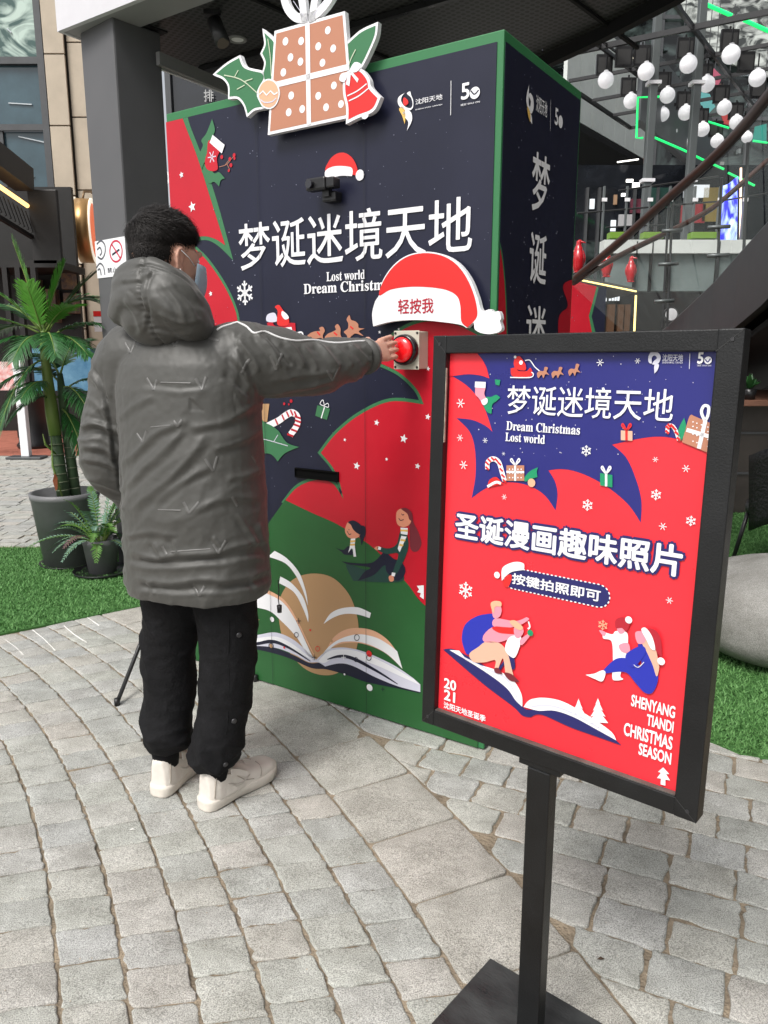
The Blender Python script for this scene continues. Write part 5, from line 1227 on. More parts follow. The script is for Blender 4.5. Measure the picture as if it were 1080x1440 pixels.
# --- shoes
def shoe(heel, f, nm, size=.295):
    s_ = Vector((f.y, -f.x, 0)); root = empty(nm, heel, 0); root.parent = man
    def pt(l, w, z): return f * (l * size - .012) + s_ * w + Vector((0, 0, z))
    def prof(zl, k=1.0):
        base = [(-.035, .014), (-.012, .030), (.05, .040), (.2, .041), (.38, .040), (.55, .046), (.7, .053), (.82, .052), (.92, .043), (.99, .026), (1.02, .010)]
        L_ = [pt(l, -w * k, zl) for l, w in base]; R2 = [pt(l, w * k * (1.04 if .5 < l < .9 else .95), zl) for l, w in base][::-1]
        return L_ + R2
    mb = MB(); lv = [prof(.002, .95), prof(.006, 1.03), prof(.030, 1.06), prof(.037, 1.0)]; n = len(lv[0]); V = [v for r in lv for v in r]; F = []
    for i in range(3):
        for k in range(n): F.append((i * n + k, i * n + (k + 1) % n, (i + 1) * n + (k + 1) % n, (i + 1) * n + k))
    F.append(tuple(range(n))[::-1]); F.append(tuple(3 * n + k for k in range(n))); mb.add(V, F).build('sole', M_sole, root, True)
    up_ = []                                            # cross-sections from heel to toe
    secs = [(.005, .026, .118), (.05, .037, .142), (.12, .042, .152), (.22, .043, .150), (.32, .043, .136), (.42, .044, .114), (.52, .047, .095), (.64, .050, .080), (.76, .051, .070), (.87, .046, .064), (.95, .036, .055), (.995, .020, .042)]
    V = []; F = []; n = 18
    for l, w, h in secs:
        for k in range(n):
            t = math.pi * k / (n - 1); c, q = math.cos(t), math.sin(t); ww = w * (abs(c) ** .75) * (1 if c >= 0 else -1); zz = .030 + (h - .030) * q ** .55
            if l < .35: ww *= 1 - .16 * max(0, (zz - .05) / .09)
            V.append(pt(l, ww, zz))
    for i in range(len(secs) - 1):
        for k in range(n - 1): F.append((i * n + k, i * n + k + 1, (i + 1) * n + k + 1, (i + 1) * n + k))
        F.append((i * n, (i + 1) * n, (i + 1) * n + n - 1, i * n + n - 1))
    F.append(tuple(range(n))); F.append(tuple((len(secs) - 1) * n + k for k in range(n))[::-1])
    upo = fuse('upper', [(V, F)], .0045, M_shoe, root, 3, lambda p, n: .0012 * noise.noise(p * 55) + .001 * noise.noise(p * 22))
    # collar ring, stitched overlays, laces, strap
    col = [pt(.17 + .13 * math.cos(a), .036 * math.sin(a), .148 - .010 * math.cos(a) + .008 * max(0, -math.cos(a))) for a in [i * math.pi / 8 for i in range(17)]]
    MB().tube(col, .0065, 8, False).build('collar', M_shoe, root, True)
    for l in (.40, .47, .54, .61, .67):
        h = .140 - (l - .30) * .215; MB().tube([pt(l, -.026, h - .010), pt(l + .01, -.012, h + .004), pt(l + .015, 0, h + .007), pt(l + .01, .012, h + .004), pt(l, .026, h - .010)], .0028, 6).build('lace', M_shoe, root, True)
    bpy.context.view_layer.update(); bu = BVHTree.FromObject(upo, bpy.context.evaluated_depsgraph_get())
    def onu(P_):
        out = []
        for i in range(len(P_) - 1):
            for k in range(4):
                h_, n_, _, _ = bu.find_nearest(P_[i].lerp(P_[i + 1], k / 4)); out.append(h_ + n_ * .0006)
        return out
    for sg in (-1, 1):
        sw = onu([pt(.22, sg * .05, .075), pt(.32, sg * .05, .055), pt(.42, sg * .05, .052), pt(.55, sg * .05, .070)])
        MB().tube(sw, [.0012 + .0032 * math.sin(3.14 * i / (len(sw) - 1)) for i in range(len(sw))], 6).build('side_overlay', mat('overlay_grey', (.56, .52, .47), .5), root, True)
        MB().tube(onu([pt(.10, sg * .05, .118), pt(.22, sg * .05, .110), pt(.30, sg * .05, .100)]), .0013, 6).build('collar_seam', mat('shoe_seam', (.38, .33, .28), .6), root, True)  # seams in a darker tan than the leather
        MB().tube(onu([pt(.30, sg * .044, .105), pt(.36, sg * .046, .080), pt(.45, sg * .049, .055), pt(.60, sg * .053, .042)]), .0015, 6).build('overlay_seam', mat('shoe_seam', (.38, .33, .28), .6), root, True)
        MB().tube(onu([pt(.66, sg * .0515, .042), pt(.69, sg * .043, .066), pt(.71, 0, .0755)]), .0015, 6).build('toe_seam', MATS['shoe_seam'], root, True)
        MB().tube(onu([pt(.04, sg * .038, .045), pt(.06, sg * .037, .085), pt(.10, sg * .036, .125)]), .0015, 6).build('heel_seam', MATS['shoe_seam'], root, True)
    sv = [pt(.25, .043, .124), pt(.36, .045, .108), pt(.46, .047, .088), pt(.47, .049, .072), pt(.36, .047, .086), pt(.25, .045, .100)]
    V = sv + [v + s_ * .005 for v in sv]; mb = MB(); mb.add(V, [(0, 1, 2, 3, 4, 5), (11, 10, 9, 8, 7, 6)] + [(i, (i + 1) % 6, 6 + (i + 1) % 6, 6 + i) for i in range(6)]); mb.build('ankle_strap', M_shoe, root)
    MB().tube([pt(.17, 0, .09), pt(.16, 0, .135), pt(.15, 0, .175)], [.040, .044, .046], 20).build('sock', mat('sock_black', (.006, .006, .007), .9, .2, bump=.3, bscale=200), root, True)
    return root
shoe(heelL, fL, 'shoe'); shoe(heelR, fR, 'shoe')
# --- hair: a close cap and several thousand strands combed forward from the crown
def hair_region(x, y, z):
    """1 = thick, 0 = none, in head coordinates"""
    lim = -.005 - .10 * max(0, min(1, (-y - .0) / .045))           # hairline drops behind the ear
    if y > .035: lim = .022 + (y - .035) * 1.0
    if abs(x) > .045 and -.030 < y < .045: lim = max(lim, .022)
    return max(0, min(1, (z - lim) / .045))
capV = []; 
cap, capF = ball((0, -.012, .030), (.079, .098, .094), 26)
F2 = []
def capd(v): 
    k = hair_region(v.x, v.y, v.z); top = max(0, min(1, (v.z - .03) / .06)) * (1 - .75 * max(0, min(1, (v.y - .02) / .05))); return k * (.003 + .014 * top)
cv = []
for v in cap:
    d = Vector((v.x, v.y + .012, v.z - .03)).normalized(); cv.append(v + d * (capd(v) - .004 + .002 * noise.noise(v * 60)))
for f in capF:
    if all(hair_region(*cap[i]) > .12 + .1 * noise.noise(cap[i] * 50) for i in f): F2.append(f)
hair = mobj('hair', [HM @ v for v in cv], F2, M_hair, man, True)
WH = Vector((-.012, -.085, .085)); V = []; F = []
cen = Vector((0, -.012, .030)); nstr = 0
while nstr < 13000:
    d = Vector((random.gauss(0, 1), random.gauss(0, 1), random.gauss(0, 1))).normalized(); p = cen + Vector((d.x * .077, d.y * .096, d.z * .092)); k = hair_region(*p)
    if k <= 0 and hair_region(p.x, p.y, p.z + .018) > 0 and random.random() < .5: k = .001
    if k <= 0 or random.random() > k * 1.2 + .3: continue
    nstr += 1; k = max(k, .05); nrm = Vector((d.x / .077, d.y / .096, d.z / .092)).normalized(); top = max(0, min(1, (p.z - .025) / .06))
    fl = (p - WH); fl = (fl - nrm * fl.dot(nrm)); fl = fl.normalized() if fl.length > 1e-4 else Vector((0, 1, 0))
    fl = (fl + Vector((.25, .5, 0)) * top + Vector((random.gauss(0, .22), random.gauss(0, .22), random.gauss(0, .15)))).normalized(); fl = (fl - nrm * fl.dot(nrm) * .9).normalized()
    if top < .3: fl = (fl + Vector((0, 0, -1.0))).normalized()
    ln = (.006 + .036 * top * random.uniform(.6, 1.2)) * (.4 + .6 * k); lift = (.25 + .35 * random.random()) if random.random() > .06 else 1.0
    wv = fl.cross(nrm).normalized() * random.uniform(.0006, .0012); q0 = p + nrm * (capd(p) * .6); q1 = q0 + fl * ln * .5 + nrm * ln * lift * .35; q2 = q1 + fl * ln * .5 - nrm * ln * .05 + Vector((0, 0, -ln * .05))
    b = len(V); V += [HM @ q0 - wv, HM @ q0 + wv, HM @ q1 + wv * .8, HM @ q1 - wv * .8, HM @ q2]; F += [(b, b + 1, b + 2, b + 3), (b + 3, b + 2, b + 4)]
tag(mobj('hair_strands', V, F, M_hair, hair), kind='stuff')
# --- mask with its ear loop
M_mask = mat('mask_blue', (.42, .55, .66), .7, .3, bump=.2, bscale=200)
V = []; F = []; nu, nv = 13, 8
for j in range(nv):
    z = -.112 + .108 * j / (nv - 1)
    for i in range(nu):
        a = math.radians(-72 + 144 * i / (nu - 1)); bulge = .018 * math.sin(math.pi * j / (nv - 1)) * math.cos(a) ** 2
        V.append(HM @ Vector((math.sin(a) * (.080 - .012 * (1 - j / (nv - 1))), .022 + math.cos(a) * (.088 + bulge + .012 * (j / (nv - 1))), z)))
for j in range(nv - 1):
    for i in range(nu - 1): F.append((j * nu + i, j * nu + i + 1, (j + 1) * nu + i + 1, (j + 1) * nu + i))
mk = mobj('face_mask', V, F, M_mask, man, True)
so_ = mk.modifiers.new('s', 'SOLIDIFY'); so_.thickness = .002
for s_ in (-1, 1):
    for z0, z1 in ((-.012, .016), (-.100, -.034)):
        MB().tube([hp(s_ * .070, .048, z0), hp(s_ * .079, .022, (z0 + z1) / 2 + .002), hp(s_ * .086, -.010, z1)], .0014, 6).build('ear_loop', mat('elastic_white', (.8, .8, .8), .6), mk, True)
# --- black tripod behind his leg
tp = empty('tripod', G(262, 905), 0, 'thin black tripod stand behind the man, its legs showing beside his trousers', 'tripod')
a0 = G(262, 905); ap = Vector((a0.x, a0.y, .52)); feet = [G(165, 992), G(359, 958), G(255, 940) + Vector((0, -.02, 0))]
tp.location = (a0.x, a0.y, 0)
def rel(p): return Vector(p) - Vector((a0.x, a0.y, 0))
MB().tube([rel((a0.x, a0.y, .16)), rel((a0.x, a0.y, 1.15))], .011, 12).build('column', M_black, tp, True)
MB().tube([rel((a0.x, a0.y, .49)), rel((a0.x, a0.y, .55))], .022, 14).build('collar', M_black, tp, True)
for ft in feet[:3]:
    lg = MB().tube([rel(ap), rel(ft + Vector((0, 0, .012)))], .0085, 10).build('leg', M_black, tp, True)
    MB().tube([rel(ft + Vector((0, 0, .03)) + (ap - ft) * .0), rel(ft + Vector((0, 0, .001)))], [.012, .012], 10).build('rubber_foot', M_black, lg, True)
    mid = ft * .55 + ap * .45; MB().tube([rel((a0.x, a0.y, .2)), rel(mid)], .005, 8).build('brace', M_black, tp, True)
# ------------------------------------------------------------------ potted plants
M_pot = mat('grey_pot', (.16, .16, .165), .5, .4, var=.12, vscale=6, bump=.08, bscale=80)
M_soil = mat('soil', (.03, .022, .016), .95, .1, bump=.8, bscale=60)
M_leafA = mat('palm_leaf', (.016, .085, .018), .4, .5, var=.4, vscale=6, col2=(.03, .13, .03))
M_leafB = mat('young_palm_leaf', (.09, .30, .03), .42, .5, var=.3, vscale=6, col2=(.14, .36, .06))
M_stem = mat('palm_stem', (.035, .075, .035), .6, .4, var=.3, vscale=10, col2=(.07, .11, .05), bump=.2)
M_sheath = mat('palm_sheath', (.10, .20, .04), .5, .4, var=.3, vscale=9, col2=(.22, .27, .07), stretch=(1, 1, .2))
M_ring = mat('stem_ring', (.16, .19, .12), .7, .3)
def leaf_blades(path, wmax, ln, m, name, parent, droop=.5, n=26, ang=55, width=.012, fromt=.18, curl=.0, seed=0):
    """leaflets on both sides of a rib"""
    P = [Vector(p) for p in path]; V = []; F = []
    def at(t):
        x = t * (len(P) - 1); i = min(int(x), len(P) - 2); return P[i].lerp(P[i + 1], x - i), (P[i + 1] - P[i]).normalized()
    for k in range(n):
        t = fromt + (1 - fromt) * k / (n - 1); p, d = at(t); s_ = d.cross(Vector((0, 0, 1)))
        s_ = s_.normalized() if s_.length > .1 else Vector((1, 0, 0)); u = s_.cross(d)
        L_ = ln * (math.sin(math.pi * (.12 + .80 * (t - fromt) / (1 - fromt))) ** .7) * random.uniform(.85, 1.1)
        for sg in (-1, 1):
            a = math.radians(ang * (1 - .45 * (t - fromt)) + random.gauss(0, 4)); q = (d * math.cos(a) + s_ * sg * math.sin(a) + u * .15).normalized()
            b = len(V); wv = d * (width / 2)
            if abs(q.dot(d)) > .8: wv = u.cross(q).normalized() * width / 2
            pts = [p]
            for j in (1, 2, 3, 4): pts.append(pts[-1] + (q + Vector((0, 0, -droop * (j / 4) ** 1.5)) + Vector((random.gauss(0, .03),) * 3)).normalized() * L_ / 4)
            for j, (pp, ww) in enumerate(zip(pts, (.5, 1, .9, .6))): V += [pp - wv * ww, pp + Vector((0, 0, -.002)) , pp + wv * ww]
            V.append(pts[4])
            for j in range(3):
                F += [(b + 3 * j, b + 3 * j + 1, b + 3 * j + 4, b + 3 * j + 3), (b + 3 * j + 1, b + 3 * j + 2, b + 3 * j + 5, b + 3 * j + 4)]
            F += [(b + 9, b + 10, b + 12), (b + 10, b + 11, b + 12)]
    return tag(mobj(name, V, F, m, parent), kind='stuff')
def frond(root, a, tip, lift, m, ln=.16, r=.006, **k):
    a, tip = Vector(a), Vector(tip); c = a.lerp(tip, .5) + Vector((0, 0, lift)); path = []
    for i in range(13):
        t = i / 12; path.append(a * (1 - t) ** 2 + c * 2 * t * (1 - t) + tip * t * t)
    rb = MB().tube(path, [r * (1 - .8 * i / 12) for i in range(13)], 6).build('frond', M_sheath, root, True)
    leaf_blades(path, 0, ln, m, 'leaflets', rb, **k)
def pot(root, R, H_, rim=.02):
    p = MB().lathe([(R * .74, .0), (R * .97, H_ - .04), (R, H_ - .035), (R, H_), (R - rim, H_), (R - rim - .01, H_ - .05)], 40).build('pot', M_pot, root, True)
    MB().lathe([(R - rim - .008, H_ - .06), (.01, H_ - .045)], 24).build('soil', M_soil, root, True)
    return p
b0 = G(97, 798); b0 = Vector((-2.14, 5.03, 0))
palm = empty('potted_palm', b0, 0, 'tall green fan of feathery palm fronds on two stems in a large grey pot', 'potted palm')
pot(palm, .222, .50); MB().lathe([(.19, .004), (.20, .02), (.195, .022), (.185, .008)], 32).build('saucer', M_black, palm, True)
def PL(x, y, dy=0): return AT(x, y, 5.03 + dy) - b0
# stems with rings
def stem(pts, r0, r1):
    P_ = [PL(*p) for p in pts]; s = MB().tube(P_, [r0 + (r1 - r0) * i / (len(P_) - 1) for i in range(len(P_))], 14).build('stem', M_stem, palm, True)
    for i in range(1, 7):
        t = i / 7 * (len(P_) - 1); k = int(t); q = P_[k].lerp(P_[min(k + 1, len(P_) - 1)], t - k); d = (P_[min(k + 1, len(P_) - 1)] - P_[k - 1 if k else 0]).normalized()
        MB().tube([q - d * .003, q + d * .003], r0 * 1.04, 14).build('stem_ring', M_ring, s, True)
stem([(90, 700), (84, 660), (78, 610)], .044, .036); stem([(107, 700, .06), (100, 650, .06), (93, 600, .06)], .036, .032)
MB().tube([PL(78, 612), PL(73, 580), PL(68, 540), PL(62, 490), PL(60, 455)], [.040, .042, .034, .026, .012], 12).build('sheath', M_sheath, palm, True)
MB().tube([PL(93, 602, .06), PL(88, 560, .06), PL(84, 525, .06)], [.034, .03, .018], 12).build('sheath', M_stem, palm, True)
FR = [((60, 462, 0), (18, 340, -.05), .03, M_leafB, .12, dict(ang=46, droop=.15)), ((62, 456, 0), (90, 372, .02), .02, M_leafB, .11, dict(ang=46, droop=.15)),
 ((62, 462, 0), (142, 428, .05), .18, M_leafA, .16, dict(ang=55, droop=.4)), ((58, 466, 0), (-25, 402, -.1), .08, M_leafB, .13, dict(ang=52, droop=.3)),
 ((58, 470, 0), (-45, 448, -.15), .08, M_leafB, .13, dict(ang=55, droop=.35)), ((60, 480, 0), (-30, 505, -.2), .15, M_leafA, .15, dict(droop=.7)),
 ((66, 505, 0), (-8, 628, -.25), .26, M_leafA, .15, dict(droop=.8)), ((64, 480, 0), (18, 508, -.35), .16, M_leafA, .15, dict(droop=.8)),
 ((66, 474, 0), (78, 500, -.40), .14, M_leafA, .14, dict(droop=.7)), ((68, 480, 0), (124, 500, -.25), .14, M_leafA, .15, dict(droop=.7)),
 ((70, 476, .02), (156, 462, 0), .12, M_leafA, .15, dict(droop=.6)), ((88, 545, .06), (130, 590, -.15), .14, M_leafA, .14, dict(droop=.7)),
 ((86, 560, .06), (14, 590, -.1), .14, M_leafA, .14, dict(droop=.7)), ((68, 466, 0), (130, 388, .1), .06, M_leafA, .13, dict(ang=48, droop=.25)),
 ((64, 468, 0), (104, 430, -.2), .08, M_leafB, .12, dict(ang=50, droop=.35)), ((62, 466, 0), (-14, 430, .25), .12, M_leafA, .14, dict(droop=.4)),
 ((90, 550, .06), (146, 540, .15), .10, M_leafA, .14, dict(droop=.6)), ((88, 575, .03), (118, 640, -.1), .10, M_leafA, .12, dict(droop=.7)),
 ((60, 470, 0), (38, 402, -.15), .02, M_leafB, .11, dict(ang=50, droop=.2)), ((70, 540, 0), (30, 560, -.3), .10, M_leafA, .13, dict(droop=.8)),
 ((60, 465, 0), (-20, 478, .1), .12, M_leafA, .15, dict(droop=.5)), ((84, 530, .06), (60, 500, .3), .1, M_leafA, .14, dict(droop=.5)), ((84, 530, .06), (110, 480, .3), .1, M_leafA, .14, dict(droop=.5)),
 ((86, 540, .06), (36, 520, .3), .1, M_leafA, .14, dict(droop=.5)), ((66, 520, 0), (-15, 560, -.1), .12, M_leafA, .14, dict(droop=.7))]
for a, t, l, mm, ln, kw in FR:
    frond(palm, PL(*a), PL(*t), l, mm, ln * 1.3, .008, n=38, width=.017, **kw)
for a, t in (((88, 700, -.08), (72, 610, -.05)), ((80, 640, -.03), (60, 610, -.1))):
    MB().tube([PL(*a), PL((a[0] + t[0]) / 2 - 6, (a[1] + t[1]) / 2, -.1), PL(*t)], [.006, .008, .002], 6).build('dry_stalk', M_sheath, palm, True)
V = [PL(78, 690, -.1), PL(74, 676, -.11), PL(77, 665, -.11), PL(81, 672, -.1), PL(81, 688, -.1)]; mobj('dry_leaf', V, [(0, 1, 2, 3, 4)], mat('dead_leaf', (.25, .07, .025), .7), palm)
fb = Vector((-1.83, 4.78, 0))
fern = empty('potted_fern', fb, 0, 'small blue-green fern in a short grey pot on a black saucer', 'potted fern')
pot(fern, .112, .24, .008)
MB().lathe([(.155, .006), (.175, .012), (.185, .03), (.180, .032), (.168, .016), (.02, .014)], 40).build('saucer', M_black, fern, True)
M_fern = mat('fern_leaf', (.17, .28, .23), .6, .35, var=.3, vscale=20, col2=(.08, .18, .09)); M_fern2 = mat('fern_leaf_green', (.08, .20, .03), .55, .4, var=.3, vscale=20); M_fernr = mat('fern_tip_purple', (.12, .05, .06), .6)
for i in range(40):
    a = i * 2.4 + random.uniform(-.2, .2); rr = random.uniform(.22, .46); z = random.uniform(-.12, .30)
    if math.cos(a) > .3 and math.sin(a) > -.2: rr *= .6
    if math.cos(a) > 0: rr *= .75
    tip_ = Vector((math.cos(a) * rr, math.sin(a) * rr * .8, .24 + z)); mm = random.choice([M_fern, M_fern, M_fern2, M_fernr if i % 4 == 0 else M_fern])
    path = []; a_ = Vector((math.cos(a) * .03, math.sin(a) * .03, .20)); c = a_.lerp(tip_, .45) + Vector((0, 0, .13))
    for j in range(11): t = j / 10; path.append(a_ * (1 - t) ** 2 + c * 2 * t * (1 - t) + tip_ * t * t)
    rb = MB().tube(path, [.003 * (1 - .08 * j) for j in range(11)], 5).build('frond', M_sheath, fern, True)
    leaf_blades(path, 0, .046, mm, 'leaflets', rb, n=17, width=.011, droop=.2, ang=74, fromt=.2)
# ------------------------------------------------------------------ canopy and its column
M_colg = mat('column_paint', (.105, .105, .11), .5, .4, var=.08, vscale=3, rvar=.08)
M_fasc = mat('white_fascia', (.62, .61, .64), .45, .4, var=.04)
M_dark = mat('dark_soffit', (.012, .012, .013), .7, .2)
M_grey = mat('steel_grey', (.065, .068, .072), .45, .5, var=.15, vscale=4)
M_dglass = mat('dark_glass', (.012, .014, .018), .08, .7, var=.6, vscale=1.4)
def mesh_ceiling():
    m = bpy.data.materials.new('mesh_ceiling'); m.use_nodes = True; N = m.node_tree.nodes; L = m.node_tree.links; b = N['Principled BSDF']
    co = N.new('ShaderNodeTexCoord'); mp = N.new('ShaderNodeMapping'); mp.inputs['Rotation'].default_value = (0, 0, math.radians(20)); L.new(co.outputs['Object'], mp.inputs['Vector'])
    v = N.new('ShaderNodeTexVoronoi'); v.inputs['Scale'].default_value = 26; v.inputs['Randomness'].default_value = 0; L.new(mp.outputs[0], v.inputs['Vector'])
    r = N.new('ShaderNodeValToRGB'); e = r.color_ramp.elements; e[0].position = .30; e[0].color = (.004, .004, .004, 1); e[1].position = .40; e[1].color = (.045, .045, .047, 1)
    L.new(v.outputs['Distance'], r.inputs['Fac']); L.new(r.outputs[0], b.inputs['Base Color']); b.inputs['Roughness'].default_value = .5
    return m
M_mesh = mesh_ceiling()
c0 = Vector((-1.797, 4.98)); cd_ = Vector((.271, -.23)); cw = cd_.length; crot = math.atan2(cd_.y, cd_.x)
colm = empty('canopy_column', (c0.x, c0.y, 0), crot, 'square dark grey column behind the man carrying the white edged canopy', 'column')
shaft = MB().box(0, cw, 0, .315, 0, 3.26, .012).build('shaft', M_colg, colm)
MB().box(-.03, cw + .03, -.03, .345, 3.262, 3.30).build('capital', M_dark, colm)
CZ = 3.25
can = empty('canopy', (-1.897, 4.93, 0), 0, 'flat canopy with a white edge beam and dark perforated ceiling above the booth', 'canopy')
o_ = Vector((-1.897, 4.93)); fx = Vector((.826, -.566)).normalized(); fy = Vector((.566, .826)).normalized(); crx = math.atan2(fx.y, fx.x); can.rotation_euler = (0, 0, crx)
bpy.context.view_layer.update()
def cl(x, y): q = Vector((x, y)) - o_; return (q.dot(fx), q.dot(fy))
MB().box(0, 4.3, -.0, .03, CZ, CZ + .9).build('fascia', M_fasc, can)
MB().box(0.001, 4.3, .031, .24, CZ + .002, CZ + .3).build('edge_beam', mat('soffit_grey', (.30, .295, .31), .5), can)
MB().box(-.02, .0, .0, 1.6, CZ - .002, CZ + .9).build('end_fascia', M_fasc, can)
ceil = [(.0, .24), (4.4, .24), cl(1.75, 3.6), cl(1.5, 4.45), cl(1.25, 4.95), cl(1.02, 5.35), cl(.75, 5.75), cl(.4, 6.1), cl(-1.1, 6.15), cl(-1.42, 5.4)]
ceil[1] = cl(1.85, 3.0) if False else ceil[1]
V, F = prism([(4.35, .24), ceil[2], ceil[3], ceil[4], ceil[5], ceil[6], ceil[7], ceil[8], ceil[9], (.0, 1.5), (.0, .24)], CZ + .02, CZ + .06)
mobj('ceiling', V, F, M_mesh, can)
V, F = prism([(4.35, .24), ceil[2], ceil[3], ceil[4], ceil[5], ceil[6], ceil[7], ceil[8], ceil[9], (.0, 1.5), (.0, .24)], CZ + .08, CZ + .8); mobj('roof', V, F, M_dark, can)
eb = [(4.35, .24), ceil[2], ceil[3], ceil[4], ceil[5], ceil[6], ceil[7]]
V = []; F = []
for i, (x, y) in enumerate(eb): V += [(x, y, CZ - .05), (x, y, CZ + .9), (x + .04, y + .04, CZ + .9), (x + .04, y + .04, CZ - .05)]
for i in range(len(eb) - 1):
    for k in range(4): F.append((i * 4 + k, i * 4 + (k + 1) % 4, i * 4 + 4 + (k + 1) % 4, i * 4 + 4 + k))
mobj('curved_edge', V, F, M_dark, can)
for t in (1.2, 2.5):
    MB().quadbar((t, .3, CZ + .012), (t + .2, 2.2, CZ + .012), .02, .02).build('ceiling_seam', M_dark, can)
q = cl(*G(545, 0, CZ)[:2]) ; 
MB().quadbar((.2, .9, CZ + .0), (3.6, .95, CZ + .0), .03, .03).build('lighting_track', M_black, can)
sx = G(305, 20, CZ); spt = empty('spotlight', sx, 0, 'black cylindrical spotlight tilted down from the canopy ceiling', 'spotlight')
MB().tube([(0, 0, .02), (0, 0, -.06)], .012, 8).build('stem', M_black, spt, True); MB().box(-.07, .02, -.02, .02, -.005, .02).build('mount', M_black, spt)
MB().tube([(-.02, .02, -.03), (.035, -.04, -.16)], [.042, .042], 22).build('housing', mat('spot_black', (.025, .025, .027), .35), spt, True)
MB().tube([(.0352, -.0402, -.1605), (.036, -.041, -.162)], [.034, .034], 22).build('lens', mat('spot_lens', (.12, .10, .09), .1), spt)
sx = G(334, 59, CZ); dn = empty('downlight', sx, 0, 'small round recessed downlight in the canopy ceiling beside the spotlight', 'downlight')
MB().lathe([(.055, .0), (.055, -.012), (.042, -.012), (.038, .0)], 24, Matrix.Translation((0, 0, .02)), True).build('trim_ring', mat('trim_grey', (.25, .25, .25), .4), dn, True); MB().lathe([(.037, .0), (.001, .001)], 20, Matrix.Translation((0, 0, .012))).build('diffuser', M_white, dn)
# no smoking sign on the column
ns = empty('no_smoking_sign', (c0.x, c0.y, 0), crot, 'white no smoking sign with a red crossed circle on the grey column', 'sign')
N_ = Face(ns, off=.004)
a = N_.uv(135, 364); b2 = N_.uv(177, 361); zt = (N_.uv(134, 338)[1] + N_.uv(174, 334)[1]) / 2; zb = (N_.uv(139, 390)[1] + N_.uv(179, 388)[1]) / 2
MB().box(a[0], b2[0], -.004, -.001, zb, zt).build('board', M_white, ns)
N_.z(0, 0, 3.13)
M_tred = mat('sign_red', (.55, .02, .06), .5)
N_.stroke('ring', [[(511 + 27 * math.cos(k * .524), 1106 + 46 * math.sin(k * .524)) for k in range(12)]], .011, M_tred, 2, closed=True)
N_.stroke('slash', [[(492, 1075, 1), (531, 1138, 1)]], .011, M_tred, 2, smooth=False)
N_.stroke('cigarette', [[(494, 1122, 1), (526, 1098, 1)]], .012, M_navy, 1, smooth=False)
N_.text('禁止吸烟', (474, 1203), (560, 1168), M_navy, 1, bold=.01)
N_.stroke('swirl', [[(426, 1075), (445, 1060), (462, 1080), (462, 1115), (448, 1140), (430, 1130)], [(428, 1100), (440, 1090), (448, 1110), (440, 1125)], [(424, 1180), (440, 1160), (456, 1175), (462, 1210)], [(430, 1190), (440, 1185), (446, 1212)]], .011, mat('sign_grey', (.08, .08, .1)), 1)
# ------------------------------------------------------------------ glass shopfront under the canopy behind the column
shop = empty('glass_shopfront', (-1.9, 7.6, 0), 0, 'dark glazed shopfront under the canopy between the column and the booth', 'shopfront')
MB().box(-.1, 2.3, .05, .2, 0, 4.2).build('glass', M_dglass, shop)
for x in (-.1, .55, 1.2, 2.2): MB().box(x, x + .05, 0, .05, 0, 4.2).build('mullion', M_grey, shop)
for z in (.12, 2.55, 3.15): MB().box(-.1, 2.3, .012, .045, z, z + .06).build('transom', M_grey, shop)
MB().quadbar(Vector(G(222, 82, 3.1)) - Vector((-1.9, 7.6, 0)), Vector(G(340, 132, 3.1)) - Vector((-1.9, 7.6, 0)), .03, .07).build('beam', mat('beam_grey', (.2, .2, .2), .5), shop)
SF = Face(shop, off=.012); SF.text('排', (287, 143), (300, 126), mat('dim_white', (.45, .45, .45), .5), 1, bold=.01); SF.text('牛', (287, 122), (299, 106), MATS['dim_white'], 1, bold=.01); SF.z(0, 0, 1)
SF.stroke('printed_ring', [[(231 + 7 * math.cos(k * .785), 250 + 9 * math.sin(k * .785)) for k in range(8)]], .02, M_white, 1, closed=True)
MB().box(0, 0, 0, 0, 0, 0) if False else None
# ------------------------------------------------------------------ stone faced building on the left
M_stone = mat('limestone', (.49, .42, .33), .75, .3, var=.12, vscale=1.6, bump=.12, bscale=30)
M_blueg = mat('blue_glass', (.045, .085, .105), .10, .6, var=.35, vscale=.9)
def streak_mat(name, dark, bright, sc, st, rough=.25, emit=0):
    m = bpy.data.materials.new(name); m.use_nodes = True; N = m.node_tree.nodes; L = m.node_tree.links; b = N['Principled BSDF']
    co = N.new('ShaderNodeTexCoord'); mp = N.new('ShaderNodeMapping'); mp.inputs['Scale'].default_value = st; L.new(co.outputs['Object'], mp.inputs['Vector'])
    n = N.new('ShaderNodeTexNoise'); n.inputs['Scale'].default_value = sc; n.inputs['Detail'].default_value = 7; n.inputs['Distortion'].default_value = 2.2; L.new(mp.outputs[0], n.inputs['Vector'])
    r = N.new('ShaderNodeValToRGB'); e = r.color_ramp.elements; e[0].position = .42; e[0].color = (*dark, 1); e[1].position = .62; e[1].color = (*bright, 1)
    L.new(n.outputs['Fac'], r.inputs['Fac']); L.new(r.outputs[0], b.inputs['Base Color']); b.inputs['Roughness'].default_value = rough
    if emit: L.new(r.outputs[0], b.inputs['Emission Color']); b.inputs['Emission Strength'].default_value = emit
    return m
M_green_glass = streak_mat('green_glass_reflection', (.05, .10, .09), (.50, .62, .55), 1.1, (1, 1, 1.6), .15)  # bright crinkles are the atrium roof's reflection, put into the colour
YB = 16.0
bld = empty('stone_building', AT(75, 480, YB) * 1, 0, 'beige stone faced building with tall blue glass windows on the left', 'building')
bo = AT(75, 480, YB); bo.z = 0; bld.location = bo; bpy.context.view_layer.update()
def BX(x, y, Y=YB): return AT(x, y, Y).x - bo.x
def BZ(x, y, Y=YB): return AT(x, y, Y).z
xl, xm, xr = BX(61, 76), BX(91, 76), BX(91, 76) + 1.6
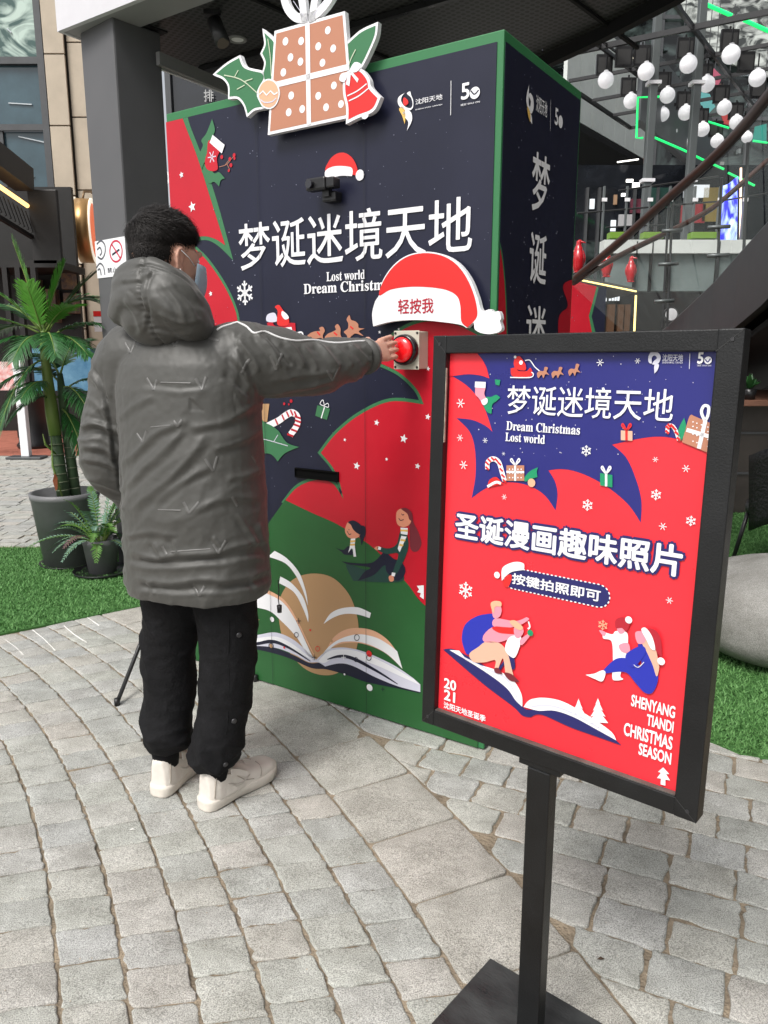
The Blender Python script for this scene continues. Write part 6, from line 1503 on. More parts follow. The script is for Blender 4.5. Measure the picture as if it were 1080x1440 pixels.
zs1 = [BZ(75, 75.7), BZ(75, 176.7), BZ(75, 275), BZ(75, 371.6)]; st1 = zs1[0] - zs1[1]
zs2 = [BZ(105, 56.5), BZ(105, 162.6), BZ(105, 265.8), BZ(105, 365.8)]
zz1 = [zs1[0] + 2 * st1, zs1[0] + st1] + zs1 + [zs1[3] - st1, zs1[3] - 2 * st1 , 0]; zz2 = [zs2[0] + 2 * st1, zs2[0] + st1] + zs2 + [zs2[3] - st1, 0]
zz1 = [z for z in zz1 if z > .5] + [0]; zz2 = [z for z in zz2 if z > .5] + [0]
for zz, x0, x1, y0 in ((zz1, xl, xm, 0.0), (zz2, xm + .002, xr, .10)):
    for i in range(len(zz) - 1): MB().box(x0 + .01, x1 - .01, y0, y0 + .05, zz[i + 1] + .012, zz[i] - .012, .006).build('stone_panel', M_stone, bld)
MB().box(xl, xr, .155, .5, 0, zz1[0]).build('backing_wall', mat('joint_dark', (.06, .05, .04), .9), bld)
wx = BX(-60, 100)
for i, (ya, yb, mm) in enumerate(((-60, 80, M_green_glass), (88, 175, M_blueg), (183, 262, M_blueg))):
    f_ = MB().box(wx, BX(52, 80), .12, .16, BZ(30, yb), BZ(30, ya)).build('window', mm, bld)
for ya, yb in ((79, 89), (174, 183)): MB().box(wx, xl, .02, .11, BZ(30, yb), BZ(30, ya)).build('transom', M_grey, bld)
MB().box(BX(51.5, 78), xl - .004, .0, .2, BZ(30, 265), BZ(30, -60)).build('mullion', M_grey, bld)
MB().box(BX(-1, 220), BX(5, 220), .05, .115, BZ(30, 265), BZ(30, 183)).build('mullion', M_grey, bld)
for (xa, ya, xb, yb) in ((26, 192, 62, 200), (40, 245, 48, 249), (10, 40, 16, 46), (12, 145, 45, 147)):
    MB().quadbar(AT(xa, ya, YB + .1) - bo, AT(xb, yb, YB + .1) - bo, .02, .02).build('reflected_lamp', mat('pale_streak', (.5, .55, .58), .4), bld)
# shop below with its black side panel and lit awning
YS = 13.0
shp = empty('black_shop', (AT(40, 480, YS).x, YS, 0), 0, 'black fronted shop with a warm lit awning at the left edge', 'shop')
so0 = Vector((AT(40, 480, YS).x, YS, 0)); bpy.context.view_layer.update()
def SX(x, y, Y=YS): return AT(x, y, Y).x - so0.x
M_shopb = mat('shop_black', (.012, .011, .010), .5, .4, var=.3, vscale=3)
MB().box(SX(40, 300), SX(82, 300), 0, .08, BZ(60, 372, YS), BZ(60, 266, YS), .02).build('side_sign_panel', M_shopb, shp)
MB().box(-6.5, SX(72, 420), 1.2, 1.3, 0, BZ(60, 240, YS)).build('back_wall', M_shopb, shp)
MB().box(-3.5, SX(80, 372), -.0, 1.2, BZ(40, 376, YS), BZ(40, 366, YS)).build('soffit', M_shopb, shp)
for x in (6, 24, 46): MB().box(SX(x, 420), SX(x + 7, 420), .0, .1, 0, BZ(40, 376, YS)).build('door_frame', M_shopb, shp)
M_warm = mat('warm_goods', (.30, .20, .10), .7, .2, var=.5, vscale=9, col2=(.05, .06, .09))
for x0, x1, y0, y1 in ((0, 20, 385, 440), (55, 72, 375, 400), (56, 74, 406, 436), (30, 44, 400, 450)):
    MB().box(SX(x0, 400), SX(x1, 400), .9, 1.1, BZ(40, y1, YS), BZ(40, y0, YS)).build('display_shelf', M_warm, shp)
aw = MB()
L0, L1 = AT(38, 292, 13.05) - so0, AT(-60, 225, 11.0) - so0
dv = (L1 - L0); 
for i in range(14):
    t = (i + .5) / 14; p = L0 + dv * t; aw.quadbar(p + Vector((0, .12, -.10)), p + Vector((.1, .10, -.42)), .025, .03)
aw.build('awning_slats', M_shopb, shp)['kind'] = 'stuff'
MB().quadbar(L0 + Vector((0, 0, .42)), L1 + Vector((0, 0, .42)), .3, .35).build('awning_roof', mat('awning_dark', (.03, .028, .026), .5), shp)
MB().quadbar(L0 + Vector((.05, 0, -.46)), L1 + Vector((.05, 0, -.46)), .06, .06).build('awning_rail', M_shopb, shp)
MB().tube([L0 + Vector((0.03, -.05, .02)), L1 + Vector((0.03, -.05, .02))], .035, 10).build('led_tube', mat('warm_led', (1, .7, .3), .5, emit=1.5, ecol=(1, .58, .2)), shp, True)
# round drum sign on the stone wall
dc = AT(121, 325, 15.2); drum = empty('drum_sign', dc, 0, 'round gold drum sign with an orange face hanging from the stone wall', 'shop sign')
Md = Vector((.975, .20, 0)).to_track_quat('Z', 'Y').to_matrix().to_4x4()
MB().lathe([(.54, -.14), (.575, -.13), (.575, .13), (.54, .14)], 48, Md).build('drum', mat('brass', (.42, .25, .10), .35, .5, metal=.6), drum, True)
for z in (-.145, .145):
    MB().lathe([(.50, z - .012), (.585, z - .012), (.585, z + .012), (.50, z + .012)], 48, Md, True).build('rim', mat('rim_white', (.8, .74, .62), .4, emit=.5), drum, True)
MB().lathe([(.50, .146), (.01, .15)], 48, Md).build('sign_face', mat('orange_face', (.62, .10, .03), .4, emit=.5), drum)
MB().tube([(-.02, .0, .57), (-.02, .1, .72), (0, .4, .78), (0, .85, .70)], .022, 8).build('bracket', mat('bronze', (.2, .13, .07), .4, metal=.5), drum, True)
# things standing by the red paving
nt_ = empty('small_notice', AT(139, 452, 15.7), 0, 'little red and white notice on the stone wall under the drum sign', 'notice')
MB().box(-.10, .10, 0, .02, -.2, .2).build('sheet', M_white, nt_); MB().box(-.10, .10, -.006, -.001, .1, .2).build('header', M_hatred, nt_)
stc = G(38, 645); stn = empty('barrier_post', stc, 0, 'white square barrier post on a flat dark foot by the red paving', 'barrier post')
MB().box(-.24, .24, -.12, .12, .002, .035, .01).build('foot', M_grey, stn); MB().box(-.055, .055, -.05, .05, .035, 1.32, .008).build('post', M_white, stn)
hg_ = AT(38, 558, stc.y).z
brd = empty('barrier_board', (stc.x - .7, stc.y + .05, 0), 0, 'red and white patterned barrier board left of the white post', 'barrier')
MB().box(-.6, .62, 0, .03, .92, 1.30, .005).build('board', mat('red_white_pattern', (.6, .08, .06), .6, var=.1, col2=(.75, .72, .7), vscale=12), brd); MB().box(-.55, -.50, 0, .03, 0, .92).build('leg', M_white, brd); 
tbc = AT(108, 600, 9.6); tbl = empty('covered_table', (tbc.x, 9.6, 0), 0, 'tall table draped in shiny blue cloth behind the palm', 'table')
zt_ = AT(108, 490, 9.6).z
clothV, clothF = prism([(-.34, -.3), (.36, -.32), (.38, .3), (-.33, .3)], zt_ - .50, zt_)
mobj('cloth', clothV, clothF, mat('blue_cloth', (.03, .12, .22), .3, .5, var=.5, vscale=6, col2=(.12, .25, .36), bump=.5, bscale=12), tbl)
for x in (-.3, .3): MB().tube([(x, 0, 0), (x, 0, zt_ - .5)], .02, 8).build('leg', M_black, tbl)
MB().lathe([(.22, 0), (.24, .03), (.14, .08), (.16, .6), (.2, .9)], 20, Matrix.Translation((.1, .5, 0))).build('pedestal', M_black, tbl, True)
bin_c = G(150, 640); bn = empty('black_bin', (bin_c.x + .0, bin_c.y + .6, 0), 0, 'dark street bin standing behind the palm near the stone wall', 'bin')
bn.location = (AT(47, 600, 11.6).x, 11.6, 0)
MB().lathe([(.24, 0), (.26, .05), (.22, .1), (.22, .75), (.25, .78), (.25, .9), (.05, .95)], 20).build('bin_body', M_black, bn, True)

# ------------------------------------------------------------------ right side: atrium, stair, glass
M_pale_p = mat('pale_parapet', (.62, .66, .63), .4, .5, var=.1, vscale=1.2)
M_steel = mat('pale_steel', (.13, .145, .145), .35, .5, metal=.3)
M_glassp = bpy.data.materials.new('balustrade_glass'); M_glassp.use_nodes = True
_b = M_glassp.node_tree.nodes['Principled BSDF']; _b.inputs['Base Color'].default_value = (.75, .85, .82, 1); _b.inputs['Roughness'].default_value = .03; _b.inputs['Alpha'].default_value = .09; _b.inputs['Specular IOR Level'].default_value = .8
M_greenled = mat('green_led', (.02, 1, .25), .5, emit=.5, ecol=(.02, .9, .18))
M_yled = mat('yellow_led', (1, .8, .25), .5, emit=1.3, ecol=(1, .78, .25))
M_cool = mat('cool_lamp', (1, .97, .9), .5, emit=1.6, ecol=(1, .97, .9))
back = empty('atrium_facade', (10, 29, 0), 0, 'tall glazed atrium facade with rippled reflections in the background on the right', 'facade')
MB().box(-9, 22, 0, .3, 0, 26).build('glass_wall', streak_mat('atrium_reflection', (.003, .004, .004), (.075, .10, .095), .5, (1, 1, 1.8), .12), back)
M_roof_refl = streak_mat('roof_glass_reflection', (.045, .05, .048), (.62, .66, .62), .9, (1, 1, 2.4), .2)  # bright streaks of sky light on the roof glass, set in the colour
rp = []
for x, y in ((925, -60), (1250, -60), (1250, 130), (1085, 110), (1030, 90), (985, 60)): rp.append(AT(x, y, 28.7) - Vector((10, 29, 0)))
mobj('bright_reflection', rp + [v + Vector((0, .1, 0)) for v in rp], [(5, 4, 3, 2, 1, 0), (6, 7, 8, 9, 10, 11)] + [(i, (i + 1) % 6, 6 + (i + 1) % 6, 6 + i) for i in range(6)], M_roof_refl, back)
for i in range(14):
    x = -8.5 + i * 1.6; MB().box(x, x + .09, -.12, 0, 0, 24).build('mullion', M_grey, back)
for z in (3.2, 6.2, 9.4, 12.6, 16, 19.5): MB().box(-9, 16, -.135, -.125, z, z + .12).build('transom', M_grey, back)
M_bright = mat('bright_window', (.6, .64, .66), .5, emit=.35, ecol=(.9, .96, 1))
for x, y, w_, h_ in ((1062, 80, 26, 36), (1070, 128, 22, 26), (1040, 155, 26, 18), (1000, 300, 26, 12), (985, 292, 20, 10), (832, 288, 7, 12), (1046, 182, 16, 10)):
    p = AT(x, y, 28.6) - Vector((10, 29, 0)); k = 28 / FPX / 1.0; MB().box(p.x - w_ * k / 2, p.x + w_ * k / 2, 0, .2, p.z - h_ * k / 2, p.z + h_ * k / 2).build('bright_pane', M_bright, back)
random.seed(31)
for i in range(70):  # random panes added to stand in for reflections, a few of them glow
    x, y = random.uniform(870, 1078), random.uniform(60, 335); q = random.random(); k = 28 / FPX; w_, h_ = random.uniform(2, 13), random.uniform(2, 9)
    mm = M_bright if q < .12 else mat('dull_reflection_%d' % int(q * 6), [(.02, .025, .03), (.16, .18, .18), (.05, .07, .07), (.10, .06, .05), (.07, .05, .09), (.22, .23, .22)][int(q * 6)], .4)
    if q < .12: w_, h_ = w_ * .5, h_ * .5
    p = AT(x, y, 28.5) - Vector((10, 29, 0)); MB().box(p.x - w_ * k / 2, p.x + w_ * k / 2, -.1 - .002 * i, .2, p.z - h_ * k / 2, p.z + h_ * k / 2).build('added_reflection_pane', mm, back)
# coloured hangings seen through the glass
for nm, px, mm, lab in (('banner', [(992, 108), (1004, 96), (1016, 108), (1008, 124)], mat('pink_banner', (.45, .10, .16), .6), 'pink paper banner hanging high in the atrium'),
                        ('banner', [(948, 125), (953, 122), (958, 141), (966, 142), (964, 146), (945, 145)], mat('yellow_banner', (.50, .32, .02), .6), 'yellow boot shaped banner hanging in the atrium'),
                        ('banner', [(978, 128), (998, 132), (1006, 150), (996, 160), (980, 148)], mat('teal_banner', (.12, .38, .38), .6), 'pale teal banner hanging beside the yellow one'),
                        ('banner', [(1062, 178), (1078, 174), (1078, 202), (1058, 200)], mat('green_banner', (.02, .30, .24), .6), 'dark teal banner at the right end of the atrium'),
                        ('banner', [(1014, 160), (1027, 158), (1026, 176), (1018, 174)], mat('red_banner', (.45, .06, .06), .6), 'small red banner low among the globe lamps')):
    pts = [AT(x, y, 24.0) for x, y in px]; c = sum(pts, Vector()) / len(pts); n = len(pts)
    V = [p - c for p in pts] + [p - c + Vector((0, .03, 0)) for p in pts]
    bnn = empty(nm, c, 0, lab, 'banner', 'coloured banners in the atrium'); mobj('cloth', V, [tuple(range(n))[::-1], tuple(range(n, 2 * n))] + [(i, (i + 1) % n, n + (i + 1) % n, n + i) for i in range(n)], mm, bnn)
    MB().tube([(0, .015, 0), (0, .015, 3.0)], .012, 5).build('cord', M_grey, bnn)
# balcony: pale parapet over a dark soffit
pa, pb = G(795, 160, 7.2), G(905, 223, 7.2); bal = empty('balcony', pa.lerp(pb, .5), 0, 'pale panelled upper balcony right of the booth with a dark underside', 'balcony')
bal.location.z = 0; c_ = Vector((bal.location.x, bal.location.y, 0)); d_ = (pb - pa).normalized(); L_ = (pb - pa).length
nb_ = Vector((-d_.y, d_.x, 0)); 
if nb_.y < 0: nb_ = -nb_
for i in range(7):
    a = pa + d_ * (L_ * i / 7 + .01); b_ = pa + d_ * (L_ * (i + 1) / 7 - .01)
    V = [a - c_, b_ - c_, b_ - c_ + nb_ * .1, a - c_ + nb_ * .1]; V += [v + Vector((0, 0, 2.5)) for v in V]
    mobj('parapet_panel', V, [(3, 2, 1, 0), (4, 5, 6, 7), (0, 1, 5, 4), (1, 2, 6, 5), (2, 3, 7, 6), (3, 0, 4, 7)], M_pale_p, bal)
V, F = prism([tuple((p - c_)[:2]) for p in (pa - d_ * 1, pb, pb + nb_ * 2, pa + nb_ * 5 - d_ * 1)], 7.0, 7.18); mobj('soffit', V, F, M_dark, bal)
V, F = prism([tuple((p - c_)[:2]) for p in (pa - d_ * 1, pb, pb + nb_ * .1, pa + nb_ * .1 - d_ * 1)], 9.71, 9.8); mobj('coping', V, F, M_grey, bal)
MB().quadbar(AT(868, 228, 22) - c_, AT(898, 224, 22) - c_, .03, .03).build('strip_lamp', M_cool, bal)
# second pale parapet running deeper into the atrium
for px, Y0, Y1, zt2, zb2, lab in ((((905, 150), (1000, 240)), 17, 22, 0, 0, 'grey upper walkway parapet running deeper into the atrium'),):
    a, b_ = AT(900, 168, 16.5), AT(1010, 262, 24); w2 = empty('walkway', (a.x, a.y, 0), 0, lab, 'walkway'); o2 = Vector((a.x, a.y, 0)); V = []
    for p, h_ in ((a, 1.5), (b_, 1.5)): V += [p - o2, p - o2 + Vector((0, 0, h_)), p - o2 + Vector((0, .3, h_)), p - o2 + Vector((0, .3, 0))]
    mobj('parapet', V, [(0, 4, 5, 1), (1, 5, 6, 2), (2, 6, 7, 3), (3, 7, 4, 0), (0, 1, 2, 3), (7, 6, 5, 4)], mat('walkway_grey', (.12, .13, .14), .5), w2)
for x, y0, lab in ((907, 330, 'slender pale steel column left of the other, beyond the balcony'), (966, 330, 'slender pale steel column standing right of the other under the globes')):
    p = AT(x, 300, 15.5); st_ = empty('steel_column', (p.x, p.y, 0), 0, lab, 'column', 'steel columns of the atrium'); MB().box(-.07, .07, -.07, .07, 0, 9.5, .01).build('shaft', M_steel, st_)
    for z in (4.6, 6.3): MB().box(-.12, .12, -.10, .10, z, z + .06).build('clamp', M_white, st_)
# green light lines on the parapets
for i, (pts, Y, lab) in enumerate(((((988, 4), (1029, 22)), 20, 'upper left green light line under the rippled roof'), (((1046, 28), (1081, 44)), 20, 'green light line at the top right corner'), (((927, 136), (897, 137), (895, 194), (904, 194)), 16, 'green light line bent round a corner beside the balcony'), (((917, 192), (961, 211), (987, 224), (1018, 238)), 17, 'long green light line descending behind the globes'), (((1024, 243), (1061, 261)), 17, 'green light line ending beside the blue screen'), (((943, 143), (953, 147)), 20, 'short green light dash next to the yellow banner'), (((976, 158), (992, 170), (1025, 180)), 20, 'green light line behind the middle globes'), (((1059, 198), (1079, 201)), 20, 'short green light line under the dark teal banner'))):
    P_ = [AT(x, y, Y) for x, y in pts]; o3 = P_[0].copy(); tag(MB().tube([p - o3 for p in P_], .045 if i < 2 else .022, 6).build('light_line', M_greenled), lab, 'LED strip', 'green light lines on the parapets').location = o3
# hanging frame with black panels and white globes
TZ = 6.95
BN = ['the leftmost of all', 'left of the second globe, lower', 'above the second globe', 'above the large upper middle globe', 'high above the right globes', 'right of the large middle globe', 'beside the uppermost globe', 'between the lower left and central globes', 'just right of the central globe', 'right of the right of centre globe', 'left above the lower left globes', 'between the middle lower globes', 'under the rightmost globe', 'above the handrail on the right', 'between the two bottom left globes', 'above the bottom right globe', 'in the back row at the left']
def TG(x, y): return G(800 + x / 3.857, y / 3.857, TZ)
trs_ = empty('lighting_truss', (TG(500, 400).x, TG(500, 400).y, 0), 0, 'black steel frame hanging in the atrium and carrying the white globes', 'lighting frame'); to = Vector((trs_.location.x, trs_.location.y, 0))
for a, b_, w_ in (((0, 290), (1180, 45), .07), ((0, 440), (1180, 225), .05), ((130, 545), (1180, 355), .05), ((240, 625), (1180, 465), .05), ((330, 695), (1180, 560), .05), ((60, 510), (335, 695), .06), ((560, 0), (1010, 590), .06), ((110, 205), (480, 490), .05), ((150, 200), (500, 470), .03), ((-80, 330), (520, -10), .05)):
    MB().quadbar(TG(*a) - to, TG(*b_) - to, w_, w_ * 1.3).build('frame_bar', M_black, trs_)
for bi, (x, y) in enumerate(((195, 305), (325, 430), (400, 255), (635, 215), (875, 170), (740, 355), (965, 290), (515, 400), (630, 505), (830, 470), (445, 540), (720, 595), (1030, 440), (910, 565), (630, 690), (800, 665), (300, 260))):
    p = TG(x, y); bf = empty('black_baffle', (p.x, p.y, TZ), 0, 'square black baffle under the lighting truss, ' + BN[bi], 'baffle', 'black baffles under the lighting truss')
    s_ = .17 if y > 450 else .155
    MB().box(-s_, s_, -.03, .03, -.33, 0.03, .005).build('panel_body', M_black, bf); MB().box(-s_ * .8, s_ * .8, -.034, -.030, -.29, -.03).build('grille', mat('grille', (.03, .03, .03), .6), bf); MB().tube([(0, 0, .0), (0, 0, .08)], .02, 6).build('hook', M_black, bf)
M_globe = mat('globe_white', (.80, .80, .82), .22, .6, emit=.25)
names = ['leftmost', 'second from the left in the back row', 'large, upper middle', 'uppermost', 'lower left', 'centre of the cluster', 'right of centre, upper', 'rightmost', 'lower left inner', 'middle, lower', 'right, lower', 'bottom row left', 'bottom row middle', 'half hidden by the handrail', 'lowest', 'bottom, touching the handrail', 'lowest right beyond the handrail']
for i, (x, y, dm) in enumerate(((624, 225, 44), (737, 201, 46), (856, 180, 48), (976, 153, 50), (694, 284, 40), (797, 268, 42), (908, 236, 44), (1050, 219, 46), (783, 322, 38), (848, 317, 40), (957, 303, 40), (807, 370, 34), (896, 364, 38), (991, 344, 38), (850, 404, 34), (937, 397, 36), (1021, 386, 30))):
    p = G(540 + x / 2, y / 2, 6.5); gl = empty('globe_lamp', p, 0, 'white hanging globe lamp, the one ' + names[i], 'globe lamp', 'white globe lamps in the atrium')
    rr = dm / 4 * (p.y * CP + (CH - p.z) * SP) / FPX; V, F = ball((0, 0, 0), rr, 14); mobj('globe', V, F, M_globe, gl, True)
    MB().tube([(0, 0, rr * .9), (0, 0, .42)], .015, 6).build('stem', M_black, gl); MB().tube([(0, 0, rr * .92), (0, 0, rr * 1.12)], [.05, .04], 10).build('cap', M_white, gl, True)
# interior behind: shop units on two levels
def unit(name, px, Y, dep, m, lab, cat):
    (x0, y0), (x1, y1) = px; a, b_ = AT(x0, y0, Y), AT(x1, y1, Y); c = Vector(((a.x + b_.x) / 2, Y, 0)); e = empty(name, c, 0, lab, cat)
    return e, c, MB().box(a.x - c.x, b_.x - c.x, 0, dep, min(a.z, b_.z), max(a.z, b_.z)).build('body', m, e)
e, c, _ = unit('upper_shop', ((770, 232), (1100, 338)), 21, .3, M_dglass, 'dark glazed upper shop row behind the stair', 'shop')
M_xglass = M_dglass
for x in (826, 843, 893, 925): p = AT(x, 280, 20.9) - c; MB().box(p.x - .03, p.x + .03, -.12, 0, 2.5, 5.6).build('mullion', M_grey, e)
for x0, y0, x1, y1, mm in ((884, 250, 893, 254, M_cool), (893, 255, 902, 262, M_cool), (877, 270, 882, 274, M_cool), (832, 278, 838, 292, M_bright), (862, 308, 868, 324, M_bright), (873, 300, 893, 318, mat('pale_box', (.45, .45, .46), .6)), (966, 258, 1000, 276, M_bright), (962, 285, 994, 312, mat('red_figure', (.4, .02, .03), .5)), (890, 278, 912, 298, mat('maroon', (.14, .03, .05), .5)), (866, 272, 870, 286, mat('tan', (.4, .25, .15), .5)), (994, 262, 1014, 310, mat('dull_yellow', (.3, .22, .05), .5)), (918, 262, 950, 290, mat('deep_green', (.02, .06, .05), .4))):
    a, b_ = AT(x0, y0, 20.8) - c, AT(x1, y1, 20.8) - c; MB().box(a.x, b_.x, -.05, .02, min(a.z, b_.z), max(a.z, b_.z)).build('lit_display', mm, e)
e, c, _ = unit('balcony_bridge', ((850, 337), (1068, 356)), 12.0, .25, M_pale_p, 'pale grey bridge parapet crossing behind the stair with green planters on top', 'bridge')
a = AT(855, 356, 12.2) - c; b_ = AT(1068, 410, 12.2) - c; MB().box(a.x, b_.x, .1, .3, b_.z, a.z - .01).build('lower_glass', mat('frosted_glass', (.17, .21, .205), .3, .5, var=.25, vscale=1.5), e)
for x in (893, 915, 1008, 940): p = AT(x, 370, 12.05) - c; MB().box(p.x - .008, p.x + .008, -.01, .1, AT(x, 410, 12.05).z, AT(x, 340, 12.05).z).build('joint', M_dark, e)
M_lime = mat('lime_planter', (.16, .30, .03), .5)
for x0, x1 in ((856, 878), (903, 932), (970, 1006)):
    a, b_ = AT(x0, 336, 12.1), AT(x1, 327, 12.1); pl_ = empty('planter_box', ((a.x + b_.x) / 2, 12.1, a.z), 0, 'lime green planter box on the bridge parapet, %s of three' % {856: 'leftmost', 903: 'middle', 970: 'rightmost'}[x0], 'planter', 'lime planters on the bridge')
    hw = (b_.x - a.x) / 2; MB().box(-hw, hw, -.06, .12, 0.002, b_.z - a.z, .008).build('box', M_lime, pl_); MB().box(-hw + .01, hw - .01, -.04, .10, b_.z - a.z, b_.z - a.z + .012).build('soil', M_soil, pl_)
# ground floor dark unit under the bridge
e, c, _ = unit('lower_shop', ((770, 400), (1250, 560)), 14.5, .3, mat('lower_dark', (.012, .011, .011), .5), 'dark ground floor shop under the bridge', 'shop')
for k, (x, y, w_, h_) in enumerate(((855, 408, 5, 7), (855, 419, 5, 7), (863, 417, 2, 9), (867, 417, 2, 9), (871, 417, 2, 9), (875, 417, 2, 9), (869, 413, 12, 1.5))):
    p = AT(x, y, 14.2) - c; q = 14 / FPX; MB().box(p.x - w_ * q / 2, p.x + w_ * q / 2, -.1, -.05, p.z - h_ * q / 2, p.z + h_ * q / 2).build('lit_letter', M_bright, e)
for x in (860, 874, 882): p = AT(x, 440, 14.3) - c; MB().box(p.x - .06, p.x + .06, -.2, -.1, 0, AT(x, 428, 14.3).z).build('warm_door', mat('warm_door', (.10, .05, .025), .5), e)
a, b_ = AT(816, 389, 11), AT(894, 405, 11); lg_ = empty('lit_ledge', (a.x, 11, 0), 0, 'dark ledge edged with a yellow light line below the red birds', 'ledge'); lo_ = Vector((a.x, 11, 0))
V = [a - lo_, b_ - lo_, b_ - lo_ + Vector((0, 1.2, 0)), a - lo_ + Vector((0, 1.2, 0))]; V += [v - Vector((0, 0, .06)) for v in V]; mobj('ledge_slab', V, [(0, 1, 2, 3), (7, 6, 5, 4), (0, 4, 5, 1), (1, 5, 6, 2), (2, 6, 7, 3), (3, 7, 4, 0)], M_grey, lg_)
MB().tube([a - lo_ + Vector((0, -.04, -.05)), b_ - lo_ + Vector((0, -.04, -.05))], .011, 6).build('light_line', M_yled, lg_); MB().tube([b_ - lo_ + Vector((0, -.03, -.1)), b_ - lo_ + Vector((0.01, -.03, -.62))], .014, 6).build('light_line', M_yled, lg_)
M_bird = mat('red_resin', (.50, .012, .02), .22, .6, coat=.4)
for x, yt, yb, lab in ((812, 337, 384, 'leftmost of three glossy red penguin figures, beside the booth'), (852, 349, 390, 'middle red penguin figure, half behind the handrail'), (886, 360, 397, 'rightmost and smallest looking of the red penguin figures')):
    Yb = 11.35; bs = AT(x, yb, Yb); tz = AT(x, yt, Yb).z; h_ = tz - bs.z; pg = empty('penguin_figure', bs, 0, lab, 'penguin figure', 'red penguin figures on the ledge')
    mb = limb([(0, 0, 0), (0, -.02 * h_, .2 * h_), (0, -.03 * h_, .45 * h_), (0, 0, .7 * h_), (0, .0, .84 * h_), (0.01 * h_, 0, .95 * h_), (0, 0, h_)], [.10 * h_, .16 * h_, .175 * h_, .13 * h_, .085 * h_, .085 * h_, .02 * h_], 16, 4)
    mobj('body', mb[0], mb[1], M_bird, pg, True); V, F = limb([(.05 * h_, -.02, .93 * h_), (.13 * h_, -.04, .91 * h_), (.19 * h_, -.05, .885 * h_)], [.04 * h_, .025 * h_, .005 * h_], 10); mobj('beak', V, F, M_bird, pg, True)
    for s_ in (-1, 1): V, F = limb([(s_ * .13 * h_, 0, .68 * h_), (s_ * .19 * h_, 0, .45 * h_), (s_ * .17 * h_, 0, .22 * h_)], [.03 * h_, .045 * h_, .01 * h_], 10); mobj('wing', V, F, M_bird, pg, True)
    for s_ in (-1, 1): MB().box(s_ * .07 * h_ - .05 * h_, s_ * .07 * h_ + .05 * h_, -.16 * h_, .02, 0.0, .04 * h_, .004).build('foot', M_bird, pg)
# blue digital screen
e = empty('digital_screen', AT(1026, 300, 13), 0, 'narrow bright blue video screen hanging behind the stair', 'screen'); c = AT(1026, 300, 13)
V = [AT(x, y, 13) - c for x, y in ((1015, 262), (1026, 258), (1038, 248), (1036, 344), (1030, 338), (1024, 348), (1019, 358), (1013, 360))]; n = len(V)
mobj('screen', V + [v + Vector((0, .06, 0)) for v in V], [tuple(range(n))[::-1], tuple(range(n, 2 * n))] + [(i, (i + 1) % n, n + (i + 1) % n, n + i) for i in range(n)], streak_mat('screen_blue', (.02, .02, .75), (.45, .62, .95), 2.2, (1.5, 1, .7), .3, 1.1), e)
for x in (1012, 1042): MB().tube([AT(x, 236 if x > 1030 else 275, 13) - c, AT(x - 1, 340, 13) - c], .018, 6).build('side_light', mat('peach_led', (1, .7, .5), .5, emit=.9), e)
# ---- stair: curved dark stringer, two wooden handrails, glass and posts
stp = [(900, 495, 9.2), (935, 463, 8.6), (968, 433, 8.0), (1003, 400, 7.4), (1040, 358, 6.8), (1080, 314, 6.2), (1130, 250, 5.6), (1190, 160, 5.0)]
stair = empty('curved_stair', (3.6, 6.8, 0), 0, 'curving stair with a dark grey side, brown wooden handrails and glass panels on the right', 'staircase'); so1 = Vector((3.6, 6.8, 0))
M_string = mat('stringer_paint', (.045, .045, .048), .45, .4, var=.1)
V = []; F = []
for i, (x, y, Y) in enumerate(stp):
    p = AT(x, y, Y) - so1; h_ = .62 if i else .5; q = Vector((.10, .06, 0)); V += [p, p - Vector((0, 0, h_)), p - Vector((0, 0, h_)) + q, p + q]
for i in range(len(stp) - 1):
    for k in range(4): F.append((i * 4 + k, i * 4 + (k + 1) % 4, i * 4 + 4 + (k + 1) % 4, i * 4 + 4 + k))
mobj('stringer', V, F, M_string, stair)
MB().tube([AT(x, y, Y) - so1 + Vector((.02, -.01, .01)) for x, y, Y in stp], .02, 8).build('stringer_cap', M_grey, stair, True)
V = []; F = []
for i, (x, y, Y) in enumerate(stp):
    p = AT(x, y, Y) - so1 + Vector((.08, .05, -.2)); V += [p, p + Vector((1.6, 1.2, 0)), p + Vector((1.6, 1.2, -.35)), p - Vector((0, 0, .35))]
for i in range(len(stp) - 1):
    for k in range(4): F.append((i * 4 + k, i * 4 + (k + 1) % 4, i * 4 + 4 + (k + 1) % 4, i * 4 + 4 + k))
mobj('flight', V, F, M_dark, stair)
V = []; F = []
for i, (x, y, Y) in enumerate(stp):
    p = AT(x, y, Y) - so1 + Vector((.12, .08, -.70)); V += [p, p + Vector((1.5, 1.1, 0)), p + Vector((1.5, 1.1, -.05)), p - Vector((0, 0, .05))]
for i in range(len(stp) - 1):
    for k in range(4): F.append((i * 4 + k, i * 4 + (k + 1) % 4, i * 4 + 4 + (k + 1) % 4, i * 4 + 4 + k))
mobj('underside', V, F, M_dark, stair)
M_wood = mat('dark_handrail_wood', (.045, .018, .013), .3, .5, var=.3, vscale=8, stretch=(1, 1, .3))
r1_ = [(806, 394, 9.6), (874, 338, 8.8), (935, 283, 8.1), (997, 228, 7.4), (1040, 184, 6.9), (1082, 133, 6.3), (1140, 60, 5.6)]
r2_ = [(806, 398, 9.6), (845, 374, 9.3), (886, 352, 9.6), (938, 327, 10.2), (990, 300, 10.6), (1020, 278, 10.8), (1080, 225, 11.0)]
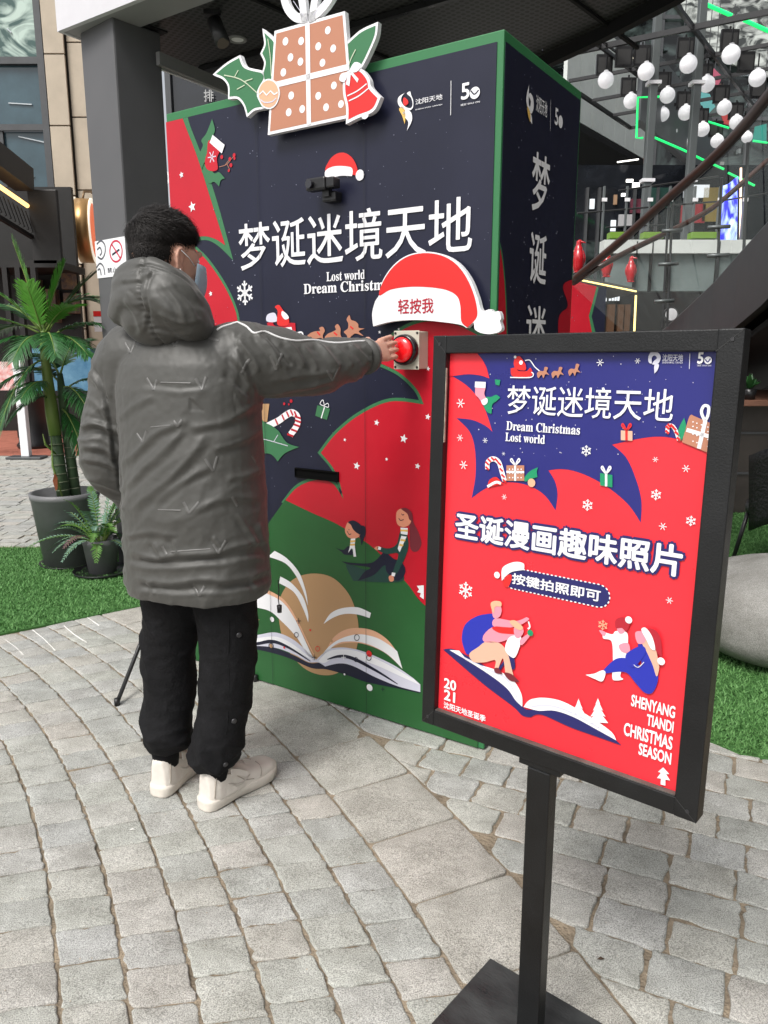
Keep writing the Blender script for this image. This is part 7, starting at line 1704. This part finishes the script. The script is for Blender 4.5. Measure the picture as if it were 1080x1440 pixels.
def sp3(P_, n=6):
    out = []
    for i in range(len(P_) - 1):
        p0, p1, p2, p3 = P_[max(i - 1, 0)], P_[i], P_[i + 1], P_[min(i + 2, len(P_) - 1)]
        for k in range(n): t = k / n; out.append(.5 * (2 * p1 + (p2 - p0) * t + (2 * p0 - 5 * p1 + 4 * p2 - p3) * t * t + (3 * p1 - p0 - 3 * p2 + p3) * t ** 3))
    return out + [P_[-1]]
R1 = sp3([AT(*p) - so1 for p in r1_]); R2 = sp3([AT(*p) - so1 for p in r2_])
MB().tube(R1, .046, 12).build('handrail', M_wood, stair, True); MB().tube(R2, .034, 12).build('handrail', M_wood, stair, True)
S1 = sp3([AT(*p) - so1 + Vector((.03, .02, .03)) for p in stp[:7]])
n1 = min(len(R1), len(S1))
def lerp_path(P_, t): x = t * (len(P_) - 1); i = min(int(x), len(P_) - 2); return P_[i].lerp(P_[i + 1], x - i)
for k in range(5):
    ts = [k / 5 + .004 + (j / 5) * (.2 - .008) for j in range(6)]; V = []; F = []
    for t in ts: V += [lerp_path(S1, t), lerp_path(R1, t) - Vector((0, 0, .08))]
    for j in range(5): F.append((2 * j, 2 * j + 2, 2 * j + 3, 2 * j + 1))
    mobj('glass_panel', V, F, M_glassp, stair)
for xt, yt, xb, yb, Y in ((941, 285, 931, 461, 8.15), (946, 284, 938, 459, 8.1), (1015, 250, 1008, 398, 7.2), (1052, 200, 1046, 352, 6.7)):
    MB().quadbar(AT(xt, yt, Y) - so1, AT(xb, yb, Y + .25) - so1, .022, .03).build('baluster', M_grey, stair)
for x, y, Y in ((945, 325, 8.1), (934, 424, 8.2), (940, 372, 8.15), (1011, 320, 7.3), (1010, 360, 7.3)):
    p = AT(x, y, Y) - so1; MB().tube([p - Vector((.10, 0, 0)), p + Vector((.10, 0, .01))], .018, 8).build('glass_clamp', M_steel, stair, True)
# white round wheel-like clock seen low through the glass
ck = AT(944, 442, 9.0); cko = empty('round_dial', ck, 0, 'small white round dial seen low through the stair glass', 'dial'); MB().lathe([(.085, .0), (.085, -.03), (.07, -.03), (.068, -.02)], 28, Matrix.Rotation(math.pi / 2, 4, 'X'), True).build('rim', M_grey, cko, True); MB().lathe([(.068, 0), (.01, .004)], 28, Matrix.Rotation(math.pi / 2, 4, 'X')).build('dial_face', M_white, cko)
# ---- low right: stone seat, woven chair, wooden deck, far window
sc = G(1062, 958); seat = empty('pebble_bench', (1.93, 3.42, 0), 0, 'smooth grey pebble shaped stone seat on the artificial grass', 'bench')
M_peb = stone_mat('pebble_concrete', (.26, .26, .25), dark=.6)
V, F = ball((0, 0, 0), 1, 26); VV = []
for v in V:
    r = Vector((abs(v.x) ** .85 * (1 if v.x > 0 else -1), abs(v.y) ** .85 * (1 if v.y > 0 else -1), abs(v.z) ** .75 * (1 if v.z > 0 else -1)))
    VV.append(Vector((r.x * .47, r.y * .42, r.z * .235 + .232 + .02 * r.x)) + Vector((0, 0, .012 * noise.noise(v * 1.5))))
so2 = mobj('stone', VV, F, M_peb, seat, True); set_rnd(so2.data, [.5] * len(VV)); MB().box(0, 0, 0, 0, 0, 0)
cc = AT(1068, 690, 4.9); chair = empty('woven_chair', (cc.x + .28, 4.95, 0), math.radians(25), 'black woven garden chair behind the stone seat', 'chair')
M_weave = mat('black_weave', (.012, .012, .013), .45, .5, bump=1.0, bscale=55, rvar=.2)
bk = MB(); 
V = []; F = []
for j in range(9):
    z = .42 + .50 * j / 8
    for i in range(11):
        a = math.radians(-110 + 220 * i / 10 + 180); r = .30 + .05 * j / 8; V.append((r * math.sin(a), -r * math.cos(a) * -1 * .9, z - .16 * (abs(i - 5) / 5) ** 2))
for j in range(8):
    for i in range(10): F.append((j * 11 + i, j * 11 + i + 1, j * 11 + i + 12, j * 11 + i + 11))
bk = mobj('backrest', V, F, M_weave, chair, True); md = bk.modifiers.new('s', 'SOLIDIFY'); md.thickness = .03
MB().lathe([(.30, .36), (.31, .39), (.30, .43), (.02, .44)], 24).build('seat', M_weave, chair, True)
for sx_ in (-1, 1):
    for sy_ in (-1, 1): MB().tube([(sx_ * .20, sy_ * .2, .37), (sx_ * .25, sy_ * .25, 0)], .014, 8).build('leg', M_black, chair, True)
dk = AT(1063, 560, 6.6); deck = empty('wooden_table', (dk.x + .5, 6.9, 0), 0, 'reddish brown wooden table top with a dark front behind the poster', 'table')
zt_ = AT(1063, 562, 6.6).z; MB().box(-1.0, 1.6, -.4, 1.6, zt_ - .05, zt_, .006).build('tabletop', mat('red_brown_wood', (.24, .115, .075), .45, .4, var=.2, vscale=3, stretch=(.3, 3, 1)), deck)
MB().box(-.9, 1.5, -.2, 1.4, 0, zt_ - .052).build('cabinet', mat('table_front', (.05, .042, .036), .5, var=.3, vscale=2), deck)
for z in (zt_ * .35, zt_ * .7): MB().box(-.9, 1.5, -.215, -.202, z, z + .02).build('rail', M_grey, deck)
V = []; F = []
tpn = empty('small_plant', AT(1053, 556, 6.62), 0, 'small leafy green plant on the wooden table edge', 'plant'); MB().lathe([(.05, 0), (.06, .09), (.05, .09)], 14).build('pot', M_black, tpn, True); tpn.location.z = zt_ + .001
for i in range(26):
    a = random.uniform(0, 6.28); e_ = random.uniform(.2, 1.2); d = Vector((math.cos(a) * math.cos(e_), math.sin(a) * math.cos(e_), math.sin(e_))); s_ = d.cross(Vector((0, 0, 1))).normalized() * .022; p = Vector((0, 0, .09)); b0_ = len(V)
    l = random.uniform(.08, .15); V += [p, p + d * l * .5 + s_, p + d * l, p + d * l * .5 - s_]; F.append((b0_, b0_ + 1, b0_ + 2, b0_ + 3))
tag(mobj('leaves', V, F, M_leafA, tpn), kind='stuff')
fw = empty('far_window', (AT(1068, 500, 14.2).x, 14.2, 0), 0, 'bright shop window with white frames seen between the sign and the picture edge', 'window'); fo = Vector((AT(1068, 500, 14.2).x, 14.2, 0))
a, b_ = AT(1054, 528, 14.2) - fo, AT(1100, 478, 14.2) - fo; MB().box(a.x, b_.x, 0, .1, a.z, b_.z).build('pane', mat('bright_interior', (.55, .55, .52), .5, emit=.6, var=.3, vscale=5), fw)
for x in (1072, 1076): p = AT(x, 500, 14.15) - fo; MB().box(p.x - .05, p.x + .05, -.05, -.002, a.z, b_.z).build('frame', mat('brown_frame', (.06, .03, .02), .5), fw)
for y in (506, 512): p = AT(1062, y, 14.15) - fo; MB().box(a.x, p.x + .1, -.04, -.003, p.z - .02, p.z + .02).build('rail', M_black, fw)
MB().box(a.x, a.x + .3, -.03, -.003, AT(1062, 492, 14.2).z, AT(1062, 486, 14.2).z).build('red_label', M_hatred, fw)

# printed display wall under the ledge, behind the booth
dwl = empty('display_wall', (AT(820, 440, 10.7).x, 10.7, 0), 0, 'navy and red printed wall under the lit ledge beside the booth', 'display wall'); dwo = Vector((AT(820, 440, 10.7).x, 10.7, 0))
a, b_ = AT(770, 392, 10.7) - dwo, AT(853, 404, 10.7) - dwo; MB().box(a.x, b_.x, .0, .1, 0, b_.z).build('wall_panel', M_navy, dwl)
DW = Face(dwl, off=.002); DW.art('printed_swirl_edge', [(796, 392, 1), (842, 404, 1), (832, 445, 1), (837, 466, 1), (838, 520, 1), (796, 520, 1)], M_leaf, 1, n=1); DW.art('printed_swirl', [(796, 392, 1), (839, 403, 1), (828, 444, 1), (832, 466, 1), (830, 520, 1), (796, 520, 1)], M_kred, 3, n=1)
# unseen block added beyond the right edge, shuts sky light off the booth
blk = empty('sky_blocker', (8.0, 0, 0), 0, 'added unseen dark block on the right that keeps sky light off the booth', 'building')
MB().box(0, 6, -12, 14, 0, 22).build('wall', M_shopb, blk)
for k in range(12): MB().box(-.06, 0, -9 + k * 1.6, -8.92 + k * 1.6, 0, 21).build('mullion', M_grey, blk)
for z in (3.6, 7.2, 10.8, 14.4, 18): MB().box(-.09, -.061, -9, 9, z, z + .12).build('transom', M_grey, blk)

# thin rails and glass fins between the shop row and the bridge
rl = empty('glass_railing', (AT(900, 300, 12.6).x, 12.6, 0), 0, 'thin steel and glass railing along the upper gallery behind the stair', 'railing'); ro = Vector((AT(900, 300, 12.6).x, 12.6, 0))
for (xa, ya, xb, yb) in ((812, 300, 1012, 283), (852, 320, 935, 316), (1012, 283, 1090, 270), (870, 268, 1010, 248)):
    MB().tube([AT(xa, ya, 12.6) - ro, AT(xb, yb, 12.6) - ro], .014, 6).build('rail', M_black, rl)
for x in (848, 880, 912, 940, 975, 1010, 1045):
    p = AT(x, 300, 12.6) - ro; MB().box(p.x - .012, p.x + .012, -.03, .03, AT(x, 338, 12.6).z, AT(x, 262, 12.6).z).build('glass_fin', M_steel, rl)
    MB().box(p.x - .04, p.x + .04, -.05, -.031, AT(x, 284, 12.6).z, AT(x, 279, 12.6).z).build('clamp', M_white, rl)
hl_ = AT(899, 86, 19); hln = empty('gallery_lamp', hl_, 0, 'short warm white tube lamp high in the dark gallery above the second globe', 'lamp'); MB().tube([(-.12, 0, .1), (.12, 0, -.08)], .05, 8).build('tube', mat('warm_tube', (1, .9, .7), .5, emit=2.5, ecol=(1, .9, .7)), hln, True); MB().box(-.15, .15, .02, .1, -.1, .16).build('fitting', M_black, hln)
bpy.context.view_layer.update()
